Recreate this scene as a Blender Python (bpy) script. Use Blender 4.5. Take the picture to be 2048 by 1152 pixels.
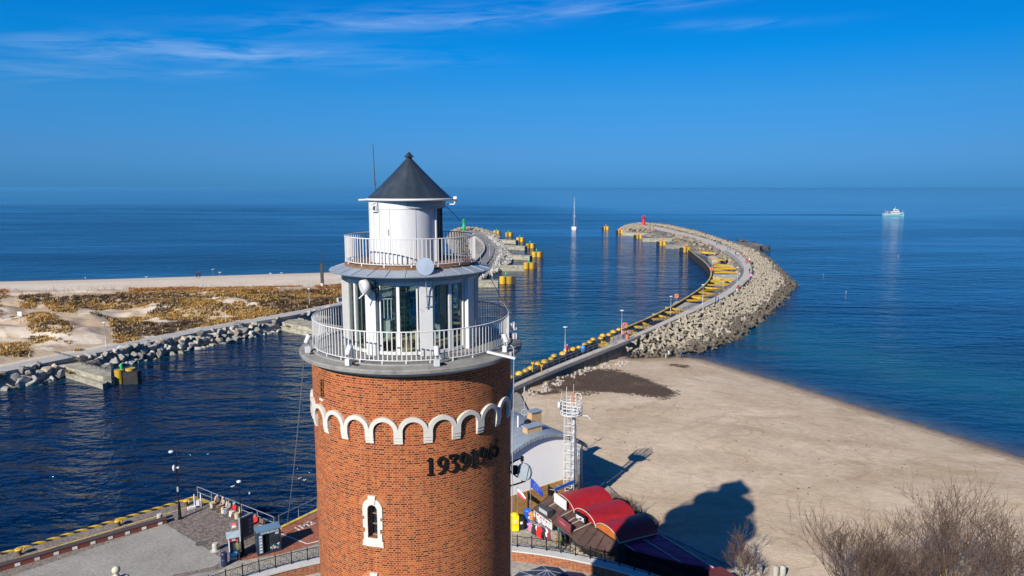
import bpy, bmesh, math, random
import numpy as np
from mathutils import Vector, Matrix

for o in list(bpy.data.objects):
    bpy.data.objects.remove(o)
scene = bpy.context.scene
COL = scene.collection
PI = math.pi
R = math.radians
random.seed(7)
rng = np.random.default_rng(7)

# ---------------------------------------------------------------- camera
CAM_H = 30.0                       # metres above the quay
WZ = -2.0                          # water level
FPX = 1400.0                       # focal length in photo pixels (2048 wide)
PITCH = math.atan(200.0 / FPX)     # camera looks slightly down
cam_d = bpy.data.cameras.new('camera')
cam = bpy.data.objects.new('camera', cam_d)
COL.objects.link(cam)
cam.location = (0, 0, CAM_H)
cam.rotation_euler = (PI / 2 - PITCH, 0, 0)
cam_d.sensor_width = 36.0
cam_d.lens = 36.0 * FPX / 2048.0
cam_d.clip_start = 0.5
cam_d.clip_end = 90000.0
scene.camera = cam

# ---------------------------------------------------------------- light
SUN_AZ, SUN_EL = 32.0, 31.0        # direction the shadows fall (clockwise from +Y), height of the sun
sun_d = bpy.data.lights.new('sun', 'SUN')
sun = bpy.data.objects.new('sun', sun_d)
COL.objects.link(sun)
sun_d.energy = 4.6
sun_d.angle = R(0.53)
sun_d.color = (1.0, 0.93, 0.82)
_sd = Vector((math.sin(R(SUN_AZ)) * math.cos(R(SUN_EL)), math.cos(R(SUN_AZ)) * math.cos(R(SUN_EL)), -math.sin(R(SUN_EL))))
sun.rotation_euler = _sd.to_track_quat('-Z', 'Y').to_euler()
sun.location = (-60, -60, 80)

world = bpy.data.worlds.new('World')
scene.world = world
world.use_nodes = True
wn, wl = world.node_tree.nodes, world.node_tree.links
wn.clear()
def wnode(t, **k):
    n = wn.new(t)
    for a, b in k.items():
        setattr(n, a, b)
    return n
w_out = wnode('ShaderNodeOutputWorld')
w_bg = wnode('ShaderNodeBackground')
w_bg.inputs['Strength'].default_value = 0.1
w_sky = wnode('ShaderNodeTexSky', sky_type='NISHITA', sun_disc=False)
w_sky.sun_elevation = R(SUN_EL)
w_sky.sun_rotation = R(SUN_AZ + 180.0)
w_sky.altitude = 30
w_sky.air_density = 1.0
w_sky.dust_density = 0.3
w_sky.ozone_density = 2.0
w_geo = wnode('ShaderNodeNewGeometry')
w_sep = wnode('ShaderNodeSeparateXYZ')
w_tc = wnode('ShaderNodeTexCoord')
wl.new(w_tc.outputs['Generated'], w_sep.inputs[0])
# deep polarised blue aloft, paler and greyer towards the horizon
w_ramp = wnode('ShaderNodeValToRGB')
wl.new(w_sep.outputs['Z'], w_ramp.inputs[0])
SKY_STOPS = [(0.0, (.044, .205, .625)), (.0147, (.047, .195, .575)), (.0493, (.066, .212, .514)), (.117, (.056, .27, .534)),
             (.182, (.006, .302, .628)), (.243, (.002, .304, .658)), (.5, (.02, .25, .62)), (1.0, (.08, .27, .62))]
els = w_ramp.color_ramp.elements
while len(els) < len(SKY_STOPS):
    els.new(0.5)
for e, (p, c) in zip(els, SKY_STOPS):
    e.position = p
    e.color = (*c, 1)
w_mul = wnode('ShaderNodeMix', data_type='RGBA', blend_type='MULTIPLY')
w_mul.inputs[0].default_value = 1.0
wl.new(w_sky.outputs[0], w_mul.inputs[6])
wl.new(w_ramp.outputs[0], w_mul.inputs[7])
# thin cirrus: streaky noise over azimuth / elevation, only in a few bands
def wmath(op, a, b=None, c=None):
    n = wnode('ShaderNodeMath', operation=op)
    for i, v in enumerate((a, b, c)):
        if v is None:
            continue
        if isinstance(v, (int, float)):
            n.inputs[i].default_value = v
        else:
            wl.new(v, n.inputs[i])
    return n.outputs[0]
az = wmath('ARCTAN2', w_sep.outputs['X'], w_sep.outputs['Y'])
el = wmath('ARCSINE', w_sep.outputs['Z'])
def blob(a0, e0, wa, we, tilt=0.0):
    da = wmath('SUBTRACT', az, a0)
    de = wmath('SUBTRACT', wmath('SUBTRACT', el, e0), wmath('MULTIPLY', da, tilt))
    q = wmath('ADD', wmath('POWER', wmath('ABSOLUTE', wmath('DIVIDE', da, wa)), 2.0), wmath('POWER', wmath('ABSOLUTE', wmath('DIVIDE', de, we)), 2.0))
    return wmath('EXPONENT', wmath('MULTIPLY', q, -1.0))
def px_dir(px, py):
    x = (px - 1024) / FPX; z = -(py - 576) / FPX
    c, s = math.cos(PITCH), math.sin(PITCH)
    Y = c + z * s; Z = -s + z * c
    return math.atan2(x, Y), math.atan2(Z, math.hypot(x, Y))
CL = [(450, 105, .20, .016, .02, 1.0), (620, 112, .17, .012, .0, .7), (160, 97, .07, .014, -.05, .9), (860, 38, .24, .014, .07, .8), (1150, 22, .22, .010, .05, .65),
      (410, 147, .06, .005, .03, .7), (100, 135, .18, .018, .05, .5), (1480, 48, .10, .006, -.03, .4), (560, 62, .1, .012, .05, .35)]
tot = None
for px, py, wa, we, ti, st in CL:
    a0, e0 = px_dir(px, py)
    b = wmath('MULTIPLY', blob(a0, e0, wa, we, ti), st)
    tot = b if tot is None else wmath('MAXIMUM', tot, b)
w_cmb = wnode('ShaderNodeCombineXYZ')
wl.new(wmath('MULTIPLY', az, 7.0), w_cmb.inputs[0])
wl.new(wmath('MULTIPLY', wmath('SUBTRACT', el, wmath('MULTIPLY', az, .06)), 60.0), w_cmb.inputs[1])
w_ns = wnode('ShaderNodeTexNoise')
w_ns.inputs['Scale'].default_value = 1.0
w_ns.inputs['Detail'].default_value = 7.0
w_ns.inputs['Roughness'].default_value = 0.62
w_ns.inputs['Distortion'].default_value = 0.6
wl.new(w_cmb.outputs[0], w_ns.inputs['Vector'])
cl = wmath('MULTIPLY', wmath('SMOOTH_MIN', wmath('MAXIMUM', wmath('MULTIPLY', wmath('SUBTRACT', w_ns.outputs[0], 0.40), 3.4), 0.0), 1.0, .2), tot)
cl = wmath('MULTIPLY', cl, .36)
w_cl = wnode('ShaderNodeMix', data_type='RGBA', blend_type='MIX')
wl.new(cl, w_cl.inputs[0])
w_az = wnode('ShaderNodeMapRange'); wl.new(az, w_az.inputs[0])
for _i, _v in enumerate((-.65, .62, 1.25, .93)): w_az.inputs[_i + 1].default_value = _v
w_sc = wnode('ShaderNodeVectorMath', operation='SCALE'); wl.new(w_mul.outputs[2], w_sc.inputs[0]); wl.new(w_az.outputs[0], w_sc.inputs['Scale'])
wl.new(w_sc.outputs[0], w_cl.inputs[6])
w_cl.inputs[7].default_value = (3.6, 4.6, 6.2, 1)
wl.new(w_cl.outputs[2], w_bg.inputs['Color'])
wl.new(w_bg.outputs[0], w_out.inputs[0])

scene.view_settings.view_transform = 'Standard'
scene.view_settings.look = 'None'
scene.view_settings.gamma = 1.0
scene.view_settings.exposure = 0.75
scene.cycles.use_denoising = True
scene.cycles.max_bounces = 7
scene.cycles.transparent_max_bounces = 12
scene.cycles.caustics_reflective = False
scene.cycles.caustics_refractive = False

# ---------------------------------------------------------------- measuring helpers
_c, _s = math.cos(PITCH), math.sin(PITCH)
def ray(px, py):
    x = (px - 1024) / FPX; z = -(py - 576) / FPX
    return x, _c + z * _s, -_s + z * _c
def gp(px, py, z=0.0):             # point of the horizontal plane z seen at a photo pixel
    x, y, w = ray(px, py)
    t = (z - CAM_H) / w
    return Vector((x * t, y * t, z))
def gY(px, py, Y):                 # point at distance Y seen at a photo pixel
    x, y, w = ray(px, py)
    t = Y / y
    return Vector((x * t, Y, CAM_H + w * t))
def gpl(pts, z=0.0):
    return [gp(x, y, z) for x, y in pts]

# ---------------------------------------------------------------- mesh builder
class MB:
    def __init__(self):
        self.v = []; self.f = []; self.m = []; self.s = []; self.uv = {}
    def add(self, vs, fs, mat=0, smooth=False, uvs=None):
        n = len(self.v)
        self.v.extend([tuple(p) for p in vs])
        for i, f in enumerate(fs):
            if uvs is not None:
                self.uv[len(self.f)] = uvs[i]
            self.f.append(tuple(n + k for k in f)); self.m.append(mat); self.s.append(smooth)
    def box(self, c, d, rz=0.0, mat=0, M=None):
        hx, hy, hz = d[0] / 2, d[1] / 2, d[2] / 2
        vs = [Vector((sx * hx, sy * hy, sz * hz)) for sz in (-1, 1) for sy in (-1, 1) for sx in (-1, 1)]
        if M is None:
            M = Matrix.Translation(Vector(c)) @ Matrix.Rotation(rz, 4, 'Z')
        else:
            M = Matrix.Translation(Vector(c)) @ M
        self.add([M @ p for p in vs], [(0, 2, 3, 1), (4, 5, 7, 6), (0, 1, 5, 4), (2, 6, 7, 3), (0, 4, 6, 2), (1, 3, 7, 5)], mat)
    def bar(self, a, b, w, h=None, mat=0):    # square bar between two points
        a, b = Vector(a), Vector(b)
        d = b - a
        q = d.to_track_quat('X', 'Z').to_matrix().to_4x4()
        self.box((a + b) / 2, (d.length, w, h or w), M=q, mat=mat)
    def tube(self, path, rad, n=8, mat=0, caps=True, smooth=True, closed=False):
        P = [Vector(p) for p in path]
        k = len(P)
        if not hasattr(rad, '__len__'):
            rad = [rad] * k
        up = None
        rings = []
        for i in range(k):
            if closed:
                t = P[(i + 1) % k] - P[i - 1]
            else:
                t = P[min(i + 1, k - 1)] - P[max(i - 1, 0)]
            t = t.normalized() if t.length > 1e-9 else Vector((0, 0, 1))
            if up is None:
                up = Vector((0, 0, 1)) if abs(t.z) < .9 else Vector((1, 0, 0))
            u = t.cross(up)
            if u.length < 1e-6:
                u = t.cross(Vector((0, 1, 0)))
            u.normalize(); w = u.cross(t).normalized(); up = w
            rings.append([P[i] + (u * math.cos(2 * PI * j / n) + w * math.sin(2 * PI * j / n)) * rad[i] for j in range(n)])
        vs = [p for r in rings for p in r]
        fs = []
        for i in range(k if closed else k - 1):
            a, b = i * n, ((i + 1) % k) * n
            for j in range(n):
                fs.append((a + j, a + (j + 1) % n, b + (j + 1) % n, b + j))
        self.add(vs, fs, mat, smooth)
        if caps and not closed:
            self.add(rings[0], [tuple(range(n))[::-1]], mat); self.add(rings[-1], [tuple(range(n))], mat)
    def lathe(self, prof, n=32, c=(0, 0, 0), a0=0.0, a1=2 * PI, mat=0, sharp=True, smooth=True):
        full = abs(a1 - a0 - 2 * PI) < 1e-6
        m = n if full else n + 1
        def ring(r, z):
            return [(c[0] + r * math.sin(a0 + (a1 - a0) * j / n), c[1] - r * math.cos(a0 + (a1 - a0) * j / n), c[2] + z) for j in range(m)]
        segs = [(prof[i], prof[i + 1]) for i in range(len(prof) - 1)]
        if sharp:
            for (r0, z0), (r1, z1) in segs:
                vs = ring(r0, z0) + ring(r1, z1)
                fs = [(j, (j + 1) % m, m + (j + 1) % m, m + j) for j in range(n)]
                self.add(vs, fs, mat, smooth)
        else:
            vs = []
            for r, z in prof:
                vs += ring(r, z)
            fs = []
            for i in range(len(prof) - 1):
                fs += [(i * m + j, i * m + (j + 1) % m, (i + 1) * m + (j + 1) % m, (i + 1) * m + j) for j in range(n)]
            self.add(vs, fs, mat, smooth)
    def prism(self, poly, z0, z1, mat=0, bottom=True):
        n = len(poly)
        ar = sum(poly[i][0] * poly[(i + 1) % n][1] - poly[(i + 1) % n][0] * poly[i][1] for i in range(n))
        if ar < 0:
            poly = poly[::-1]
        vs = [(p[0], p[1], z0) for p in poly] + [(p[0], p[1], z1) for p in poly]
        fs = [(i, (i + 1) % n, n + (i + 1) % n, n + i) for i in range(n)] + [tuple(range(n, 2 * n))]
        if bottom:
            fs.append(tuple(range(n))[::-1])
        self.add(vs, fs, mat)
    def ball(self, c, r, nu=12, nv=8, mat=0, M=None, v0=-PI / 2, v1=PI / 2):
        if not hasattr(r, '__len__'):
            r = (r, r, r)
        vs = []
        for i in range(nv + 1):
            la = v0 + (v1 - v0) * i / nv
            for j in range(nu):
                lo = 2 * PI * j / nu
                p = Vector((r[0] * math.cos(la) * math.cos(lo), r[1] * math.cos(la) * math.sin(lo), r[2] * math.sin(la)))
                if M is not None:
                    p = M @ p
                vs.append(Vector(c) + p)
        fs = [(i * nu + j, i * nu + (j + 1) % nu, (i + 1) * nu + (j + 1) % nu, (i + 1) * nu + j) for i in range(nv) for j in range(nu)]
        self.add(vs, fs, mat, True)
    def strip(self, inner, outer, mat=0, thick=None):   # solid between two 3-D polylines, thick = offset vectors list
        n = len(inner)
        if thick is None:
            self.add(list(inner) + list(outer), [(i, i + 1, n + i + 1, n + i) for i in range(n - 1)], mat)
            return
        ib = [Vector(p) + t for p, t in zip(inner, thick)]
        ob = [Vector(p) + t for p, t in zip(outer, thick)]
        vs = list(inner) + list(outer) + ib + ob
        fs = []
        for i in range(n - 1):
            fs += [(i, i + 1, n + i + 1, n + i), (2 * n + i, 3 * n + i, 3 * n + i + 1, 2 * n + i + 1), (i, 2 * n + i, 2 * n + i + 1, i + 1), (n + i, n + i + 1, 3 * n + i + 1, 3 * n + i)]
        fs += [(0, n, 3 * n, 2 * n), (n - 1, 3 * n - 1, 4 * n - 1, 2 * n - 1)]
        self.add(vs, fs, mat)
    def mesh(self, name, mats):
        me = bpy.data.meshes.new(name)
        me.from_pydata(self.v, [], self.f)
        for m in (mats if isinstance(mats, (list, tuple)) else [mats]):
            me.materials.append(m)
        me.polygons.foreach_set('material_index', self.m)
        me.polygons.foreach_set('use_smooth', self.s)
        if self.uv:
            ul = me.uv_layers.new(name='UVMap')
            for p in me.polygons:
                if p.index in self.uv:
                    for li, co in zip(p.loop_indices, self.uv[p.index]):
                        ul.data[li].uv = co
        me.update()
        return me
    def build(self, name, mats, parent=None, loc=None, rz=None):
        o = bpy.data.objects.new(name, self.mesh(name, mats))
        COL.objects.link(o)
        if parent is not None:
            o.parent = parent
        if loc is not None:
            o.location = loc
        if rz is not None:
            o.rotation_euler.z = rz
        return o

def tag(o, label=None, cat=None, group=None, kind=None):
    if label: o['label'] = label
    if cat: o['category'] = cat
    if group: o['group'] = group
    if kind: o['kind'] = kind
    return o
def thing(name, label, cat, loc=(0, 0, 0), rz=0.0, group=None):
    o = bpy.data.objects.new(name, None)
    o.empty_display_size = .3
    COL.objects.link(o)
    o.location = loc
    o.rotation_euler = (0, 0, rz)
    return tag(o, label, cat, group)
def dup(src, loc, rz=0.0, label=None, group=None, sc=None):
    r = src.copy(); COL.objects.link(r)
    r.location = loc; r.rotation_euler = (0, 0, rz)
    if sc: r.scale = (sc, sc, sc) if not hasattr(sc, '__len__') else sc
    if label: r['label'] = label
    if group: r['group'] = group
    for ch in src.children:
        c = ch.copy(); COL.objects.link(c); c.parent = r
        for g in ch.children:
            d = g.copy(); COL.objects.link(d); d.parent = c
    return r
def struct(o):
    o['kind'] = 'structure'
    return o
def rawmesh(name, v, f, mat, parent=None, smooth=False, attrs=None):
    me = bpy.data.meshes.new(name)
    v = np.asarray(v, dtype=np.float32); f = np.asarray(f, dtype=np.int32)
    k = f.shape[1]
    me.vertices.add(len(v)); me.vertices.foreach_set('co', v.ravel())
    me.loops.add(f.size); me.loops.foreach_set('vertex_index', f.ravel())
    me.polygons.add(len(f))
    me.polygons.foreach_set('loop_start', np.arange(0, f.size, k, dtype=np.int32))
    me.polygons.foreach_set('loop_total', np.full(len(f), k, dtype=np.int32))
    me.polygons.foreach_set('use_smooth', np.full(len(f), smooth))
    for an, arr in (attrs or {}).items():
        arr = np.asarray(arr, dtype=np.float32)
        if arr.ndim == 1:
            a = me.attributes.new(an, 'FLOAT', 'POINT'); a.data.foreach_set('value', arr)
        else:
            a = me.attributes.new(an, 'FLOAT_COLOR', 'POINT'); a.data.foreach_set('color', np.c_[arr, np.ones(len(arr))].astype(np.float32).ravel())
    for m in (mat if isinstance(mat, (list, tuple)) else [mat]):
        me.materials.append(m)
    me.update(); me.validate()
    o = bpy.data.objects.new(name, me); COL.objects.link(o)
    if parent is not None: o.parent = parent
    return o

# ---------------------------------------------------------------- numpy noise / polyline distance
def vnoise(x, y, seed=0):
    xi = np.floor(x).astype(np.int64); yi = np.floor(y).astype(np.int64)
    xf = x - xi; yf = y - yi
    def h(a, b):
        n = (a * 374761393 + b * 668265263 + seed * 974711) & 0x7fffffff
        n = ((n ^ (n >> 13)) * 1274126177) & 0x7fffffff
        return ((n ^ (n >> 16)) & 0xffff) / 65535.0
    u = xf * xf * (3 - 2 * xf); v = yf * yf * (3 - 2 * yf)
    return (h(xi, yi) * (1 - u) + h(xi + 1, yi) * u) * (1 - v) + (h(xi, yi + 1) * (1 - u) + h(xi + 1, yi + 1) * u) * v
def fbm(x, y, seed=0, oct=4):
    s = 0; a = .5
    for i in range(oct):
        s = s + a * vnoise(x * 2 ** i, y * 2 ** i, seed + i * 17); a *= .5
    return s / (1 - .5 ** oct)
def pdist(P, poly):
    best = np.full(len(P), 1e9)
    for a, b in zip(poly[:-1], poly[1:]):
        a = np.array(a[:2]); b = np.array(b[:2]); d = b - a
        t = np.clip(((P - a) @ d) / max(d @ d, 1e-9), 0, 1)
        best = np.minimum(best, np.hypot(*(P - a - t[:, None] * d).T))
    return best
def inpoly(P, poly):
    poly = [(p[0], p[1]) for p in poly]
    ins = np.zeros(len(P), bool); x, y = P[:, 0], P[:, 1]; n = len(poly)
    for i in range(n):
        x0, y0 = poly[i]; x1, y1 = poly[(i + 1) % n]
        if y0 == y1: continue
        c = ((y0 > y) != (y1 > y)) & (x < (x1 - x0) * (y - y0) / (y1 - y0) + x0)
        ins ^= c
    return ins
def resample(poly, step):
    P = [Vector(p) for p in poly]
    L = [0.0]
    for a, b in zip(P[:-1], P[1:]): L.append(L[-1] + (b - a).length)
    n = max(1, int(round(L[-1] / step)))
    out = []; i = 0
    for k in range(n + 1):
        d = L[-1] * k / n
        while i < len(L) - 2 and L[i + 1] < d: i += 1
        t = (d - L[i]) / max(L[i + 1] - L[i], 1e-9)
        out.append(P[i].lerp(P[i + 1], t))
    return out
def smoothpl(poly, it=2):
    P = [Vector(p) for p in poly]
    for _ in range(it):
        Q = [P[0]]
        for a, b in zip(P[:-1], P[1:]):
            Q += [a.lerp(b, .25), a.lerp(b, .75)]
        P = Q + [P[-1]]
    return P
def tangents(P):
    return [((P[min(i + 1, len(P) - 1)] - P[max(i - 1, 0)]).normalized()) for i in range(len(P))]
def nrm2(t):                       # left-hand normal in plan
    return Vector((-t.y, t.x, 0)).normalized()

# ---------------------------------------------------------------- materials
def nodes_of(name):
    m = bpy.data.materials.new(name)
    m.use_nodes = True
    nt = m.node_tree
    nt.nodes.clear()
    out = nt.nodes.new('ShaderNodeOutputMaterial')
    b = nt.nodes.new('ShaderNodeBsdfPrincipled')
    nt.links.new(b.outputs[0], out.inputs[0])
    return m, nt, b, out
class NT:
    def __init__(self, nt): self.nt = nt
    def n(self, t, ins=None, **k):
        n = self.nt.nodes.new(t)
        for a, b in k.items(): setattr(n, a, b)
        for a, b in (ins or {}).items(): self.set(n.inputs[a], b)
        return n
    def set(self, sock, v):
        if isinstance(v, bpy.types.NodeSocket): self.nt.links.new(v, sock)
        else: sock.default_value = v
    def math(self, op, a, b=None, c=None, clamp=False):
        n = self.nt.nodes.new('ShaderNodeMath'); n.operation = op; n.use_clamp = clamp
        for i, v in enumerate((a, b, c)):
            if v is not None: self.set(n.inputs[i], v)
        return n.outputs[0]
    def mix(self, f, a, b, mode='MIX'):
        n = self.nt.nodes.new('ShaderNodeMix'); n.data_type = 'RGBA'; n.blend_type = mode
        self.set(n.inputs[0], f)
        self.set(n.inputs[6], (*a, 1) if isinstance(a, tuple) and len(a) == 3 else a)
        self.set(n.inputs[7], (*b, 1) if isinstance(b, tuple) and len(b) == 3 else b)
        return n.outputs[2]
    def noise(self, vec, scale, detail=4, rough=.55, dist=0.0):
        n = self.nt.nodes.new('ShaderNodeTexNoise')
        if vec is not None: self.nt.links.new(vec, n.inputs['Vector'])
        n.inputs['Scale'].default_value = scale; n.inputs['Detail'].default_value = detail
        n.inputs['Roughness'].default_value = rough; n.inputs['Distortion'].default_value = dist
        return n.outputs[0]
    def ramp(self, f, stops):
        n = self.nt.nodes.new('ShaderNodeValToRGB')
        self.nt.links.new(f, n.inputs[0])
        e = n.color_ramp.elements
        while len(e) < len(stops): e.new(.5)
        for q, (p, c) in zip(e, stops):
            q.position = p; q.color = (*c, 1) if len(c) == 3 else c
        return n.outputs[0]
    def mapr(self, f, a, b, c=0.0, d=1.0):
        n = self.nt.nodes.new('ShaderNodeMapRange')
        self.set(n.inputs[0], f)
        for i, v in enumerate((a, b, c, d)): n.inputs[i + 1].default_value = v
        return n.outputs[0]
    def coords(self, obj=True, scale=(1, 1, 1)):
        t = self.nt.nodes.new('ShaderNodeTexCoord')
        mp = self.nt.nodes.new('ShaderNodeMapping')
        mp.inputs['Scale'].default_value = scale
        self.nt.links.new(t.outputs['Object' if obj else 'UV'], mp.inputs[0])
        return mp.outputs[0]
    def attr(self, name):
        n = self.nt.nodes.new('ShaderNodeAttribute'); n.attribute_name = name
        return n
    def bump(self, h, strength=.3, dist=.02):
        n = self.nt.nodes.new('ShaderNodeBump')
        self.set(n.inputs['Strength'], strength); n.inputs['Distance'].default_value = dist
        self.nt.links.new(h, n.inputs['Height'])
        return n.outputs[0]
MATS = {}
def pm(name, col, rough=.6, var=.25, scale=2.0, bump=.15, metal=0.0, stain=None, rnd=.15, stretch=(1, 1, 1), spec=.5, bdist=.02):
    """painted / stone / metal surface: mottled colour, optional stains, fine bump, a little variation per copy"""
    if name in MATS: return MATS[name]
    m, nt, b, out = nodes_of(name)
    N = NT(nt)
    co = N.coords(True, stretch)
    oi = nt.nodes.new('ShaderNodeObjectInfo')
    va = N.n('ShaderNodeVectorMath', {0: co}, operation='ADD')
    sc = N.n('ShaderNodeVectorMath', operation='SCALE')
    N.set(sc.inputs[0], (37.0, 91.0, 53.0)); N.set(sc.inputs['Scale'], oi.outputs['Random'])
    nt.links.new(sc.outputs[0], va.inputs[1])
    v = va.outputs[0]
    n1 = N.noise(v, scale, 5, .6)
    n2 = N.noise(v, scale * 7.3, 4, .6)
    f = N.math('ADD', N.math('MULTIPLY', n1, .65), N.math('MULTIPLY', n2, .35))
    k = N.mapr(f, .3, .7, 1 - var, 1 + var)
    k = N.math('MULTIPLY', k, N.mapr(oi.outputs['Random'], 0, 1, 1 - rnd, 1 + rnd))
    c = N.mix(1.0, tuple(col), N.n('ShaderNodeCombineColor', {0: k, 1: k, 2: k}).outputs[0], 'MULTIPLY')
    if stain:
        sc_, lo, hi = stain[1], stain[2], stain[3]
        s = N.mapr(N.noise(v, sc_, 6, .65), lo, hi)
        c = N.mix(s, c, tuple(stain[0]))
    nt.links.new(c, b.inputs['Base Color'])
    b.inputs['Roughness'].default_value = rough
    b.inputs['Metallic'].default_value = metal
    b.inputs['Specular IOR Level'].default_value = spec
    if bump:
        nt.links.new(N.bump(n2, bump, bdist), b.inputs['Normal'])
    MATS[name] = m
    return m
def glassmat(name, tint=(.72, .86, .82), tr=.7):
    m, nt, b, out = nodes_of(name)
    N = NT(nt)
    nt.nodes.remove(b)
    t = N.n('ShaderNodeBsdfTransparent', {'Color': (*tint, 1)})
    g = N.n('ShaderNodeBsdfGlossy', {'Color': (1, 1, 1, 1), 'Roughness': .02})
    fr = N.n('ShaderNodeFresnel', {'IOR': 1.5})
    mx = N.n('ShaderNodeMixShader', {0: N.math('MULTIPLY', fr.outputs[0], .75, clamp=True)})
    nt.links.new(t.outputs[0], mx.inputs[1]); nt.links.new(g.outputs[0], mx.inputs[2])
    nt.links.new(mx.outputs[0], out.inputs[0])
    return m
def brickmat(name, stops, mortar, bw=.27, rh=.08, ms=.012, weather=True):
    m, nt, b, out = nodes_of(name)
    N = NT(nt)
    uv = N.coords(False)
    bt = N.n('ShaderNodeTexBrick', {'Vector': uv, 'Color1': (0, 0, 0, 1), 'Color2': (1, 1, 1, 1), 'Mortar': (.5, .5, .5, 1), 'Scale': 1.0, 'Mortar Size': ms, 'Mortar Smooth': .15,
             'Bias': 0.0, 'Brick Width': bw, 'Row Height': rh}, offset=.5, offset_frequency=2, squash=.5, squash_frequency=2)
    c = N.ramp(bt.outputs['Color'], stops)
    co = N.coords(True)
    big = N.noise(co, .35, 5, .6)
    k = N.mapr(big, .3, .7, .8, 1.18)
    c = N.mix(1.0, c, N.n('ShaderNodeCombineColor', {0: k, 1: k, 2: k}).outputs[0], 'MULTIPLY')
    fine = N.noise(co, 25, 3, .6)
    kf = N.mapr(fine, .3, .7, .85, 1.15)
    c = N.mix(1.0, c, N.n('ShaderNodeCombineColor', {0: kf, 1: kf, 2: kf}).outputs[0], 'MULTIPLY')
    c = N.mix(bt.outputs['Fac'], c, mortar)
    if weather:
        s = N.mapr(N.noise(co, .8, 6, .7), .60, .8, 0, .4)
        c = N.mix(s, c, (.36, .20, .11))
        s2 = N.mapr(N.noise(N.coords(True, (1, 1, .25)), 1.6, 5, .7), .60, .78, 0, .55)
        c = N.mix(s2, c, (.085, .045, .035))
        s3 = N.mapr(N.noise(N.coords(True, (1, 1, .12)), 2.3, 5, .7), .62, .76, 0, .35)
        c = N.mix(s3, c, (.40, .25, .16))
    nt.links.new(c, b.inputs['Base Color'])
    b.inputs['Roughness'].default_value = .85
    b.inputs['Specular IOR Level'].default_value = .25
    h = N.math('SUBTRACT', N.math('MULTIPLY', fine, .3), bt.outputs['Fac'])
    nt.links.new(N.bump(h, .5, .012), b.inputs['Normal'])
    return m
BR = [(0.0, (.035, .008, .005)), (.14, (.10, .016, .007)), (.38, (.20, .026, .008)), (.62, (.26, .042, .010)), (.82, (.32, .070, .013)), (.93, (.36, .105, .018)), (1.0, (.10, .045, .035))]
M_BRICK = brickmat('orange_brick', BR, (.335, .148, .064), bw=.285, rh=.096, ms=.0185)
M_BRICK2 = brickmat('rampart_brick', [(p, tuple(v * 1.0 for v in c)) for p, c in BR], (.33, .19, .11), bw=.28, rh=.085, ms=.014)
M_STONE = pm('white_stone', (.49, .465, .41), .7, .10, 3, .12, stain=((.42, .38, .30), 1.6, .60, .82))
M_WHITE = pm('white_paint', (.52, .52, .51), .45, .07, 2.5, .05, stain=((.34, .27, .19), 2.6, .62, .82), rnd=.03)
M_WHITEW = pm('white_weathered_sheet', (.49, .495, .50), .5, .10, 1.5, .08, stain=((.36, .33, .28), 1.6, .58, .85), stretch=(1, 1, .30))
M_SLAB = pm('grey_slab', (.175, .17, .155), .75, .22, 2.5, .25, stain=((.085, .085, .08), 1.2, .5, .75))
M_FASCIA = pm('pale_grey_sheet', (.30, .31, .31), .6, .15, 2.5, .1, stain=((.22, .21, .19), 1.5, .55, .8))
M_ZINC = pm('zinc_sheet', (.27, .315, .36), .5, .16, 1.4, .08, stain=((.20, .23, .26), .9, .5, .8), metal=.2)
M_SLATE = pm('dark_roof_sheet', (.018, .028, .040), .5, .30, 1.2, .12, stain=((.045, .058, .07), 1.5, .5, .8), stretch=(1, 1, .3))
M_BLACK = pm('black_iron', (.007, .007, .008), .8, .2, 4, .05, spec=.15)
M_DARK = pm('dark_metal', (.035, .037, .042), .5, .25, 3, .08)
M_GREY = pm('grey_paint', (.30, .32, .34), .5, .15, 3, .06)
M_GALV = pm('galvanised_steel', (.28, .305, .33), .42, .15, 5, .05, metal=.5)
M_RUST = pm('rusty_timber', (.20, .105, .055), .85, .45, 5, .4, stain=((.05, .03, .02), 3, .5, .7))
M_GREEN = pm('green_paint', (.012, .07, .035), .5, .2, 4, .05)
M_WOODFL = pm('floor_boards', (.36, .26, .15), .6, .25, 2, .1, stretch=(.3, 3, 1))
M_GLASS = glassmat('room_glass')
M_LAMPW = pm('lamp_white', (.56, .57, .58), .35, .05, 5, .0)
M_CONC = pm('concrete', (.34, .325, .29), .85, .22, 1.6, .3, stain=((.16, .15, .12), .9, .5, .78))
M_CONCL = pm('light_concrete', (.44, .42, .385), .85, .16, 1.2, .25, stain=((.27, .25, .22), .8, .5, .8))
M_CONCW = pm('weathered_concrete', (.33, .31, .24), .9, .3, 1.0, .4, stain=((.14, .13, .085), .6, .42, .68), stretch=(1, 1, 2.2))
M_YEL = pm('yellow_paint', (.44, .275, .016), .5, .18, 1.5, .1, stain=((.22, .11, .025), 1.6, .50, .78), rnd=.28)
M_YELDULL = pm('dull_yellow_paint', (.50, .37, .12), .6, .3, 1.5, .15, stain=((.16, .11, .05), 1.5, .5, .75), rnd=.25)
M_RUBBER = pm('black_rubber', (.014, .013, .012), .7, .3, 1.5, .2, stain=((.05, .035, .02), 1.2, .55, .8))
M_RED = pm('red_paint', (.50, .012, .016), .45, .12, 2, .06)
M_GREENB = pm('bright_green_paint', (.01, .36, .11), .45, .12, 2, .06)
M_ORANGE = pm('orange_plastic', (.75, .13, .02), .5, .1, 3, .0)

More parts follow.
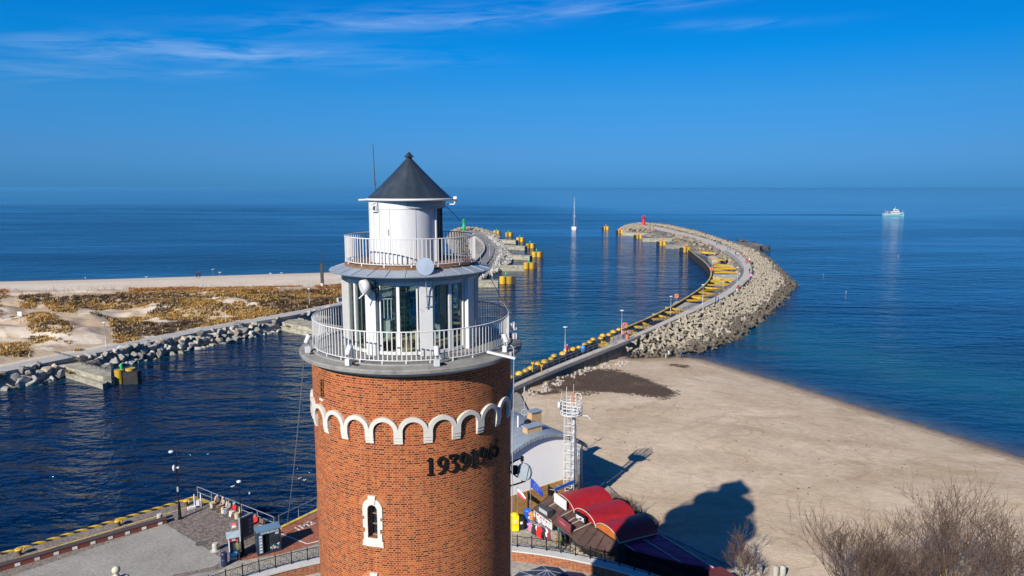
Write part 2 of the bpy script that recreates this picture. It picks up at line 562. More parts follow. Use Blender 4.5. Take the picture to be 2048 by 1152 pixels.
# ================================================================ THE LIGHTHOUSE
LS = .81                            # the drawing below is scaled to the real 7.1 m tower
TX, TY, TZ = -4.56 * LS, 31.5 * LS, 30 * (1 - LS)
def LW(v): return Vector((TX, TY, TZ)) + v * LS
BR_R = 4.50                         # brick shaft radius
def pc(r, th, z):                   # th in degrees, 0 = towards the camera, + = to the right
    t = R(th)
    return Vector((r * math.sin(t), -r * math.cos(t), z))
light = thing('lighthouse', 'round orange brick lighthouse tower with white glazed galleries and dark conical roof', 'lighthouse', (TX, TY, TZ))
light.scale = (LS, LS, LS)

def shaft():
    mb = MB()
    cuts = [(-15.0, 2.75, 15.70, 17.15), (-15.0, 2.75, 12.33, 13.78), (-50.0, 2.3, 21.2, 22.0), (125, 2.75, 12.33, 13.78), (160, 2.75, 15.7, 17.15)]
    ths = set(np.round(np.arange(-180, 181, 3.0), 3)); zs = {-.9, 22.82}
    for c, h, a, b in cuts:
        ths |= {c - h, c + h}; zs |= {a, b}
    ths = sorted(t for t in ths if not any(abs(t - c) < h - 1e-6 and False for c, h, a, b in cuts)); zs = sorted(zs)
    def inside(t0, t1, z0, z1):
        tm, zm = (t0 + t1) / 2, (z0 + z1) / 2
        return any(abs(tm - c) < h and a < zm < b for c, h, a, b in cuts)
    for t0, t1 in zip(ths[:-1], ths[1:]):
        for z0, z1 in zip(zs[:-1], zs[1:]):
            if inside(t0, t1, z0, z1): continue
            vs = [pc(BR_R, t0, z0), pc(BR_R, t1, z0), pc(BR_R, t1, z1), pc(BR_R, t0, z1)]
            u0, u1 = R(t0) * BR_R, R(t1) * BR_R
            me_s = False
            mb.add(vs, [(0, 1, 2, 3)], 0, True, [[(u0, z0), (u1, z0), (u1, z1), (u0, z1)]])
    for c, h, a, b in cuts:         # reveals
        d = BR_R - .42
        q = [pc(BR_R, c - h, a), pc(BR_R, c + h, a), pc(BR_R, c + h, b), pc(BR_R, c - h, b)]
        r = [pc(d, c - h, a), pc(d, c + h, a), pc(d, c + h, b), pc(d, c - h, b)]
        for i in range(4):
            j = (i + 1) % 4
            mb.add([q[i], q[j], r[j], r[i]], [(0, 1, 2, 3)], 0, False, [[(0, 0), (.5, 0), (.5, .4), (0, .4)]])
    return mb, cuts
mb, CUTS = shaft()
o = mb.build('brick_shaft', M_BRICK, light)
# merge the grid so that it shades as one round surface
bm = bmesh.new(); bm.from_mesh(o.data); bmesh.ops.remove_doubles(bm, verts=bm.verts, dist=1e-4); bm.to_mesh(o.data); bm.free()

M_PANE = pm('dark_window_glass', (.012, .016, .022), .08, .3, 2, .0)
M_BARW = pm('window_bar', (.20, .15, .12), .5, .2, 6, .05)
def tower_window(c, z0, z1):
    """white stone surround with toothed edges, keystone, dark pane and bars"""
    hw = R(2.75) * BR_R
    r = hw * .98
    zc = z1 - r
    def P(u, z, rr): return pc(rr, c + math.degrees(u / BR_R), z)
    inn, outp = [], []
    W = .455
    # left side teeth (outline), going up
    prof = [(-W, z0 - .36), (-W, z0 - .13), (-W + .05, z0 - .13), (-W + .05, z0 + .22), (-W + .12, z0 + .22), (-W + .12, z0 + .42), (-W + .02, z0 + .42), (-W + .02, z0 + .78), (-W + .10, z0 + .78), (-W + .10, z0 + .92), (-W + .02, z0 + .92), (-W + .02, zc + .05)]
    RO = W - .02
    arc = [(-RO * math.cos(R(a)), zc + .05 + (RO) * math.sin(R(a))) for a in range(10, 180, 10)]
    left = prof
    right = [(-u, z) for u, z in prof[::-1]]
    outl = left + arc + right
    inl = []
    for u, z in outl:
        if z <= zc: inl.append(((-hw if u < 0 else hw), max(z, z0)))
        else:
            a = math.atan2(z - zc, u)
            inl.append((r * math.cos(a), zc + r * math.sin(a)))
    mb = MB()
    th = [pc(1, c, 0) * -.22] * len(outl)
    mb.strip([P(u, z, BR_R + .05) for u, z in inl], [P(u, z, BR_R + .05) for u, z in outl], 0, th)
    # bottom sill block and keystone
    q = [P(-hw, z0, BR_R + .05), P(hw, z0, BR_R + .05)]
    sl = [P(-W, z0 - .36, BR_R + .05), P(W, z0 - .36, BR_R + .05)]
    mb.strip([P(u, z0 - .002, BR_R + .047) for u in (-W + .06, -.2, 0, .2, W - .06)], [P(u, z0 - .36, BR_R + .06) for u in (-W - .02, -.2, 0, .2, W + .02)], 0, [pc(1, c, 0) * -.3] * 5)
    mb.strip([P(-.12, z1 + .03, BR_R + .085), P(.12, z1 + .03, BR_R + .085)], [P(-.17, z1 + .40, BR_R + .085), P(.17, z1 + .40, BR_R + .085)], 0, [pc(1, c, 0) * -.2] * 2)
    w = mb.build('window', M_STONE, light)
    d = BR_R - .30
    mb = MB()
    mb.add([P(-hw, z0, d), P(hw, z0, d), P(hw, z1, d), P(-hw, z1, d)], [(0, 1, 2, 3)])
    mb.build('pane', M_PANE, w)
    mb = MB()
    for z in (z0 + .5, z0 + .95): mb.bar(P(-hw, z, d + .03), P(hw, z, d + .03), .04)
    mb.bar(P(-hw + .03, z0, d + .03), P(-hw + .03, z1, d + .03), .05); mb.bar(P(hw - .03, z0, d + .03), P(hw - .03, z1, d + .03), .05)
    mb.bar(P(-hw, z0 + .03, d + .03), P(hw, z0 + .03, d + .03), .05)
    mb.build('glazing_bars', M_BARW, w)
    for side in (-1, 1):               # rubbed brick arch over the window, either side of the keystone
     mb = MB()
     for k in range(2, 10):
        k *= side
        a = R(90 + k * 8.6)
        for r0, r1 in ((RO + .015, RO + .215),):
            a0, a1 = a - R(3.7), a + R(3.7)
            pts = [(r0, a0), (r1, a0), (r1, a1), (r0, a1)]
            v = [P(rr * math.cos(x), zc + .05 + rr * math.sin(x), BR_R + .012) for rr, x in pts]
            v2 = [P(rr * math.cos(x), zc + .05 + rr * math.sin(x), BR_R - .05) for rr, x in pts]
            mb.add(v + v2, [(0, 1, 2, 3), (0, 4, 5, 1), (1, 5, 6, 2), (2, 6, 7, 3), (3, 7, 4, 0)])
     mb.build('brick_arch', M_VOUS, w)
M_VOUS = pm('arch_brick', (.40, .14, .055), .85, .3, 9, .2)
for c, h, a, b in CUTS:
    if h < 2.5:
        mb = MB(); d = BR_R - .3
        mb.add([pc(d, c - h, a), pc(d, c + h, a), pc(d, c + h, b), pc(d, c - h, b)], [(0, 1, 2, 3)])
        ww = mb.build('window', M_PANE, light)
        ww['label'] = 'small slit window in plain brick below the gallery'
        mb = MB()
        mb.bar(pc(d + .03, c, a), pc(d + .03, c, b), .05); mb.bar(pc(BR_R - .05, c - h, a - .04), pc(BR_R - .05, c + h, a - .04), .25, .07)
        mb.build('glazing_bars', M_STONE, ww)
    else:
        tower_window(c, a, b)

# white arched corbel band (24 arches), one carved course round the shaft
def arch_band():
    mb = MB()
    N = 24
    pitch = 2 * PI * BR_R / N
    ro = pitch / 2; ri = ro * .70; zc = 20.33; zb = 19.90
    off = 15.0
    r1, r0 = BR_R + .13, BR_R - .05
    def P(u, z, rr): return pc(rr, off + math.degrees(u / BR_R), z)
    for k in range(N):
        u0 = k * pitch
        n = 14
        inn = [(u0 + pitch / 2 - ri * math.cos(PI * i / n), zc + ri * math.sin(PI * i / n)) for i in range(n + 1)]
        out = [(u0 + pitch / 2 - ro * math.cos(PI * i / n), zc + ro * math.sin(PI * i / n)) for i in range(n + 1)]
        nv = pc(1, off + math.degrees((u0 + pitch / 2) / BR_R), 0)
        mb.strip([P(u, z, r1) for u, z in inn], [P(u, z, r1) for u, z in out], 0, [nv * -.2] * (n + 1))
        w = ro - ri
        nv = pc(1, off + math.degrees(u0 / BR_R), 0)
        mb.strip([P(u0 - w, z, r1) for z in (zc, zb + .17)], [P(u0 + w, z, r1) for z in (zc, zb + .17)], 0, [nv * -.2] * 2)
        mb.strip([P(u0 - w - .0, z, r1 - .025) for z in (zb + .155, zb + .03)], [P(u0 + w, z, r1 - .025) for z in (zb + .155, zb + .03)], 0, [nv * -.2] * 2)
        mb.strip([P(u0 - w, z, r1 - .055) for z in (zb + .015, zb - .09)], [P(u0 + w, z, r1 - .055) for z in (zb + .015, zb - .09)], 0, [nv * -.2] * 2)
        # little flat spandrel between neighbouring arches
        mb.strip([P(u0 - w * .55, zc + .10, r1 - .004), P(u0 + w * .55, zc + .10, r1 - .004)], [P(u0 - w, zc - .002, r1 - .004), P(u0 + w, zc - .002, r1 - .004)], 0, [nv * -.15] * 2)
    return mb
arch_band().build('arched_corbel_band', M_STONE, light)

# the dates in black metal figures standing off the brickwork: 19391945
def stroke(mb, pts, wid, P, d0, d1):
    pts = [Vector((x, y, 0)) for x, y in pts]
    tg = tangents(pts)
    L, Q = [], []
    for p, t, w in zip(pts, tg, wid):
        n = Vector((-t.y, t.x, 0)) * w * .40
        L.append(p + n); Q.append(p - n)
    inn = [P(p.x, p.y, d1) for p in L]; out = [P(p.x, p.y, d1) for p in Q]
    n3 = [P(p.x, p.y, d0) - P(p.x, p.y, d1) for p in pts]
    mb.strip(inn, out, 0, n3)
def figure(ch, P, mb):
    d0, d1 = .02, .09
    S = lambda p, w: stroke(mb, p, w, P, d0, d1)
    arc = lambda cx, cy, rx, ry, a0, a1, n=14: [(cx + rx * math.cos(R(a0 + (a1 - a0) * i / n)), cy + ry * math.sin(R(a0 + (a1 - a0) * i / n))) for i in range(n + 1)]
    if ch == '1':
        S([(.24, .03), (.24, .75)], [.13, .13]); S([(.10, .03), (.38, .03)], [.06, .06]); S([(.10, .62), (.17, .66), (.24, .74)], [.05, .06, .03])
    if ch == '9':
        S(arc(.26, .51, .155, .20, 0, 360, 28), [.07 + .055 * abs(math.cos(R(360 * i / 28))) for i in range(29)])
        S([(.42, .48), (.40, .30), (.31, .14), (.16, .03), (.08, .03)], [.13, .12, .10, .07, .08])
    if ch == '3':
        S([(.09, .72), (.42, .72)], [.07, .07]); S([(.09, .72), (.09, .60)], [.05, .04]); S([(.41, .71), (.22, .44)], [.05, .05])
        S(arc(.20, .23, .20, .21, 95, -150, 18), [.06 + .07 * max(0, math.cos(R(95 - 245 * i / 18))) for i in range(19)])
    if ch == '4':
        S([(.33, .02), (.33, .74)], [.12, .12]); S([(.31, .73), (.05, .22)], [.06, .06]); S([(.04, .22), (.47, .22)], [.07, .07]); S([(.22, .03), (.44, .03)], [.05, .05])
    if ch == '5':
        S([(.13, .72), (.43, .72)], [.08, .08]); S([(.13, .73), (.12, .42)], [.05, .05])
        S([(.11, .41)] + arc(.22, .24, .19, .215, 100, -155, 18), [.05] + [.06 + .07 * max(0, math.cos(R(100 - 255 * i / 18))) for i in range(19)])
mb = MB()
for k, ch in enumerate('19391945'):
    u0 = R(14.0) * BR_R - .10 + k * .472 + (.0 if k < 4 else .02)
    figure(ch, lambda x, y, d, u0=u0: pc(BR_R + d, math.degrees((u0 + x) / BR_R), 18.42 + y), mb)
mb.build('date_figures', M_BLACK, light)

# lower gallery
mb = MB()
mb.lathe([(4.42, 22.55), (4.62, 22.62), (4.68, 22.76), (4.96, 22.79), (5.0, 22.80)], 96)
o = mb.build('gallery_cornice', M_FASCIA, light)
mb = MB()
mb.lathe([(5.0, 22.80), (5.01, 22.92), (4.97, 22.97), (4.52, 23.02), (4.50, 23.07), (4.30, 23.07), (4.28, 23.03), (0.0, 23.03)], 96)
mb.build('gallery_slab', M_SLAB, light)
def ring_rail(name, r, z0, z1, step, post_step, zfloor, bar=.034, rail=.028, a0=0, a1=360):
    mb = MB()
    n = int(round(2 * PI * r / step))
    circ = [pc(r, 360 * i / 96, z1) for i in range(96)]
    mb.tube(circ, rail, 6, closed=True, smooth=True)
    mb.tube([Vector((p.x, p.y, z0)) for p in circ], rail * .75, 6, closed=True)
    for i in range(n):
        th = 360 * i / n
        mb.box(pc(r, th, (z0 + z1) / 2), (bar, bar * .55, z1 - z0 - .01), rz=R(th))
    m = int(round(2 * PI * r / post_step))
    for i in range(m):
        th = 360 * (i + .37) / m
        mb.box(pc(r, th, (zfloor + z0) / 2), (.05, .05, z0 - zfloor), rz=R(th))
    return mb.build(name, M_WHITE, light)
o = ring_rail('lower_gallery_railing', 4.41, 23.20, 24.36, .19, .95, 23.0, bar=.042)

# glazed room
PA = [19.3 + 45 * k for k in range(8)]
RG = 2.95
for k, a in enumerate(PA):
    mb = MB()
    mb.box(pc(RG + .02, a, 24.62), (.52, .22, 3.16), rz=R(a))
    mb.box(pc(RG - .16, a, 24.62), (.36, .18, 3.16), rz=R(a))
    pl = mb.build('pillar', M_WHITE, light)
mb = MB()
for k, a in enumerate(PA):
    for d, w in ((22.5, .13), (7.0, .06), (38.0, .06)):
        mb.box(pc(RG - .09, a + d, 24.65), (w, .12, 3.1), rz=R(a + d))
    p, q = pc(RG - .09, a + 5, 0), pc(RG - .09, a + 40, 0)
    for z, h in ((23.14, .14), (26.1, .22)):
        A = [pc(RG - .09, a + 5 + 35 * i / 6, z) for i in range(7)]
        for i in range(6):
            mb.bar(A[i], A[i + 1], .11, h)
mb.build('glazing_frame', M_WHITE, light)
mb = MB()
for a in PA:
    for s in range(6):
        t0, t1 = a + 5 + 35 * s / 6, a + 5 + 35 * (s + 1) / 6
        mb.add([pc(RG - .09, t0, 23.2), pc(RG - .09, t1, 23.2), pc(RG - .09, t1, 26.0), pc(RG - .09, t0, 26.0)], [(0, 1, 2, 3)])
mb.build('glass_panes', M_GLASS, light)
mb = MB()
mb.lathe([(3.02, 26.14), (3.06, 26.16), (3.06, 26.46), (3.02, 26.50)], 64)
mb.build('room_fascia', M_FASCIA, light)
mb = MB()                            # inner room: floor boards, ceiling, stair pole, caged ladder
mb.lathe([(2.78, 23.05), (2.78, 23.10), (0, 23.10)], 48)
mb.build('room_floor', M_WOODFL, light)
mb = MB()
mb.lathe([(2.95, 26.30), (0, 26.28)], 48)
mb.build('room_ceiling', M_SLAB, light)
mb = MB()
mb.tube([(0.55, -.9, 23.1), (.55, -.9, 26.28)], .10, 12)
mb.build('stair_pole', M_BLACK, light)
mb = MB()
lx, ly = -.25, -1.1
for dx in (-.22, .22):
    mb.tube([(lx + dx, ly, 23.1), (lx + dx, ly + .1, 26.28)], .022, 6)
for i in range(11): mb.tube([(lx - .22, ly, 23.3 + i * .28), (lx + .22, ly, 23.3 + i * .28)], .015, 5)
for i in range(7):
    zz = 23.7 + i * .4
    mb.tube([(lx + .38 * math.sin(t) , ly - .35 + .38 * math.cos(t), zz) for t in np.linspace(0, 2 * PI, 13)[:-1]], .014, 5, closed=True)
for i in range(7):
    t = 2 * PI * i / 7
    mb.tube([(lx + .38 * math.sin(t), ly - .35 + .38 * math.cos(t), 23.7), (lx + .38 * math.sin(t), ly - .35 + .38 * math.cos(t), 26.1)], .012, 5)
mb.build('caged_ladder', M_GREEN, light)
mb = MB()
mb.box((.9, .5, 23.6), (.9, .5, 1.0), rz=.4); mb.build('equipment_cabinet', M_GREY, light)
mb = MB(); mb.box((-1.3, .7, 23.5), (.6, .5, .8), rz=-.3)
mb.build('equipment_cabinet', M_GREY, light)
mb = MB()
for i, (cx, cy, rz) in enumerate(((-.9, -1.75, .5), (-.2, -1.5, -.2))):
    mb.box((cx, cy, 23.35), (1.0, .22, .05), rz=rz); mb.box((cx, cy, 23.2), (.9, .18, .22), rz=rz)
mb.build('floor_bench', M_RUST, light)

# sheet metal skirt over the room, upper deck
mb = MB()
segs = 28
mb.lathe([(3.62, 26.44), (2.90, 26.66)], 84, smooth=True)
mb.lathe([(3.62, 26.44), (3.60, 26.40), (3.0, 26.5)], 84)
for k in range(segs):
    a = 360 * k / segs + 4
    mb.bar(pc(3.61, a, 26.455), pc(2.92, a, 26.665), .03, .03)
mb.build('sheet_metal_skirt', M_ZINC, light)
mb = MB()
mb.lathe([(2.93, 26.60), (2.95, 26.74), (2.78, 26.78), (0, 26.78)], 64)
mb.build('upper_deck', M_RUST, light)
ring_rail('upper_gallery_railing', 2.89, 26.86, 27.92, .175, 1.15, 26.72, bar=.04, rail=.026)

# lantern: white sheet drum on the land side, open with posts to the sea
DC = (-.28, -.10)
mb = MB()
mb.lathe([(1.52, 26.78), (1.52, 29.44)], 48, c=(DC[0], DC[1], 0), a0=R(-125), a1=R(72))
mb.lathe([(1.47, 29.44), (1.47, 26.78)], 48, c=(DC[0], DC[1], 0), a0=R(-125), a1=R(72))
mb.build('lantern_drum', M_WHITEW, light)
mb = MB()
def dp(th, z, r=1.527): return pc(r, th, z) + Vector((DC[0], DC[1], 0))
for zz in (29.10,):
    for i in range(30):
        mb.bar(dp(-90 + 5 * i, zz), dp(-85 + 5 * i, zz), .018, .014)
for a in (-14, 28, -48): mb.bar(dp(a, 26.82), dp(a, 29.10), .016)
mb.build('drum_seams', M_FASCIA, light)
mb = MB()
mb.bar(dp(-34, 26.9), dp(-34, 29.09), .02); mb.bar(dp(-14, 27.0), dp(-34, 27.0), .02); mb.bar(dp(-17, 28.0), dp(-17, 28.25), .05)
mb.build('drum_door', M_GREY, light)
mb = MB()
mb.tube([dp(72, 26.78, 1.55), dp(72, 29.46, 1.55)], .075, 10)
mb.build('drain_pipe', M_WHITE, light)
for a in (112, 128, 150, 172, 200, 222):
    mb = MB(); mb.box(pc(1.42, a, 28.1), (.12, .12, 2.7), rz=R(a)); mb.build('lantern_post', M_DARK, light)
mb = MB()
mb.lathe([(1.50, 29.12), (1.58, 29.14), (1.58, 29.46), (1.50, 29.48), (0, 29.48)], 48)
mb.build('lantern_soffit', M_FASCIA, light)
mb = MB()
mb.ball((0, .1, 28.0), (.42, .42, .55), 16, 10); mb.tube([(0, .1, 26.8), (0, .1, 27.5)], .25, 12)
mb.build('lamp_optic', M_DARK, light)
# faceted cone roof with soft seams, ring gutter, finial
mb = MB()
n = 18
vs = []; fs = []
prof = [(1.86, 29.56), (1.30, 30.08), (.72, 30.66), (.13, 31.28)]
for r, z in prof:
    for j in range(n * 4):
        w = abs((j % 4) - 2) / 2.0      # 1 on a seam
        rr = r * (1 - .018 + .022 * w)
        vs.append(pc(rr, 360 * j / (n * 4), z))
m4 = n * 4
for i in range(len(prof) - 1):
    fs += [(i * m4 + j, i * m4 + (j + 1) % m4, (i + 1) * m4 + (j + 1) % m4, (i + 1) * m4 + j) for j in range(m4)]
mb.add(vs, fs, 0, True)
mb.lathe([(1.84, 29.555), (1.82, 29.50), (0, 29.50)], 48)
rf = mb.build('cone_roof', M_SLATE, light)
mb = MB()
mb.lathe([(.13, 31.26), (.13, 31.36)], 20)
mb.lathe([(.24, 31.35), (.02, 31.58)], 4, smooth=False); mb.lathe([(.24, 31.35), (0, 31.34)], 4, smooth=False)
mb.build('finial_cap', M_SLATE, rf)
mb = MB()
mb.tube([pc(1.87, 360 * i / 64, 29.50) for i in range(64)], .055, 8, closed=True)
mb.tube([pc(1.85, -75, 29.49), pc(2.25, -75, 29.47)], .05, 8)
mb.tube([pc(1.85, 60, 29.49), pc(1.62, 66, 29.40)], .05, 8)
mb.build('gutter', M_WHITE, rf)
mb = MB()
mb.tube([(-1.50, .1, 29.5), (-1.56, .1, 30.2), (-1.60, .1, 31.95)], [.028, .022, .014], 8)
mb.box((-1.56, .1, 30.2), (.09, .09, .10)); mb.box((-1.5, .1, 29.62), (.12, .12, .2))
w = mb.build('whip_antenna', M_DARK, light)

# ---- fittings fixed to the lighthouse galleries
def floodlight(px_th, r, z, label):
    t = thing('floodlight', label, 'floodlight', LW(pc(r, px_th, z)), R(px_th), 'white floodlights on the gallery ledge')
    t.scale = (LS, LS, LS)
    return t
fl = floodlight(-24.5, 4.72, 23.0, 'white floodlight on the gallery ledge')
mb = MB(); mb.box((0, 0, .14), (.20, .20, .26)); mb.build('base_box', M_LAMPW, fl)
mb = MB(); mb.tube([(0, .05, .26), (0, .05, .46)], .025, 6); mb.build('bracket', M_GREY, fl)
mb = MB(); mb.tube([(.1, .1, .05), (.25, .22, .02), (.42, .15, .03), (.36, .02, .03), (.2, .06, .03)], .022, 5); mb.build('loose_cable', M_BLACK, fl)
mb = MB()
mb.tube([(-.0, -.06, .44), (.02, .10, .78)], [.10, .12], 12); hd = mb.build('lamp_head', M_LAMPW, fl)
mb = MB(); mb.ball((.021, .115, .79), (.10, .10, .02), 10, 4); mb.build('lens', M_PANE, hd)
for i in range(10):                   # loose cable coil beside it
    pass
FLS = [(-63, 'white floodlight at the left end of the gallery ledge, aimed inward'), (19.5, 'white floodlight on the gallery ledge under the round dish, right of centre'),
       (65, 'white floodlight on the gallery ledge beside the projecting boom'), (98, 'white floodlight at the far right behind the end of the railing'), (170, 'white floodlight on the rear gallery ledge facing the sea')]
fl['label'] = 'white floodlight on the front gallery ledge, left of the middle pillar'
for th, lb in FLS:
    dup(fl, LW(pc(4.72, th, 23.0)), R(th), lb)
# round dish on a pole in front of the skirt
t = thing('dish_antenna', 'round grey faced dish on a thin pole before the upper railing', 'dish', LW(pc(3.12, 20, 25.3))); t.scale = (LS, LS, LS)
mb = MB(); mb.tube([(0, 0, -.25), (-.02, -.12, .6), (-.03, -.35, 1.2)], .024, 8); mb.bar((-.2, .02, -.25), (.16, .02, -.12), .03); mb.bar((-.2, .02, .25), (.16, .02, .30), .03); mb.build('pole', M_GALV, t)
Md = Matrix.Rotation(R(24), 4, 'Z') @ Matrix.Rotation(R(84), 4, 'X')
mb = MB()
pr = [(.37, .0), (.37, .05), (.30, .16), (.16, .24), (.0, .26)]
vs = []
m2 = MB(); m2.lathe(pr, 32)
mb.add([Md @ Vector((p[0], p[1], -p[2])) + Vector((-.02, -.36, 1.55)) for p in m2.v], m2.f, 0, True)
mb.build('dish_shell', M_WHITE, t)
m2 = MB(); m2.lathe([(.365, .012), (0, .03)], 32)
mb = MB(); mb.add([Md @ Vector((p[0], p[1], p[2])) + Vector((-.02, -.36, 1.55)) for p in m2.v], m2.f, 0, True)
mb.build('dish_cover', pm('radome_grey', (.36, .43, .52), .5, .08, 2, .03), t)
# white radome on the left pillar
t = thing('dish_antenna', 'white drum shaped dish with a bracket on the glazed room pillar', 'dish', LW(pc(3.25, -25.5, 25.75))); t.scale = (LS, LS, LS)
mb = MB(); mb.tube([(-.16, -.34, .22), (-.14, -.33, .225), (.02, -.2, .26), (.08, -.16, .27)], [.24, .31, .31, .22], 20); mb.tube([(-.05, -.3, .0), (-.28, -.38, -.22)], .03, 6); mb.build('dish_shell', M_WHITE, t)
mb = MB(); mb.bar((0, -.1, .1), (.36, .12, .2), .09); mb.bar((0, -.1, .3), (.36, .12, .35), .06); mb.bar((.3, .1, -.2), (.3, .1, .5), .07); mb.ball((.2, -.05, .32), .12); mb.tube([(.22, .0, .1), (.4, .05, -.1), (.3, .1, -.4)], .03, 6); mb.build('bracket', M_DARK, t)
mb = MB(); mb.box((.12, -.16, -.02), (.14, .1, .12)); mb.build('feed_box', pm('pale_yellow', (.55, .52, .30), .5), t)
# cameras
def camera_box(label, th, r, z, rz, length=.3):
    t = thing('security_camera', label, 'camera', LW(pc(r, th, z)), rz); t.scale = (LS, LS, LS)
    mb = MB(); mb.bar((0, 0, 0), (.32, 0, .0), .05); mb.bar((.32, 0, 0), (.36, 0, .12), .05); mb.build('bracket', M_WHITE, t)
    mb = MB(); mb.box((.37, -.02, .22), (.14, .26, .13), M=Matrix.Rotation(R(-28), 4, 'X')); mb.build('housing', M_WHITE, t)
    return t
camera_box('white camera on an arm at the right edge of the cone roof', 68, 1.84, 29.30, R(2))
t = thing('security_camera', 'white camera on a bent arm high on the white drum, left side', 'camera', LW(dp(-44, 29.15, 1.53)), R(-44)); t.scale = (LS, LS, LS)
mb = MB(); mb.bar((-.12, -.03, .22), (.22, -.03, .22), .04); mb.bar((.22, -.03, .23), (.22, -.10, -.12), .05); mb.bar((-.1, -.1, -.14), (.22, -.10, -.12), .035); mb.build('bracket', M_WHITE, t)
mb = MB(); mb.box((.03, -.12, .06), (.24, .16, .13), M=Matrix.Rotation(R(20), 4, 'Y')); mb.build('housing', M_WHITE, t)
# dish on black brackets on the right flank
v = pc(BR_R, 84, 16.95)
t = thing('dish_antenna', 'grey round dish on black struts at the right flank of the brick tower', 'dish', LW(v)); t.scale = (LS, LS, LS)
mb = MB()
mb.bar((-.1, 0, .35), (.55, -.2, .75), .06); mb.bar((-.1, 0, -.75), (.7, -.3, -.35), .06); mb.bar((.0, 0, .0), (.35, -.1, -.25), .05); mb.bar((.55, -.2, .8), (.55, -.2, -.45), .07); mb.box((.2, -.05, .1), (.3, .25, .35)); mb.box((.55, -.2, .7), (.16, .14, .2))
mb.build('bracket', M_BLACK, t)
Md = Matrix.Rotation(R(-38), 4, 'Z') @ Matrix.Rotation(R(78), 4, 'X')
m2 = MB(); m2.lathe([(.40, .0), (.40, -.12), (.25, -.22), (0, -.24)], 32); mb = MB(); mb.add([Md @ Vector(p) * 1.0 + Vector((.62, -.36, .12)) for p in m2.v], m2.f, 0, True); mb.build('dish_shell', M_GREY, t)
m2 = MB(); m2.lathe([(.395, .012), (0, .03)], 32); mb = MB(); mb.add([Md @ Vector(p) + Vector((.62, -.36, .12)) for p in m2.v], m2.f, 0, True); mb.build('dish_cover', pm('radome_pale', (.20, .235, .27), .5, .08, 2, .03), t)
# boom, stays, lightning cable
t = thing('boom_arm', 'white square boom sticking out from the right of the lower gallery', 'boom', LW(pc(4.5, 53, 23.12))); t.scale = (LS, LS, LS)
mb = MB(); mb.bar((-.1, .05, .05), (1.1, -.18, -.18), .10); mb.build('beam', M_WHITE, t)
mb = MB(); mb.tube([(1.05, -.17, -.1), (1.02, -.18, .3), (.9, -.1, .35)], .02, 6); mb.box((.9, -.12, .0), (.10, .1, .16)); mb.build('clamp', M_GREY, t)
def cable(name, label, a, b, sag=.15, r=.012, mat=None):
    mb = MB(); a, b = Vector(a), Vector(b)
    mb.tube([a.lerp(b, i / 16) - Vector((0, 0, sag * math.sin(PI * i / 16))) for i in range(17)], r, 5)
    o = mb.build(name, mat or M_GALV)
    tag(o, label, 'cable')
    return o
cable('stay_cable', 'thin steel cable slanting from the lower gallery down to the quay edge', LW(pc(4.9, -88, 22.85)), gp(574, 1046, 0), .5, .02)
cable('stay_cable', 'thin wire from the cone roof down to the right end of the upper railing', LW(pc(1.6, 95, 29.2)), LW(pc(2.92, 92, 27.9)), .02, .012)
cable('stay_cable', 'thin wire from the sheet metal skirt down to the lower railing, right side', LW(pc(3.3, 95, 26.5)), LW(pc(4.42, 88, 24.4)), .02, .012)
cable('lightning_cable', 'dark cable hanging from the boom down the right flank of the tower', LW(pc(4.5, 53, 23.12) + Vector((1.05, -.17, -.15))), LW(pc(4.45, 86, 6.2)), .1, .016, M_GREY)

# ================================================================ WATER, GROUND, BEACHES
# shorelines measured on the photograph
WL_R = smoothpl(gpl([(1262, 716), (1330, 712), (1392, 714), (1440, 727), (1500, 745), (1560, 762), (1600, 774), (1650, 790), (1700, 806), (1760, 825), (1830, 846), (1900, 868), (1980, 893), (2048, 915), (2200, 962), (2500, 1060)], WZ), 2)
JET_SEA = smoothpl(gpl([(940, 822), (1025, 779), (1100, 746), (1200, 706), (1260, 682), (1330, 651), (1400, 620), (1450, 597), (1488, 571), (1506, 548), (1502, 526), (1480, 506), (1450, 491), (1400, 474), (1350, 462), (1308, 453)], .6), 2)
JET_IN = smoothpl(gpl([(930, 812), (1018, 771), (1092, 738), (1190, 699), (1250, 676), (1318, 646), (1386, 614), (1436, 591), (1470, 567), (1486, 547), (1482, 529), (1462, 511), (1436, 496), (1390, 478), (1343, 465), (1303, 456)], .6), 2)
PILE_LINE = smoothpl(gpl([(985, 770), (1040, 750), (1080, 731), (1130, 707), (1180, 686), (1240, 663), (1300, 638), (1350, 612), (1395, 584), (1419, 563), (1424, 545), (1413, 528), (1392, 512), (1378, 501)], .3), 2)
LOW_L = smoothpl(gpl([(-700, 930), (-300, 842), (-60, 793), (0, 781), (70, 769), (130, 756), (200, 742), (280, 723), (420, 692), (500, 676), (560, 661), (610, 650), (690, 628), (800, 598), (900, 575), (960, 561)], WZ), 1)
UPP_L = smoothpl(gpl([(-900, 571), (-400, 567), (-60, 564), (0, 563), (200, 558.5), (400, 552.5), (560, 547.5), (640, 545.5), (760, 541), (850, 532), (905, 505)], WZ), 1)
PATH_L = smoothpl(gpl([(-700, 868), (-300, 797), (-60, 751), (0, 740), (110, 716), (200, 700), (280, 684), (350, 669), (450, 650), (560, 632), (690, 606), (800, 584), (900, 560), (960, 540)], .7), 1)

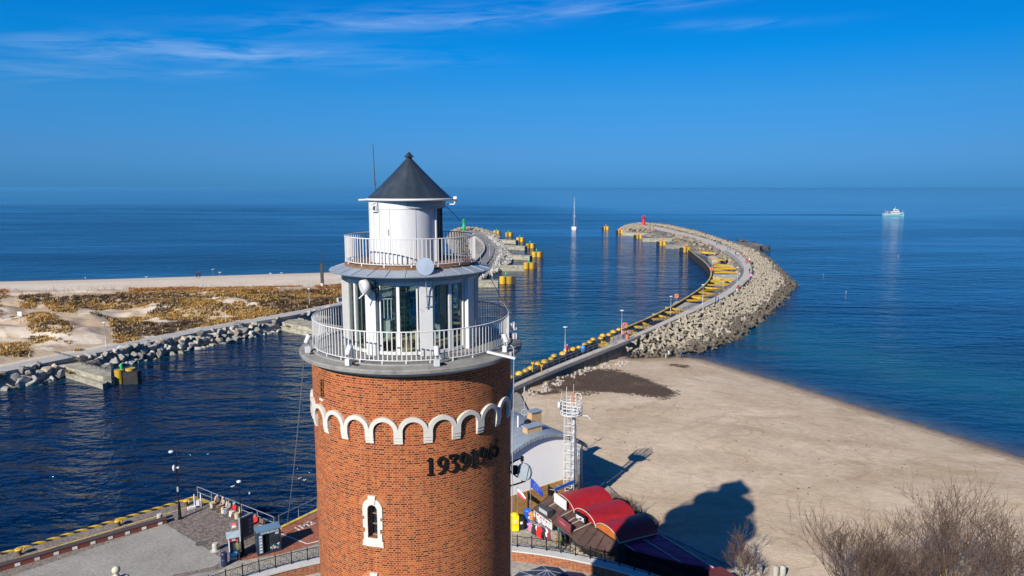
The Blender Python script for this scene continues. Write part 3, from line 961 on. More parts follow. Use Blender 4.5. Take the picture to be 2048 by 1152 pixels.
def grid_axis(lo, hi, step, far_lo, far_hi):
    a = list(np.arange(lo, hi + .01, step))
    d = step
    while a[-1] < far_hi: d *= 1.35; a.append(a[-1] + d)
    d = step
    while a[0] > far_lo: d *= 1.35; a.insert(0, a[0] - d)
    return np.array(a)
xs = grid_axis(-190, 150, 2.0, -30000, 30000); ys = grid_axis(44, 345, 2.0, -200, 60000)
X, Y = np.meshgrid(xs, ys)
P2 = np.c_[X.ravel(), Y.ravel()]
nx, ny = len(xs), len(ys)
idx = np.arange(nx * ny).reshape(ny, nx)
F = np.stack([idx[:-1, :-1], idx[:-1, 1:], idx[1:, 1:], idx[1:, :-1]], -1).reshape(-1, 4)
dR = pdist(P2, WL_R); dU = pdist(P2, UPP_L); dL = pdist(P2, LOW_L)
wob = fbm(P2[:, 0] / 14, P2[:, 1] / 14, 5) - .5
shal = np.maximum.reduce([.85 * np.exp(-((dR - 27 + wob * 22) / 13.0) ** 2), .6 * np.exp(-np.maximum(dU, 0) / 28.0), .75 * np.exp(-dL / 1.8)])
edge = np.maximum(np.exp(-(dR / 1.7)), .45 * np.exp(-(dU / 2.0)))
harb = inpoly(P2, [(p.x, p.y) for p in LOW_L] + [tuple(gp(1010, 500, WZ)[:2]), tuple(gp(1200, 480, WZ)[:2])] + [(p.x, p.y) for p in PILE_LINE[::-1]] + [(-40, 20), (-200, 20)]).astype(float)
green = np.exp(-((dR - 30) / 26.0) ** 2)

def water_mat():
    m, nt, b, out = nodes_of('water')
    N = NT(nt)
    g = nt.nodes.new('ShaderNodeNewGeometry')
    pos = g.outputs['Position']
    sp = N.n('ShaderNodeSeparateXYZ', {0: pos})
    def sv(sx, sy, rz=0.0):
        mp = nt.nodes.new('ShaderNodeMapping'); nt.links.new(pos, mp.inputs[0])
        mp.inputs['Scale'].default_value = (sx, sy, 1); mp.inputs['Rotation'].default_value = (0, 0, rz)
        return mp.outputs[0]
    # wind patches: long calm and ruffled streaks
    big = N.noise(sv(.0026, .012, .05), 1.0, 5, .6, .4)
    mid = N.noise(sv(.010, .045, .08), 1.0, 4, .6, .3)
    ruf = N.mapr(N.math('ADD', N.math('MULTIPLY', big, .65), N.math('MULTIPLY', mid, .35)), .40, .60)
    w1 = N.noise(sv(.42, .85, .30), 1.0, 1.2, .5, .3)
    w2 = N.noise(sv(.075, .20, .22), 1.0, 2, .5, .4)
    w3 = N.noise(sv(1.9, 2.8, .5), 1.0, 2, .5)
    h = N.math('ADD', N.math('ADD', N.math('MULTIPLY', w1, .48), N.math('MULTIPLY', w2, 1.6)), N.math('MULTIPLY', w3, .14))
    # a far calm belt along the horizon and ruffled sea to the west of the moles
    calm = N.mapr(N.math('ADD', N.math('ADD', sp.outputs['Y'], N.mapr(sp.outputs['X'], 0, 260, 0, 620)), N.math('MULTIPLY', N.math('SUBTRACT', big, .5), 900.0)), 1100, 1480)
    west = N.mapr(sp.outputs['X'], -40, 160, 1.0, 0.0)
    st = N.math('MULTIPLY', N.mapr(ruf, 0, 1, .26, 1.2), N.math('SUBTRACT', 1.0, N.math('MULTIPLY', calm, .72)))
    st = N.math('MULTIPLY', st, N.mapr(west, 0, 1, .75, 1.35))
    # smooth wakes: the ferry track and the yacht's path
    def streak(y0, x0, x1, w, slope=0.0):
        d = N.math('ABSOLUTE', N.math('SUBTRACT', N.math('SUBTRACT', sp.outputs['Y'], y0), N.math('MULTIPLY', N.math('SUBTRACT', sp.outputs['X'], x0), slope)))
        f = N.math('SUBTRACT', 1.0, N.math('DIVIDE', d, w), clamp=True)
        a = N.math('MULTIPLY', N.math('GREATER_THAN', sp.outputs['X'], min(x0, x1)), N.math('LESS_THAN', sp.outputs['X'], max(x0, x1)))
        return N.math('MULTIPLY', f, a)
    ferry = gp(1768, 430, WZ)
    s1 = N.math('MULTIPLY', streak(ferry.y - 2, ferry.x, -30, 26.0, -.03), N.mapr(sp.outputs['X'], 120, 430, .15, 1.0))
    at_sh = N.attr('shallow').outputs['Fac']; at_e = N.attr('edge').outputs['Fac']; at_h = N.attr('harbour').outputs['Fac']; at_g = N.attr('green').outputs['Fac']
    deep = N.mix(at_h, (.0004, .036, .115), (.0008, .0055, .022))
    deep = N.mix(N.math('MULTIPLY', ruf, .85), deep, (.0003, .014, .052))
    deep = N.mix(N.math('MULTIPLY', s1, .8), deep, (.0005, .008, .03))
    deep = N.mix(N.math('MULTIPLY', at_g, .7), deep, (.002, .042, .082))
    patch = N.mapr(N.noise(sv(.03, .09, .3), 1.0, 4, .6), .40, .62, .55, 1.0)
    col = N.mix(N.math('MULTIPLY', at_sh, patch), deep, (.006, .066, .105))
    col = N.mix(at_e, col, (.10, .085, .055))
    nt.links.new(col, b.inputs['Base Color'])
    b.inputs['IOR'].default_value = 1.33
    b.inputs['Specular Tint'].default_value = (.35, .80, 1.0, 1)
    rgh = N.math('MULTIPLY', N.math('MULTIPLY', N.mapr(ruf, 0, 1, .35, 1.0), N.mapr(west, 0, 1, .07, .15)), N.math('SUBTRACT', 1.0, N.math('MULTIPLY', calm, .6)))
    nt.links.new(N.math('ADD', N.math('MULTIPLY', rgh, N.mapr(at_h, 0, 1, 1.0, .55)), N.math('ADD', N.math('MULTIPLY', s1, .35), .04)), b.inputs['Roughness'])
    st = N.math('MULTIPLY', st, N.math('SUBTRACT', 1.0, N.math('MULTIPLY', at_e, .8)))
    st = N.math('ADD', st, N.math('MULTIPLY', s1, .6))
    bn = nt.nodes.new('ShaderNodeBump')
    nt.links.new(st, bn.inputs['Strength']); bn.inputs['Distance'].default_value = 1.35
    nt.links.new(h, bn.inputs['Height'])
    nt.links.new(bn.outputs[0], b.inputs['Normal'])
    return m
M_WATER = water_mat()
o = rawmesh('sea_water', np.c_[P2, np.full(len(P2), WZ)], F, M_WATER, attrs={'shallow': shal, 'edge': edge, 'harbour': harb, 'green': green})
struct(o)

def sand_mat(name, base, dark, tint2, wetz=True):
    m, nt, b, out = nodes_of(name)
    N = NT(nt)
    g = nt.nodes.new('ShaderNodeNewGeometry'); pos = g.outputs['Position']
    mp = nt.nodes.new('ShaderNodeMapping'); nt.links.new(pos, mp.inputs[0]); mp.inputs['Scale'].default_value = (1, 1.5, 1); mp.inputs['Rotation'].default_value = (0, 0, .6)
    v = mp.outputs[0]
    a = N.noise(v, .07, 6, .6, .5); c = N.noise(v, .9, 5, .65); d = N.noise(v, 5.0, 3, .6)
    col = N.mix(N.mapr(a, .35, .65), base, tint2)
    k = N.mapr(c, .3, .7, .86, 1.12)
    col = N.mix(1.0, col, N.n('ShaderNodeCombineColor', {0: k, 1: k, 2: k}).outputs[0], 'MULTIPLY')
    col = N.mix(N.mapr(d, .55, .8, 0, .35), col, dark)
    big = N.noise(v, .16, 5, .7, 1.0)
    col = N.mix(N.mapr(big, .60, .74, 0, .45), col, dark)
    deb = N.noise(v, 1.7, 5, .75, .4)
    col = N.mix(N.mapr(deb, .70, .76, 0, .8), col, tuple(x * .35 for x in dark))
    sp = N.n('ShaderNodeSeparateXYZ', {0: pos})
    wob = N.math('ADD', sp.outputs['Z'], N.math('MULTIPLY', N.math('SUBTRACT', c, .5), .12))
    wet = N.mapr(wob, WZ + .05, WZ + .36, 1, 0)
    col = N.mix(N.math('MULTIPLY', wet, .92), col, (.135, .095, .062))
    if not wetz:
        vg = N.attr('veg').outputs['Fac']
        vm = N.mapr(N.math('ADD', vg, N.math('MULTIPLY', N.math('SUBTRACT', deb, .5), .7)), .62, 1.15, 0, .75)
        col = N.mix(vm, col, N.mix(N.mapr(c, .35, .65), (.19, .105, .04), (.34, .225, .10)))
    if wetz:
        wd = N.attr('weed').outputs['Fac']
        wdm = N.mapr(N.math('ADD', wd, N.math('MULTIPLY', N.math('SUBTRACT', N.noise(v, .8, 6, .75), .5), .9)), .42, .58)
        col = N.mix(N.math('MULTIPLY', wdm, .93), col, N.mix(N.mapr(d, .35, .65), (.022, .013, .010), (.062, .036, .025)))
        for sc_, th_, am_ in ((.045, .010, .45), (.09, .012, .35)):
            tn = N.noise(mp.outputs[0], sc_, 2, .4, 1.5)
            tk = N.math('SUBTRACT', 1.0, N.math('DIVIDE', N.math('ABSOLUTE', N.math('SUBTRACT', tn, .5)), th_), clamp=True)
            col = N.mix(N.math('MULTIPLY', N.math('MULTIPLY', tk, N.mapr(c, .4, .6, .2, 1.0)), am_), col, (.23, .16, .10))
        stk = N.mapr(N.noise(v, .05, 6, .72, 1.6), .52, .66, 0, .5)
        col = N.mix(stk, col, (.27, .175, .095))
    line = N.math('SUBTRACT', 1.0, N.math('ABSOLUTE', N.math('DIVIDE', N.math('SUBTRACT', wob, WZ + .30), .05)), clamp=True)
    col = N.mix(N.math('MULTIPLY', line, N.mapr(deb, .5, .6, 0, .7)), col, (.07, .05, .035))
    nt.links.new(col, b.inputs['Base Color'])
    nt.links.new(N.mapr(wet, 0, 1, .95, .45), b.inputs['Roughness'])
    b.inputs['Specular IOR Level'].default_value = .2
    hh = N.math('ADD', N.math('MULTIPLY', c, .6), N.math('MULTIPLY', d, .5))
    nt.links.new(N.bump(hh, .8, .2), b.inputs['Normal'])
    return m
M_SAND = sand_mat('beach_sand', (.515, .415, .30), (.26, .185, .11), (.40, .31, .21))
M_DUNE = sand_mat('dune_sand', (.56, .485, .39), (.33, .25, .17), (.50, .425, .33), False)

# right-hand beach
xs = np.arange(-6, 190, 1.1); ys = np.arange(14, 136, 1.1)
X, Y = np.meshgrid(xs, ys); P2 = np.c_[X.ravel(), Y.ravel()]
beach_poly = [(p.x, p.y) for p in JET_SEA if p.y < 140][::1]
k = min(range(len(beach_poly)), key=lambda i: (Vector(beach_poly[i]) - Vector(WL_R[0][:2])).length)
beach_poly = beach_poly[:k + 1] + [(p.x, p.y) for p in WL_R] + [(200, 5), (-8, 5), (-8, 100)]
ins = inpoly(P2, beach_poly)
dR = pdist(P2, WL_R)
dB = pdist(P2, [Vector((a, b, 0)) for a, b in beach_poly])
z = np.where(ins, WZ + .10 * dR / (1 + .028 * dR), WZ - .08 * dB - .05)
z = np.minimum(z, -.38)
z += np.where(ins, (fbm(P2[:, 0] / 5, P2[:, 1] / 3, 3) - .5) * .30 * np.clip(dR / 12, 0, 1) + (fbm(P2[:, 0] / 1.3, P2[:, 1] / 1.3, 9) - .5) * .10 * np.clip(dR / 6, 0, 1), 0)
z = np.minimum(z, -.12)
nx, ny = len(xs), len(ys)
idx = np.arange(nx * ny).reshape(ny, nx)
F = np.stack([idx[:-1, :-1], idx[:-1, 1:], idx[1:, 1:], idx[1:, :-1]], -1).reshape(-1, 4)
weed_p = [gpl(p, -.8) for p in ([(1130, 748), (1200, 736), (1255, 744), (1300, 762), (1352, 786), (1340, 800), (1280, 794), (1215, 790), (1120, 786), (1085, 776)], [(1060, 792), (1110, 784), (1130, 790), (1080, 799)], [(1335, 722), (1375, 725), (1385, 732), (1345, 728)])]
wd = np.zeros(len(P2))
for q in weed_p:
    dq = pdist(P2, q + [q[0]]); wd = np.maximum(wd, np.where(inpoly(P2, [(p.x, p.y) for p in q]), .5 + .5 * np.minimum(dq / 2.5, 1), .5 - .5 * np.minimum(dq / 2.5, 1)))
struct(rawmesh('beach', np.c_[P2, z], F, M_SAND, smooth=True, attrs={'weed': wd}))
BEACH_P, BEACH_Z = P2, z.reshape(ny, nx)
def beach_z(x, y):
    i = int(np.clip(round((x - xs_b[0]) / 1.1), 0, len(xs_b) - 1)); j = int(np.clip(round((y - ys_b[0]) / 1.1), 0, len(ys_b) - 1))
    return float(BEACH_Z[j, i])
xs_b, ys_b = xs, ys

# western spit: revetment bank, path shelf, dunes, beach
low = resample(LOW_L, 2.0)
n_s = 190; n_t = 130
low = resample(LOW_L, sum((b - a).length for a, b in zip(LOW_L[:-1], LOW_L[1:])) / (n_s - 1))[:n_s]
upp = resample(UPP_L, sum((b - a).length for a, b in zip(UPP_L[:-1], UPP_L[1:])) / (n_s - 1))[:n_s]
ts = np.concatenate([np.linspace(-.03, .22, 50), np.linspace(.22, 1.06, n_t - 50 + 1)[1:]])
V = np.array([[list(a.lerp(b, 0))[:2] + (list(b)[:2]) for a, b in zip(low, upp)]])[0]
A2, B2 = V[:, :2], V[:, 2:]
P3 = (A2[None] * (1 - ts[:, None, None]) + B2[None] * ts[:, None, None]).reshape(-1, 2)
spit_poly = [(p.x, p.y) for p in low] + [(p.x, p.y) for p in upp[::-1]]
insS = inpoly(P3, spit_poly)
dlow = pdist(P3, LOW_L); dupp = pdist(P3, UPP_L); dpath = pdist(P3, PATH_L)
pathband = [(p.x, p.y) for p in PATH_L] + [(p.x, p.y) for p in LOW_L[::-1]]
harbside = inpoly(P3, pathband)
u = dlow / (dlow + np.maximum(dpath - 2.2, 0) + 1e-6)
zb = WZ - 1.2 + (.3 - WZ + 1.2) * u ** 1.25
nz = fbm(P3[:, 0] / 16, P3[:, 1] / 11, 21); nz2 = fbm(P3[:, 0] / 5, P3[:, 1] / 4, 33)
d0 = 40 + np.clip((P3[:, 0] + 175) / 100, 0, 1) * 17
dune = (np.clip((nz - .36) * 3.2, 0, 1) * 2.0 + (nz2 - .42) * 1.5) * np.clip((dpath - 3) / 9, 0, 1) * np.clip((dupp - d0) / 22, 0, 1)
ridge = np.exp(-((dupp - d0 - 8) / 6.0) ** 2) * .35
zs_ = np.minimum(WZ + .085 * dupp, .62) + np.maximum(dune, 0) + ridge * np.clip((dpath - 6) / 10, 0, 1)
z3 = np.where(harbside, zb, zs_)
z3 = np.where(insS, z3, WZ - .35 * np.minimum(dlow, dupp) - .1)
idx = np.arange(len(P3)).reshape(len(ts), n_s)
F = np.stack([idx[:-1, :-1], idx[:-1, 1:], idx[1:, 1:], idx[1:, :-1]], -1).reshape(-1, 4)[:, ::-1]
den3 = fbm(P3[:, 0] / 14, P3[:, 1] / 9, 71) * .6 + fbm(P3[:, 0] / 4.5, P3[:, 1] / 2.5, 72) * .4
veg = np.clip((den3 - .36) / .08, 0, 1) * (~harbside) * np.clip((dupp - d0 - 1) / 4, 0, 1) * np.clip((dpath - 2.2) / 1.5, 0, 1)
struct(rawmesh('dune_terrain', np.c_[P3, z3], F, M_DUNE, smooth=True, attrs={'veg': veg}))
from mathutils.kdtree import KDTree
_kd = KDTree(len(P3))
for i, (p, q) in enumerate(zip(P3, z3)): _kd.insert((p[0], p[1], 0), i)
_kd.balance()
def spit_z(x, y):
    r = _kd.find_n((x, y, 0), 3)
    w = [1 / (d + .05) for _, _, d in r]
    return sum(z3[i] * a for (_, i, _), a in zip(r, w)) / sum(w)

# asphalt and gravel path on the spit
pp = smoothpl(resample(PATH_L, 3.0), 1); tg = tangents(pp)
M_PATH = pm('path_paving', (.33, .315, .29), .9, .18, .6, .2, stain=((.42, .37, .30), .35, .5, .7))
def ribbon(name, pl, w0, w1, z, thick, mat):
    mb = MB(); tg = tangents(pl)
    a = [Vector((p.x, p.y, z)) + nrm2(t) * w0 for p, t in zip(pl, tg)]; b = [Vector((p.x, p.y, z)) + nrm2(t) * w1 for p, t in zip(pl, tg)]
    mb.strip(b, a, 0, [Vector((0, 0, -thick))] * len(pl))
    return mb.build(name, mat)
struct(ribbon('path', pp, -2.0, 1.9, .72, .5, M_PATH))
struct(ribbon('path_kerb', pp, -2.3, -2.0, .78, .6, M_CONC))

# boulders of the revetments
M_ROCK = pm('grey_granite', (.30, .29, .265), .85, .28, .9, .35, stain=((.115, .105, .095), .8, .5, .72), rnd=.38)
M_ROCKW = pm('warm_granite', (.34, .28, .205), .85, .28, .9, .35, stain=((.13, .11, .08), .8, .5, .72), rnd=.35)
def boulder_mesh(seed, flat=.7):
    rr = random.Random(seed)
    bm = bmesh.new()
    for i in range(11):
        v = Vector((rr.gauss(0, 1), rr.gauss(0, 1), rr.gauss(0, 1))).normalized()
        s = rr.uniform(.75, 1.05)
        bm.verts.new((v.x * s * .62, v.y * s * .48, v.z * s * .40 * (flat / .7)))
    bmesh.ops.convex_hull(bm, input=bm.verts)
    bmesh.ops.delete(bm, geom=[v for v in bm.verts if not v.link_faces], context='VERTS')
    bmesh.ops.bevel(bm, geom=bm.edges[:], offset=.022, segments=1, affect='EDGES', profile=.5)
    me = bpy.data.meshes.new('boulder'); bm.to_mesh(me); bm.free()
    return me
BOULD = [boulder_mesh(100 + i) for i in range(9)]
for i, me in enumerate(BOULD): me.materials.append(M_ROCKW if i in (3, 7) else M_ROCK)
M_WETROCK = pm('wet_rock', (.060, .052, .042), .7, .4, .9, .35, rnd=.3)
BOULD_D = [boulder_mesh(300 + i) for i in range(3)]
for me in BOULD_D: me.materials.append(M_WETROCK)
def place_boulder(x, y, z, s, label, group, rr=random):
    o = bpy.data.objects.new('boulder', rr.choice(BOULD)); COL.objects.link(o)
    o.location = (x, y, z); o.scale = (s * rr.uniform(.9, 1.2), s * rr.uniform(.85, 1.1), s * rr.uniform(.85, 1.2))
    o.rotation_euler = (rr.uniform(-.5, .5), rr.uniform(-.5, .5), rr.uniform(0, 6.28))
    return tag(o, label, 'boulder', group)
def bank_points(px_a, px_b, spacing, seed):
    """points on the bank between waterline and path, between two photo x positions"""
    rr = random.Random(seed); pts = []
    lo = [p for p in resample(LOW_L, .5)]; pa = resample(PATH_L, .5)
    def pxx(p): return 1024 + FPX * p.x / (p.y * _c - (p.z - CAM_H) * _s)
    cand = []
    for p in lo:
        if not (px_a <= pxx(p) <= px_b): continue
        q = min(pa, key=lambda w: (w.x - p.x) ** 2 + (w.y - p.y) ** 2)
        d = Vector((q.x - p.x, q.y - p.y, 0)); L = d.length - 2.3; d.normalize()
        for k in range(30):
            t = rr.uniform(-.4, max(L, .5) + .1)
            x, y = p.x + d.x * t, p.y + d.y * t
            cand.append((x, y, WZ - .25 + (2.75) * max(0, min(1, t / max(L, .5))) ** .85))
    rr.shuffle(cand)
    for c in cand:
        if all((c[0] - e[0]) ** 2 + (c[1] - e[1]) ** 2 > spacing ** 2 for e in pts): pts.append(c)
    return pts
rr = random.Random(3)
BK = []
for px_a, px_b, nm in ((-60, 133, 'large grey boulder in the bank left of the harbour pier'), (172, 565, 'large grey boulder in the long bank below the dune path'), (592, 705, 'grey boulder in the bank right of the grassy pier')):
    BK += [(y, x, zz, nm) for x, y, zz in bank_points(px_a, px_b, .86, px_a)]
BK.sort()
far_rocks = MB(); rr = random.Random(9)
for i, (y, x, zz, nm) in enumerate(BK):
    s_ = rr.uniform(1.5, 2.5)
    if i < 255: place_boulder(x, y, zz, s_, nm, 'boulders of the harbour bank', rr)
    else:
        me = rr.choice(BOULD); M4 = Matrix.Translation((x, y, zz)) @ Matrix.Rotation(rr.uniform(0, 6.28), 4, 'Z') @ Matrix.Rotation(rr.uniform(-.5, .5), 4, 'X') @ Matrix.Scale(s_, 4)
        far_rocks.add([M4 @ v.co for v in me.vertices], [tuple(p.vertices) for p in me.polygons], 0 if rr.random() < .75 else 1)
if far_rocks.v: tag(far_rocks.build('bank_rocks', [M_ROCK, M_ROCKW]), kind='stuff')
print('boulders', len(BK))

# ---------------------------------------------------------------- dune grass (marram), one uncountable mass
def grass_field():
    bare = [gpl(p, 1.0) for p in (
        [(20, 600), (60, 592), (120, 640), (210, 640), (235, 690), (120, 700), (70, 640), (0, 640), (0, 612)],
        [(0, 640), (60, 650), (60, 690), (110, 690), (160, 700), (0, 735), (-60, 745), (-60, 650)],
        [(175, 655), (215, 640), (230, 672), (185, 690)], [(260, 560), (260, 590), (20, 595), (0, 560)], [(95, 598), (225, 590), (240, 602), (110, 612)], [(545, 575), (630, 570), (640, 582), (560, 590)], [(150, 620), (280, 622), (300, 632), (150, 640)])]
    clumps = [gpl(p, 1.0) for p in ([(52, 640), (90, 640), (150, 668), (140, 692), (90, 680)], [(0, 688), (50, 690), (62, 712), (0, 716)], [(40, 600), (60, 592), (90, 608), (60, 625), (40, 622)])]
    n = 95000
    rg = np.random.default_rng(5)
    t = rg.uniform(.02, .98, n); s = rg.uniform(0, n_s - 1.001, n)
    si = s.astype(int); sf = (s - si)[:, None]
    a = A2[si] * (1 - sf) + A2[si + 1] * sf; b = B2[si] * (1 - sf) + B2[si + 1] * sf
    P = a * (1 - t[:, None]) + b * t[:, None]
    dp_ = pdist(P, PATH_L); du = pdist(P, UPP_L)
    hs = inpoly(P, pathband)
    den = fbm(P[:, 0] / 14, P[:, 1] / 9, 71) * .6 + fbm(P[:, 0] / 4.5, P[:, 1] / 2.5, 72) * .4
    keep = (~hs) & (dp_ > 2.6) & (du > 41 + np.clip((P[:, 0] + 175) / 100, 0, 1) * 17 + 9 * (fbm(P[:, 0] / 7, P[:, 1] / 7, 44) - .5)) & (den > .40)
    bz = np.zeros(n, bool)
    for q in bare: bz |= inpoly(P, q)
    for q in clumps: bz &= ~inpoly(P, q)
    keep &= ~bz
    P = P[keep]; du = du[keep]; den = den[keep]
    z = np.array([spit_z(x, y) for x, y in P])
    n = len(P)
    tone = fbm(P[:, 0] / 9, P[:, 1] / 6, 91) + rg.uniform(-.05, .05, n)
    straw = np.array([.42, .235, .052]); rust = np.array([.36, .125, .022]); olive = np.array([.235, .135, .030]); dark = np.array([.085, .048, .028])
    rusty = np.exp(-((du - 48 - np.clip((P[:, 0] + 175) / 100, 0, 1) * 17) / 10) ** 2)
    c = np.where((tone > .52)[:, None], straw, np.where((tone > .43)[:, None], olive, dark))
    c = c * (1 - rusty[:, None] * .8) + rust * rusty[:, None] * .8
    pale = np.array([.44, .32, .15])
    c = np.where((rg.uniform(0, 1, n) < .24)[:, None], pale, c)
    c = c * rg.uniform(.82, 1.18, (n, 1)) * .92
    nb = 7
    h = (rg.uniform(.40, .85, n) * np.clip(den * 1.9, .6, 1.2))[:, None]
    ang = rg.uniform(0, 2 * PI, (n, nb)); lean = rg.uniform(.4, 1.5, (n, nb)); wdt = rg.uniform(.05, .12, (n, nb)); hb = h * rg.uniform(.6, 1.1, (n, nb))
    ox = rg.normal(0, .28, (n, nb)); oy = rg.normal(0, .28, (n, nb))
    bx = P[:, 0:1] + ox; by = P[:, 1:2] + oy; bzz = np.repeat(z[:, None], nb, 1) - .05
    dx, dy = np.cos(ang), np.sin(ang)
    px_, py_ = -dy * wdt, dx * wdt
    lo0 = np.stack([bx - px_, by - py_, bzz], -1); lo1 = np.stack([bx + px_, by + py_, bzz], -1)
    mx = bx + dx * lean * hb * .35; my = by + dy * lean * hb * .35; mz = bzz + hb * .7
    m0 = np.stack([mx - px_ * .8, my - py_ * .8, mz], -1); m1 = np.stack([mx + px_ * .8, my + py_ * .8, mz], -1)
    tx = bx + dx * lean * hb * .95; ty = by + dy * lean * hb * .95; tz = bzz + hb * (1 - .25 * lean)
    t0 = np.stack([tx - px_ * .15, ty - py_ * .15, tz], -1); t1 = np.stack([tx + px_ * .15, ty + py_ * .15, tz], -1)
    V = np.stack([lo0, lo1, m0, m1, t0, t1], 2).reshape(-1, 3)
    k = np.arange(n * nb)[:, None] * 6
    F = np.concatenate([k + np.array([[0, 1, 3, 2]]), k + np.array([[2, 3, 5, 4]])], 0)
    C = np.repeat(np.repeat(c, nb, 0) * rg.uniform(.8, 1.2, (n * nb, 1)), 6, 0)
    m, nt, bb, out = nodes_of('dune_grass'); N = NT(nt)
    nt.links.new(N.attr('tone').outputs['Color'], bb.inputs['Base Color']); bb.inputs['Roughness'].default_value = .8; bb.inputs['Specular IOR Level'].default_value = .2
    o = rawmesh('dune_grass', V, F, m, attrs={'tone': C})
    tag(o, kind='stuff')
grass_field()
# bare twigs along the seaward crest of the dunes
def twig_fringe():
    rg = np.random.default_rng(8)
    mb = MB()
    pts = resample(UPP_L, .55)
    for p in pts:
        if not (-150 < p.x < -40): continue
        for _ in range(2):
            if rg.uniform() < .35: continue
            d = rg.uniform(41, 56) + float(np.clip((p.x + 175) / 100, 0, 1)) * 17
            x, y = p.x + rg.normal(0, .8) + d * .17, p.y - d
            z = spit_z(x, y); h = rg.uniform(.6, 1.7)
            for _ in range(3):
                q = Vector((x + rg.normal(0, .25), y + rg.normal(0, .25), z))
                e = q + Vector((rg.normal(0, .25), rg.normal(0, .25), h * rg.uniform(.6, 1)))
                mb.tube([q, q.lerp(e, .5) + Vector((rg.normal(0, .06), 0, 0)), e], [.03, .02, .008], 3, caps=False)
    tag(mb.build('dune_twigs', pm('reddish_twigs', (.17, .085, .055), .8, .3, 1)), kind='stuff')
twig_fringe()

# seaweed thrown up against the mole, and the rubble at its foot
M_WEED = pm('seaweed_brown', (.048, .030, .020), .85, .5, 1.5, .3, rnd=.2)
def litter(name, polys, n, size, mat, zoff=0.0, flat=.35, edge_soft=4.0, seed=1):
    rg = np.random.default_rng(seed)
    P = []
    bb = np.array([[p.x, p.y] for q in polys for p in q])
    lo, hi = bb.min(0) - 3, bb.max(0) + 3
    C = rg.uniform(lo, hi, (n, 2))
    wx = C + np.c_[(fbm(C[:, 0] / 5, C[:, 1] / 3, 50) - .5) * edge_soft * 2, (fbm(C[:, 0] / 5, C[:, 1] / 3, 51) - .5) * edge_soft * 2]
    ok = np.zeros(n, bool)
    for q in polys: ok |= inpoly(wx, q)
    C = C[ok]
    mb = MB()
    for x, y in C:
        z = beach_z(x, y)
        s = size * rg.uniform(.5, 1.4); a = rg.uniform(0, 6.28); h = s * flat * rg.uniform(.5, 1.3)
        k = 5
        ring = [(x + s * rg.uniform(.6, 1.1) * math.cos(a + 6.283 * j / k), y + .8 * s * rg.uniform(.6, 1.1) * math.sin(a + 6.283 * j / k), z - .06) for j in range(k)]
        top = [(x + .5 * (q[0] - x) + rg.normal(0, .05 * s), y + .5 * (q[1] - y), z + h * rg.uniform(.6, 1.1) + zoff) for q in ring]
        mb.add(ring + top, [(j, (j + 1) % k, k + (j + 1) % k, k + j) for j in range(k)] + [tuple(range(k, 2 * k))])
    return tag(mb.build(name, mat), kind='stuff')
weed = [gpl(p, -.8) for p in ([(1130, 748), (1200, 736), (1255, 744), (1300, 762), (1352, 786), (1340, 800), (1280, 794), (1215, 790), (1120, 786), (1085, 776)], [(1060, 792), (1110, 784), (1130, 790), (1080, 799)], [(1335, 722), (1375, 725), (1385, 732), (1345, 728)])]
litter('seaweed', weed, 15000, .17, M_WEED, .0, .45, 4.5, 4)
scat = [gpl([(1160, 800), (1420, 800), (1640, 860), (2000, 960), (2000, 1090), (1500, 960), (1180, 880)], -.4)]
litter('beach_debris', scat, 420, .13, M_WEED, .0, .4, 6, 12)
rub = [gpl(p, -.9) for p in ([(1035, 806), (1100, 770), (1180, 736), (1250, 712), (1262, 722), (1200, 742), (1130, 772), (1060, 812)],)]
litter('rubble', rub, 1500, .34, pm('rubble_stone', (.34, .30, .27), .9, .4, 1.0, .3), .05, .8, 1.2, 6)

# ================================================================ MOLES
DZ = .6
M_DECK = pm('mole_deck', (.40, .375, .335), .88, .16, .5, .2, stain=((.27, .245, .21), .3, .5, .75))
M_WALLST = pm('dark_wall_stone', (.16, .145, .12), .9, .45, 1.3, .6, stain=((.06, .055, .045), .7, .45, .7))
js, ji = resample(JET_SEA, 2.5), resample(JET_IN, 2.5)
n = min(len(js), len(ji))
L_ = sum((b - a).length for a, b in zip(JET_SEA[:-1], JET_SEA[1:])); Li_ = sum((b - a).length for a, b in zip(JET_IN[:-1], JET_IN[1:]))
js = resample(JET_SEA, L_ / 150)[:150]; ji = resample(JET_IN, Li_ / 150)[:150]
mb = MB(); mb.strip(ji, js, 0, [Vector((0, 0, -.35))] * 150); struct(mb.build('mole_walkway', M_DECK))
mb = MB()                              # retaining walls under the walkway
mb.strip([p + Vector((0, 0, -.35)) + (q - p).normalized() * .12 for p, q in zip(js, ji)], [p + Vector((0, 0, -.35)) - (q - p).normalized() * -.5 for p, q in zip(js, ji)], 0, [Vector((0, 0, -4))] * 150)
mb.strip([p + Vector((0, 0, -.36)) - (p - q).normalized() * .3 for p, q in zip(ji, js)], [p + Vector((0, 0, -.36)) + (q - p).normalized() * .15 for p, q in zip(ji, js)], 0, [Vector((0, 0, -4))] * 150)
o = mb.build('retaining_wall', M_WALLST); tag(o, 'dark stone retaining wall under the curved mole walkway beside the beach', 'wall')
mb = MB()                              # raised outer kerb
kb = [p.lerp(q, .02) for p, q in zip(js, ji)]; kc = [p + (q - p).normalized() * .55 for p, q in zip(js, ji)]
mb.strip([p + Vector((0, 0, .22)) for p in kc[:70]], [p + Vector((0, 0, .22)) for p in kb[:70]], 0, [Vector((0, 0, -.22))] * 70)
kc2 = [p + (q - p).normalized() * .9 for p, q in zip(js, ji)]
mb.strip([p + Vector((0, 0, .5)) for p in kc2[69:]], [p + Vector((0, 0, .5)) for p in kb[69:]], 0, [Vector((0, 0, -.5))] * 81)
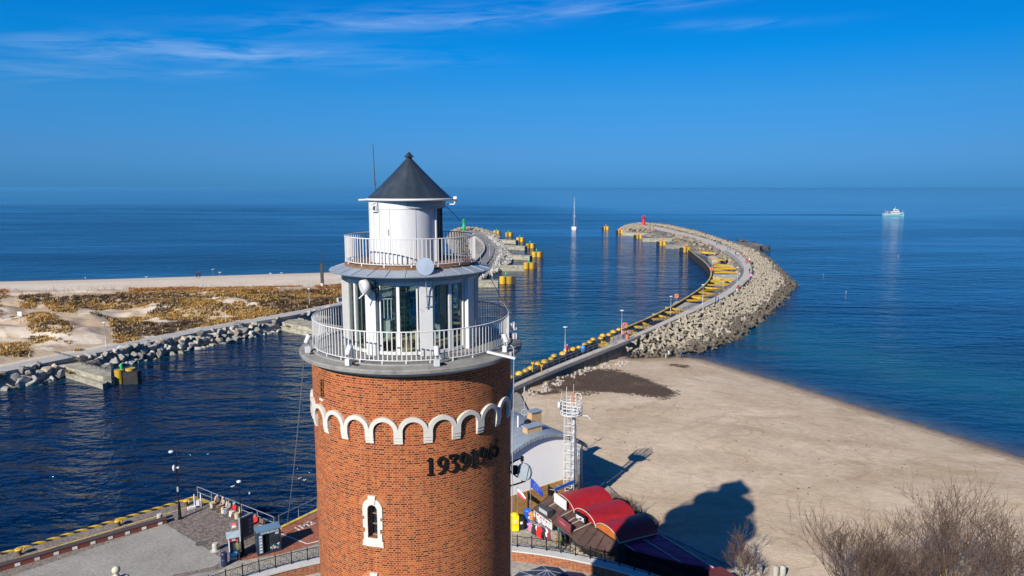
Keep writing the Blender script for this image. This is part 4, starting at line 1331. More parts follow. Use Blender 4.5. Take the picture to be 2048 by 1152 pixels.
tag(mb.build('kerb_wall', pm('brown_concrete', (.30, .255, .20), .9, .25, .8, .3)), 'low brown concrete kerb wall along the outer edge of the curved mole', 'kerb wall')

# inner railing
def railing(name, pts, mat, label, h=1.05, step=2.0, rails=(1.03, .55), r=.035, group=None, infill=0):
    P = resample(pts, step); mb = MB()
    for z in rails: mb.tube([p + Vector((0, 0, z)) for p in P], r, 6)
    for p in P: mb.tube([p, p + Vector((0, 0, h))], r * 1.1, 6)
    if infill:
        for p in resample(pts, infill): mb.tube([p + Vector((0, 0, .1)), p + Vector((0, 0, h - .05))], r * .4, 4, caps=False)
    return tag(mb.build(name, mat), label, 'railing', group)
inr = [q + (p - q).normalized() * .15 for p, q in zip(js, ji)]
railing('railing', inr[3:86], M_GALV, 'long grey steel railing along the inner side of the curved mole', r=.045, infill=.5)

# inner pile row with yellow heads
pl = resample(PILE_LINE, 2.25)
pile = thing('mooring_pile', 'black mooring pile with rounded yellow head in the inner row of the curved mole', 'pile', pl[0], 0, 'yellow headed piles along the mole')
mb = MB(); mb.tube([(0, 0, -3.2), (0, 0, .25)], .50, 12); mb.build('pile_shaft', M_RUBBER, pile)
mb = MB(); mb.lathe([(.58, .22), (.58, .36), (.46, .58), (.22, .70), (0, .73)], 14, sharp=False); mb.build('pile_cap', M_YEL, pile)
pile2 = thing('mooring_pile', 'black timber fender pile with dull tan head in the far part of the mole row', 'pile', (0, 0, 0), 0, 'tan headed fender piles along the mole')
mb = MB(); mb.tube([(0, 0, -3.2), (0, 0, .3)], .42, 10); mb.build('pile_shaft', M_RUBBER, pile2)
mb = MB(); mb.box((0, 0, .38), (.8, .45, .14)); mb.build('pile_cap', pm('tan_timber', (.30, .225, .10), .8, .35, 1.5, .2, rnd=.3), pile2)
seam = gp(1242, 662, .3)
first2 = True
rr = random.Random(11); near_i = [i for i, p in enumerate(pl) if p.y < seam.y]
for i, p in enumerate(pl):
    t = tangents(pl)[i]; rz = math.atan2(t.y, t.x)
    if i in near_i:
        q = p + Vector((t.x * rr.uniform(-.6, .6), t.y * rr.uniform(-.6, .6), rr.uniform(-.15, .2)))
        if i == 0: pile.location = q
        else: dup(pile, q, rr.uniform(0, 6), sc=rr.uniform(.85, 1.12))
    else:
        if first2: pile2.location = p; pile2.rotation_euler.z = rz; first2 = False
        else: dup(pile2, p, rz)
        if i % 1 == 0 and i < len(pl) - 1: dup(pile2, (p + pl[i + 1]) / 2, rz)
mb = MB(); tg = tangents(PILE_LINE)
hi = [p + nrm2(t) * -.3 for p, t in zip(PILE_LINE, tg)]; lo = [p + nrm2(t) * -.7 for p, t in zip(PILE_LINE, tg)]
mb.strip([Vector((p.x, p.y, .12)) for p in lo], [Vector((p.x, p.y, .12)) for p in hi], 0, [Vector((0, 0, -3.6))] * len(hi))
tag(mb.build('fender_wall', M_RUBBER), 'dark fender wall behind the pile row on the harbour side of the mole', 'fender wall')

# yellow steel braces between the pile wall and the walkway
BRC = [((1268, 654), (1308, 655), (1282, 645)), ((1296, 639), (1346, 637), (1306, 629)), ((1320, 625), (1382, 624), (1332, 615)), ((1366, 601), (1430, 600), (1376, 593)), ((1386, 593), (1442, 589), (1393, 584)), ((1402, 582), (1444, 578), (1408, 575)),
       ((1413, 570), (1472, 570), (1417, 562)), ((1421, 561), (1474, 561), (1424, 554)), ((1428, 545), (1472, 545), (1428, 540)), ((1428, 538), (1472, 537), (1427, 533)), ((1427, 532), (1466, 532), (1425, 527)), ((1423, 520), (1462, 520), (1420, 515)), ((1404, 505), (1446, 508), (1399, 502)), ((1245, 664), (1276, 667), (1252, 659)), ((1196, 690), (1222, 690), (1204, 684)), ((1250, 660), (1262, 663), (1244, 656))]
br0 = None
for a, b, c in BRC[:15]:
    A, B, C = gp(*a, .15), gp(*b, .15), gp(*c, .15)
    o = thing('steel_brace', 'yellow V shaped steel brace propping the pile wall off the mole walkway', 'brace', A, 0, 'yellow steel braces of the mole')
    mb = MB(); mb.bar((0, 0, 0), B - A, .55, .5); mb.build('beam', M_YEL, o)
    mb = MB(); mb.bar(C - A, (B - A) * .92 + Vector((0, 0, .05)), .5, .45); mb.build('beam', M_YEL, o)
    mb = MB(); mb.bar(((B - A) * .55), (C - A).lerp(B - A, .5), .3, .3); mb.build('cross_tie', M_YELDULL, o)

# concrete caissons between wall and walkway, and rubble filling further out
for pts, lb in (([(1222, 672), (1243, 666), (1262, 675), (1244, 690), (1226, 700), (1218, 690)], 'grey concrete block behind the piles at the near end of the yellow braces'),
                ([(1347, 606), (1352, 602), (1410, 609), (1408, 618), (1392, 622), (1343, 615)], 'grey concrete slab between the yellow braces in the middle of the mole'),
                ([(1424, 549), (1474, 549), (1474, 557), (1422, 557)], 'grey concrete slab between the yellow braces at the bend of the mole'),
                ([(1416, 512), (1456, 512), (1462, 519), (1424, 519)], 'grey concrete slab among the braces near the outer end of the pile row')):
    P = gpl(pts, .1); mb = MB(); c = sum(P, Vector()) / len(P)
    mb.prism([(p.x, p.y) for p in P], -3, .12)
    tag(mb.build('concrete_block', M_CONC), lb, 'concrete block')

M_MOUND = pm('mole_rubble', (.22, .19, .14), .92, .5, .5, 1.0, stain=((.075, .065, .048), .22, .42, .66), bdist=.3)
def mound(name, outline, ztop, zedge, step, seed, mat=M_MOUND):
    P = [(p.x, p.y) for p in outline]
    a = np.array(P); lo, hi = a.min(0), a.max(0)
    xs = np.arange(lo[0] - step, hi[0] + step * 2, step); ys = np.arange(lo[1] - step, hi[1] + step * 2, step)
    X, Y = np.meshgrid(xs, ys); Q = np.c_[X.ravel(), Y.ravel()]
    ins = inpoly(Q, P); d = pdist(Q, [Vector((*p, 0)) for p in P + [P[0]]])
    d = np.where(ins, d, -d)
    z = np.clip(zedge + d * .55, zedge - 2.0, ztop) + (fbm(Q[:, 0] / 2.2, Q[:, 1] / 2.2, seed) - .5) * .9
    idx = np.arange(len(Q)).reshape(len(ys), len(xs))
    F = np.stack([idx[:-1, :-1], idx[:-1, 1:], idx[1:, 1:], idx[1:, :-1]], -1).reshape(-1, 4)
    F = F[(d[F] > -step * 2.5).any(1)]
    return struct(rawmesh(name, np.c_[Q, z], F, mat))
mound('mole_mound', gpl([(1385, 498), (1420, 511), (1448, 524), (1462, 545), (1480, 562), (1492, 560), (1500, 545), (1496, 520), (1478, 500), (1440, 486), (1400, 472), (1350, 460), (1318, 450), (1295, 448), (1250, 452), (1238, 458), (1250, 464), (1300, 470), (1345, 480), (1362, 490)], -.6), .1, -1.9, 1.6, 4)
mound('outer_mound', gpl([(1262, 690), (1285, 700), (1330, 702), (1395, 698), (1470, 672), (1535, 622), (1576, 572), (1556, 548), (1528, 520), (1510, 508), (1480, 496), (1440, 484), (1400, 468), (1345, 456), (1300, 447), (1282, 449), (1320, 458), (1400, 476), (1450, 493), (1482, 508), (1503, 530), (1504, 548), (1484, 574), (1440, 600), (1380, 628), (1300, 668)], -.9), -.9, -2.6, 1.5, 5)

# tetrapods
M_TET = pm('tetrapod_concrete', (.265, .232, .175), .9, .22, .8, .4, stain=((.20, .17, .12), .7, .5, .75), rnd=.22)
M_TETD = pm('wet_tetrapod', (.085, .07, .05), .8, .35, .8, .4, rnd=.3)
def tetra_mb():
    mb = MB()
    dirs = [Vector((0, 0, 1))] + [Vector((math.cos(a) * .943, math.sin(a) * .943, -.333)) for a in (0, 2 * PI / 3, 4 * PI / 3)]
    for d in dirs:
        mb.tube([(0, 0, 0), d * .55, d * 1.06, d * 1.12], [.44, .37, .255, .19], 8, smooth=True)
    return mb
ME_TET = tetra_mb().mesh('tetrapod', M_TET); ME_TETW = tetra_mb().mesh('tetrapod', M_TETD)
outer = gpl([(1248, 712), (1262, 717), (1330, 716), (1402, 711), (1478, 678), (1545, 624), (1590, 572), (1566, 546), (1540, 520), (1518, 505), (1480, 492), (1440, 480), (1400, 465), (1345, 453), (1306, 446)], WZ)
inner = gpl([(1262, 686), (1268, 684), (1330, 655), (1402, 623), (1452, 599), (1492, 574), (1511, 549), (1508, 526), (1484, 505), (1452, 489), (1442, 484), (1402, 471), (1352, 459), (1312, 450), (1300, 449)], .3)
outr = resample(outer, .8); 
tz_poly = [(p.x, p.y) for p in inner] + [(p.x, p.y) for p in outer[::-1]]
a = np.array(tz_poly); lo, hi = a.min(0), a.max(0)
rg = np.random.default_rng(21)
Q = rg.uniform(lo, hi, (110000, 2)); Q = Q[inpoly(Q, tz_poly)]
acc = []; cell = {}
S = 1.03
for q in Q:
    s_ = S if q[1] < 260 else 1.5
    kx, ky = int(q[0] // 2), int(q[1] // 2)
    if all((q[0] - e[0]) ** 2 + (q[1] - e[1]) ** 2 > s_ * s_ for i in (-1, 0, 1) for j in (-1, 0, 1) for e in cell.get((kx + i, ky + j), ())):
        cell.setdefault((kx, ky), []).append(q); acc.append(q)
acc = np.array(acc)
do = pdist(acc, outer); di = pdist(acc, inner)
uu = do / (do + di + 1e-6)
zt = WZ - .15 + uu ** .8 * 2.15 + rg.uniform(-.25, .35, len(acc))
order = np.argsort(acc[:, 1])
rest = MB()
def rot_rand(r):
    return Matrix.Rotation(r.uniform(0, 6.28), 3, 'Z') @ Matrix.Rotation(r.gauss(0, .55), 3, 'X') @ Matrix.Rotation(r.gauss(0, .55), 3, 'Y')
rr = random.Random(5)
tp = tetra_mb()
dist_near = gp(1262, 700, 0).y
for rank, i in enumerate(order):
    x, y = acc[i]; zz = float(zt[i]); M3 = rot_rand(rr); s = rr.uniform(.64, .82)
    wet = zz < WZ + .62 + .25 * rr.random()
    if rank < 296:
        o = bpy.data.objects.new('tetrapod', ME_TETW if wet else ME_TET); COL.objects.link(o)
        o.location = (x, y, zz + .35); o.rotation_euler = M3.to_euler(); o.scale = (s, s, s)
        if wet: tag(o, 'dark wet concrete tetrapod at the waterline of the mole', 'tetrapod', 'wet tetrapods at the waterline')
        else: tag(o, 'grey concrete tetrapod in the dry heap on the seaward side of the mole', 'tetrapod', 'tetrapods of the mole')
    else:
        sc = s * (1.0 if y < 260 else 1.25)
        rest.add([M3 @ (Vector(p) * sc) + Vector((x, y, zz + .35)) for p in tp.v], tp.f, 1 if wet else 0, True)
tag(rest.build('tetrapod_mass', [M_TET, M_TETD]), kind='stuff')
# loose dark rocks in the shallows
rk = [(1552, 600), (1573, 597), (1558, 590), (1535, 612), (1566, 612), (1540, 583), (1590, 568), (1520, 628), (1525, 634), (1505, 640), (1575, 585), (1487, 662), (1519, 640), (1493, 650), (1470, 672)]
for x, y in rk:
    p = gp(x, y, WZ)
    for k in range(2): 
        o = place_boulder(p.x + rr.uniform(-1.2, 1.2), p.y + rr.uniform(-1.5, 1.5), WZ - .05, rr.uniform(.9, 1.9), 'dark wet rock standing out of the shallow water off the tetrapods', 'rocks in the shallows', rr)
        o.data = BOULD_D[rr.randrange(3)] if 'BOULD_D' in globals() else o.data

rr2 = random.Random(61); oe = resample(outer, 1.5)
for k, q in enumerate(oe):
    if not (gp(1470, 680, WZ).y < q.y < gp(1566, 546, WZ).y + 6) or rr2.random() < .25: continue
    o = place_boulder(q.x + rr2.uniform(-1.6, 1.4), q.y + rr2.uniform(-1.2, 1.2), WZ + rr2.uniform(-.1, .15), rr2.uniform(.8, 1.8), 'dark wet rock at the foot of the tetrapods on the seaward waterline', 'dark rocks at the foot of the tetrapods', rr2)
    o.data = BOULD_D[rr2.randrange(3)]

# spur of flat slabs
M_SPUR = pm('spur_stone', (.15, .13, .105), .9, .4, .5, .5, stain=((.05, .045, .035), .4, .4, .65))
sp = gpl([(1446, 482), (1478, 484), (1510, 486), (1523, 489), (1520, 494), (1500, 495), (1470, 492)], -.4)
mb = MB(); mb.prism([(p.x, p.y) for p in sp], -3, -.35)
for k in range(7):
    c = gp(1450 + k * 11, 484 + k * .9, -.3); mb.box((c.x, c.y, -.22), (4.2, 3.0, .5), rz=rr.uniform(-.3, .3))
tag(mb.build('stone_spur', M_SPUR), 'low weathered slab spur sticking out seaward from the mole bend', 'spur')
for x0, y0, x1, y1, n_ in ((1500, 497, 1538, 496, 34), (1508, 505, 1515, 512, 12), (1520, 494, 1536, 500, 12), (1446, 481, 1512, 484, 16)):
    for k in range(n_):
        t = rr.random(); p = gp(x0 + (x1 - x0) * t, y0 + (y1 - y0) * t + rr.uniform(-2.5, 3.5), WZ)
        o = place_boulder(p.x, p.y, WZ + rr.uniform(-.1, .7), rr.uniform(1.3, 2.6), 'dark rock heaped round the slab spur of the mole', 'rocks round the spur', rr); o.data = BOULD_D[rr.randrange(3)]

# piers with yellow dolphins
M_BRASS = pm('signal_green', (.02, .38, .22), .5)
def pier(a, b, w, label, ztop=-.15):
    A, B = gp(*a, ztop), gp(*b, ztop)
    d = (B - A); rz = math.atan2(d.y, d.x)
    t = thing('concrete_pier', label, 'pier', (A + B) / 2, rz)
    mb = MB(); L = d.length
    mb.box((0, 0, -1.7), (L, w, 3.2)); mb.build('pier_body', M_CONCW, t)
    mb = MB(); mb.box((0, 0, .01), (L + .2, w + .25, .35)); mb.build('pier_top', M_CONCW, t)
    return t
def dolphin(px, py, side, label, light='green', group=None, sc=1.0):
    p = gp(px, py, WZ)
    t = thing('dolphin_post', label, 'dolphin', (p.x, p.y, WZ), 0, group); t.scale = (sc, sc, sc)
    for dx in (-1.15, 1.15):
        mb = MB(); mb.tube([(dx, 0, -2), (dx, 0, 2.35)], 1.08, 18); mb.tube([(dx, 0, 2.35), (dx, 0, 2.47)], [1.08, .9], 18)
        pp_ = mb.build('drum_post', M_YEL, t)
    mb = MB(); s = 2.6 * side
    mb.box((s, .1, .9), (1.2, 2.8, 2.6)); mb.box((0, 1.5, .7), (4.0, .6, 2.4))
    for z in (.2, 1.0, 1.8): mb.tube([(s + .45 * side, -1.4, z), (s + .45 * side, 1.5, z)], .25, 8)
    mb.build('fender_frame', M_RUBBER, t)
    mb = MB(); mb.tube([(0, 0, 2.0), (0, 0, 3.0)], .14, 8); mb.tube([(0, 0, 3.0), (0, 0, 3.5), (0, 0, 3.9)], [.35, .35, .12], 10)
    mb.build('signal_lamp', M_GREENB if light == 'green' else M_ORANGE, t)
    return t
GW = 'yellow dolphins of the western mole'; GE = 'yellow dolphins of the eastern mole'
pier((908, 562), (996, 562), 3.4, 'lowest concrete pier of the western mole, just right of the lighthouse room')
pier((985, 532), (1048, 532), 3.4, 'second lowest concrete pier of the western mole with a yellow dolphin at its end', )
pier((1016, 510), (1062, 512), 3.2, 'mossy concrete pier in the middle of the western mole')
pier((1006, 491), (1052, 493), 3.0, 'fourth concrete pier of the western mole counting outward')
pier((992, 479), (1034, 481), 3.0, 'farthest concrete pier of the western mole')
for x, y, lb in ((1012, 567, 'nearest yellow twin drum dolphin off the western mole'), (1058, 537, 'yellow twin drum dolphin at the end of the second western pier'), (1073, 514, 'yellow twin drum dolphin farthest into the channel'),
                 (1060, 496, 'yellow twin drum dolphin at the end of the fourth western pier'), (1040, 483, 'yellow twin drum dolphin at the end of the farthest western pier'), (1017, 472, 'yellow twin drum dolphin standing free, second from the western tip'), (993, 468, 'yellow twin drum dolphin nearest the rocks at the western tip')):
    dolphin(x, y, 1, lb, 'green', GW, 1.0)
pier((1247, 465), (1312, 467), 3.0, 'farthest concrete pier of the eastern mole, below the red beacon')
pier((1285, 477), (1352, 477), 3.0, 'second concrete pier of the eastern mole counting from the tip')
pier((1334, 490), (1392, 489), 3.0, 'third concrete pier of the eastern mole, before the pile row begins')
for x, y, lb in ((1212, 459, 'yellow twin drum dolphin standing free off the eastern tip'), (1241, 467, 'yellow twin drum dolphin at the end of the farthest eastern pier'), (1278, 477, 'yellow twin drum dolphin at the end of the second eastern pier'), (1325, 491, 'yellow twin drum dolphin at the end of the third eastern pier'), (1373, 504, 'yellow twin drum dolphin at the outer end of the pile row')):
    dolphin(x, y, -1, lb, 'orange', GE, 1.0)

# ---------------------------------------------------------------- western mole
WM = smoothpl(gpl([(690, 606), (800, 584), (900, 560), (958, 532), (976, 512), (981, 498), (974, 486), (958, 474), (938, 466)], .6), 2)
M_ASPH = pm('dark_asphalt', (.14, .135, .13), .9, .2, .5, .2, stain=((.22, .21, .19), .3, .5, .75))
tgw = tangents(WM)
def off(pl, d, z): return [Vector((p.x, p.y, z)) + nrm2(t) * d for p, t in zip(pl, tangents(pl))]
mb = MB(); mb.strip(off(WM, -2.2, .78), off(WM, 2.2, .78), 0, [Vector((0, 0, -4))] * len(WM)); struct(mb.build('western_mole_road', M_ASPH))
mb = MB(); mb.strip(off(WM, 2.25, 1.7), off(WM, 2.9, 1.7), 0, [Vector((0, 0, -4))] * len(WM))
tag(mb.build('parapet_wall', M_CONC), 'curved concrete parapet wall along the seaward side of the western mole road', 'parapet')
mound('western_mound', gpl([(690, 607), (800, 586), (900, 562), (960, 548), (990, 536), (1015, 524), (1024, 514), (1022, 504), (1008, 492), (992, 480), (1000, 470), (985, 464), (955, 458), (925, 457), (900, 462), (890, 475), (905, 500), (930, 512), (948, 516), (930, 532), (870, 548), (760, 560), (690, 580)], -.8), .5, -2.0, 2.0, 14, pm('western_rubble', (.30, .28, .25), .92, .5, .5, 1.0, stain=((.12, .11, .095), .25, .42, .66), bdist=.3))
def rockfield(name, polys, z0, n, size, seed, mats, w=None):
    rg2 = random.Random(seed); mb = MB()
    tmpl = []
    for me in BOULD[:6]:
        tmpl.append(([v.co.copy() for v in me.vertices], [tuple(p.vertices) for p in me.polygons]))
    for q in polys:
        a = np.array([(p.x, p.y) for p in q]); lo, hi = a.min(0), a.max(0)
        C = np.random.default_rng(seed).uniform(lo, hi, (n * 3, 2)); C = C[inpoly(C, [tuple(x) for x in a])][:n]
        d = pdist(C, list(q) + [q[0]])
        for (x, y), dd in zip(C, d):
            v, f = rg2.choice(tmpl); s = size * rg2.uniform(.7, 1.35)
            M3 = rot_rand(rg2)
            mb.add([M3 @ (p * s) + Vector((x, y, z0 + min(dd * .4, 2.2) + rg2.uniform(-.2, .4))) for p in v], f, rg2.randrange(len(mats)))
    return tag(mb.build(name, mats), kind='stuff')
rockfield('western_mole_rocks', [gpl([(958, 549), (985, 538), (978, 524), (986, 510), (984, 496), (974, 482), (960, 472), (985, 470), (1004, 482), (1010, 492), (1020, 506), (1024, 516), (1014, 526), (992, 540), (960, 556)], -.5)], -1.6, 760, 2.1, 31, [M_ROCK, pm('pale_granite', (.38, .365, .34), .85, .25, .9, .3)])
rockfield('western_tip_rocks', [gpl([(898, 470), (902, 461), (930, 457), (960, 459), (996, 468), (1000, 474), (975, 476), (958, 468), (938, 464), (925, 468), (944, 480), (955, 492), (956, 506), (946, 515), (915, 505)], -.5)], -1.2, 900, 2.0, 32, [M_TET, M_ROCKW])
rockfield('eastern_tip_rocks', [gpl([(1236, 460), (1248, 452), (1285, 449), (1312, 452), (1316, 459), (1300, 466), (1250, 465)], -.5)], -1.0, 420, 2.0, 33, [M_TET, M_ROCKW])
rockfield('mole_fill_rocks', [gpl([(1400, 500), (1378, 490), (1352, 481), (1330, 470), (1352, 470), (1400, 482), (1440, 498), (1462, 516), (1468, 540), (1440, 530), (1424, 512)], -.2)], -.7, 260, 1.7, 34, [M_ROCKW, M_MOUND])
rockfield('mole_fill_rocks', [gpl([(1475, 540), (1488, 552), (1474, 566), (1440, 586), (1405, 602), (1440, 584), (1462, 566)], -.2)], -.8, 130, 1.3, 35, [M_ROCKW, M_MOUND])

# piers on the spit bank, with flat aprons
def apron(pts, z, label, h=3.0):
    P = gpl(pts, z); mb = MB(); mb.prism([(p.x, p.y) for p in P], z - h, z); o = mb.build('concrete_landing', M_CONCW); tag(o, label, 'landing'); return o
apron([(112, 722), (118, 714), (222, 738), (222, 752), (206, 754), (120, 730)], -.3, 'upper concrete landing with a dark railing beside the grey boulders')
apron([(122, 742), (140, 735), (212, 752), (214, 765), (205, 768)], -1.1, 'lower ledge of the concrete landing, overgrown with dry grass')
apron([(540, 640), (552, 634), (640, 644), (700, 655), (700, 662), (625, 656)], -.2, 'long concrete landing left of the lower gallery railing')
apron([(560, 652), (610, 650), (700, 662), (700, 668), (625, 665)], -1.0, 'lower ledge of the long landing with a patch of green grass')
railing('railing', gpl([(112, 714), (216, 744), (228, 742)], .0), M_DARK, 'dark mesh railing on the concrete landing by the yellow drum dolphin', h=1.1, step=1.6, infill=.4, r=.04)
p = gp(248, 766, WZ)
t = thing('dolphin_post', 'single yellow drum dolphin with a black box fender at the spit landing', 'dolphin', (p.x, p.y, WZ), .2)
mb = MB(); mb.tube([(-.6, 0, -2), (-.6, 0, 2.3)], .72, 20); mb.build('drum_post', M_YEL, t)
mb = MB(); mb.tube([(.95, .5, -2), (.95, .5, 2.35)], .75, 18); mb.build('drum_post', M_YEL, t)
mb = MB(); mb.box((1.35, -.1, .9), (2.2, 2.0, 2.2)); mb.build('fender_frame', M_RUBBER, t)
mb = MB(); mb.tube([(-.3, .3, 2.3), (-.3, .3, 3.0), (-.3, .3, 3.3)], [.22, .22, .1], 10); mb.build('signal_lamp', M_GREENB, t)
def tuft_stuff(name, pts, z, n, seed, cols):
    rg = np.random.default_rng(seed); mb = MB(); P = gpl(pts, z); a = np.array([(p.x, p.y) for p in P]); lo, hi = a.min(0), a.max(0)
    C = rg.uniform(lo, hi, (n * 4, 2)); C = C[inpoly(C, [tuple(q) for q in a])][:n]
    for x, y in C:
        for k in range(6):
            t = rg.uniform(0, 6.28); h = rg.uniform(.25, .6); w = .05
            d = Vector((math.cos(t), math.sin(t), 0)); s = Vector((-d.y, d.x, 0)) * w
            b = Vector((x, y, z)) + d * .1
            mb.add([b - s, b + s, b + d * h * .6 + Vector((0, 0, h))], [(0, 1, 2)])
    return tag(mb.build(name, cols), kind='stuff')
tuft_stuff('dry_grass_clump', [(128, 736), (150, 724), (165, 735), (158, 748), (135, 748)], -1.05, 260, 3, pm('dry_straw', (.30, .22, .10), .9, .4, 1))
tuft_stuff('green_grass_patch', [(566, 650), (596, 648), (602, 654), (575, 655)], -1.0, 200, 4, pm('moss_green', (.10, .16, .03), .9, .4, 1))

# ---------------------------------------------------------------- lamps, beacons, life rings
def lamp_post(p, h, label, group, src=[None]):
    if src[0] is None:
        t = thing('lamp_post', label, 'lamp post', p, 0, group)
        mb = MB(); mb.tube([(0, 0, 0), (0, 0, .35), (0, 0, .4), (0, 0, 4.9)], [.13, .13, .075, .055], 10); mb.build('pole', M_GALV, t)
        mb = MB(); mb.ball((0, 0, 5.0), (.42, .30, .13), 14, 8); mb.build('lamp_head', M_LAMPW, t)
        t.scale = (1, 1, h / 5.1); src[0] = t; return t
    return dup(src[0], p, 0, label, group, (1, 1, h / 5.1))
LG = 'lamp posts along the eastern mole'
for (x, yb, yt, lb) in ((1130, 709, 653, 'tall grey lamp post nearest the lighthouse on the eastern mole'), (1243, 672, 620, 'grey lamp post on the concrete block beside the first life ring'), (1341, 631, 592, 'grey lamp post among the yellow braces, third along the mole'), (1405, 611, 569, 'grey lamp post by the middle concrete slab of the mole'), (1446, 581, 551, 'grey lamp post before the bend of the mole'), (1474, 571, 534, 'grey lamp post at the bend of the mole')):
    p = gp(x, yb, .55); top = gY(x, yt, p.y); lamp_post(p, top.z - p.z, lb, LG)
LS = 'lamp posts along the dune path'
for (x, yb, yt, lb) in ((213, 697, 644, 'pale lamp post on the dune path above the long boulder bank, leftmost'), (452, 643, 604, 'pale lamp post on the dune path, middle of the three'), (619, 612, 577, 'pale lamp post on the dune path nearest the lighthouse')):
    p = gp(x, yb, .7); top = gY(x, yt, p.y); lamp_post(p, top.z - p.z, lb, LS)
for (x, yb, yt, lb) in ((961, 522, 499, 'small lamp post on the curve of the western mole road'), (979, 513, 489, 'small lamp post beside the pale rocks of the western mole'), (964, 463, 457, 'tiny far lamp post on the western mole near its rocks'), (946, 461, 452, 'tiny far lamp post just right of the green beacon'), (986, 492, 474, 'lamp post among the rocks of the western mole')):
    p = gp(x, yb, .7); top = gY(x, yt, p.y); lamp_post(p, max(3.0, top.z - p.z), lb, 'lamp posts along the western mole')
def beacon(px, yb, yt, mat, name, label, dark):
    p = gp(px, yb, .3); H = gY(px, yt, p.y).z - p.z
    t = thing('harbour_beacon', label, 'beacon', p); k = H / 9.0
    mb = MB(); mb.lathe([(1.45, 0), (1.35, .5), (.95, 5.2), (.92, 6.4)], 20); mb.build('tower_body', mat, t)
    mb = MB(); mb.lathe([(.92, 6.3), (1.55, 6.9), (1.55, 7.1), (0, 7.1)], 20)
    for i in range(10): mb.tube([pc(1.5, 36 * i, 7.1), pc(1.5, 36 * i, 8.0)], .05, 5)
    mb.tube([pc(1.5, 15 * i, 8.0) for i in range(24)], .06, 5, closed=True)
    mb.build('gallery', mat, t)
    mb = MB(); mb.tube([(0, 0, 7.1), (0, 0, 8.2), (0, 0, 8.3), (0, 0, 8.9)], [.55, .55, .7, .1], 14); mb.build('lantern', mat, t)
    mb = MB(); mb.box((0, -1.33, 1.0), (.8, .25, 2.0)); mb.build('door', dark, t)
    t.scale = (k, k, k)
beacon(1287, 455, 430, M_RED, 'red', 'red harbour beacon tower at the tip of the eastern mole', pm('dark_red_door', (.25, .01, .015), .5))
beacon(928, 462, 437, M_GREENB, 'green', 'green harbour beacon tower at the tip of the western mole', pm('dark_green_door', (.01, .16, .06), .5))
def life_ring(px, py, label, sc=1.0):
    p = gp(px, py, .5); t = thing('life_ring', label, 'life ring', p, 0, 'orange life rings on the mole')
    mb = MB(); mb.tube([(0, .1, 0), (0, .1, 1.9)], .05, 8); mb.box((0, .08, 1.3), (1.2, .06, 1.5)); mb.build('stand', M_GALV, t)
    mb = MB(); mb.tube([(.55 * math.sin(a), -.05, 1.35 + .6 * math.cos(a)) for a in np.linspace(0, 2 * PI, 21)[:-1]], .17, 8, closed=True); mb.build('ring', M_ORANGE, t)
    t.scale = (sc,) * 3
life_ring(1250, 661, 'orange life ring on a stand by the second lamp post', .8)
life_ring(1353, 600, 'orange life ring on a stand beside the middle concrete slab', .8)
life_ring(1423, 544, 'orange life ring at the bend of the pile wall', .8)
for x, y, lb, mt in ((1065, 743, 'yellow post on the near end of the mole walkway, left of two', M_YEL), (1083, 748, 'yellow post on the near end of the mole walkway, right of two', M_YEL), (1223, 690, 'yellow post at the inner railing near the concrete block', M_YEL), (1166, 704, 'blue bin by the inner railing of the mole', None)):
    p = gp(x, y, DZ)
    if mt:
        mb = MB(); mb.tube([(0, 0, 0), (0, 0, 1.35)], .09, 8); mb.box((0, 0, 1.4), (.45, .12, .35)); tag(mb.build('marker_post', mt, loc=p), lb, 'post')
    else:
        mb = MB(); mb.tube([(0, 0, 0), (0, 0, .05), (0, 0, 1.1), (0, 0, 1.2)], [.3, .38, .42, .3], 12); tag(mb.build('litter_bin', pm('blue_plastic', (.01, .18, .55), .45), loc=p), lb, 'bin')

# dark day mark on the dunes
p = gp(645, 575, 1.2)
t = thing('day_mark', 'dark timber day mark post with a white base on the dunes', 'day mark', p)
h = gY(645, 528, p.y).z - p.z; k = h / 8.4
mb = MB(); mb.box((0, 0, 5.0), (.95, .9, 6.8)); mb.tube([(.35, 0, 8.4), (.38, 0, 13)], [.10, .06], 6); mb.box((.6, 0, 8.0), (.7, .5, .9)); mb.build('mast', M_DARK, t)
mb = MB(); mb.tube([(0, 0, 0), (0, 0, 1.6)], .62, 14); mb.build('base_drum', M_WHITE, t)
t.scale = (k, k, k)
p = gp(42, 652, 1.6)
t = thing('warning_sign', 'white sign on a red and white post where the sand track meets the dunes', 'sign', p)
mb = MB(); mb.tube([(0, 0, 0), (0, 0, 1.1)], .06, 6); mb.build('post_foot', M_RED, t)
mb = MB(); mb.tube([(0, 0, 1.1), (0, 0, 2.4)], .06, 6); mb.build('post', M_WHITE, t)
mb = MB(); mb.box((0, -.05, 2.6), (.9, .06, .9)); mb.build('sign_panel', M_WHITE, t)

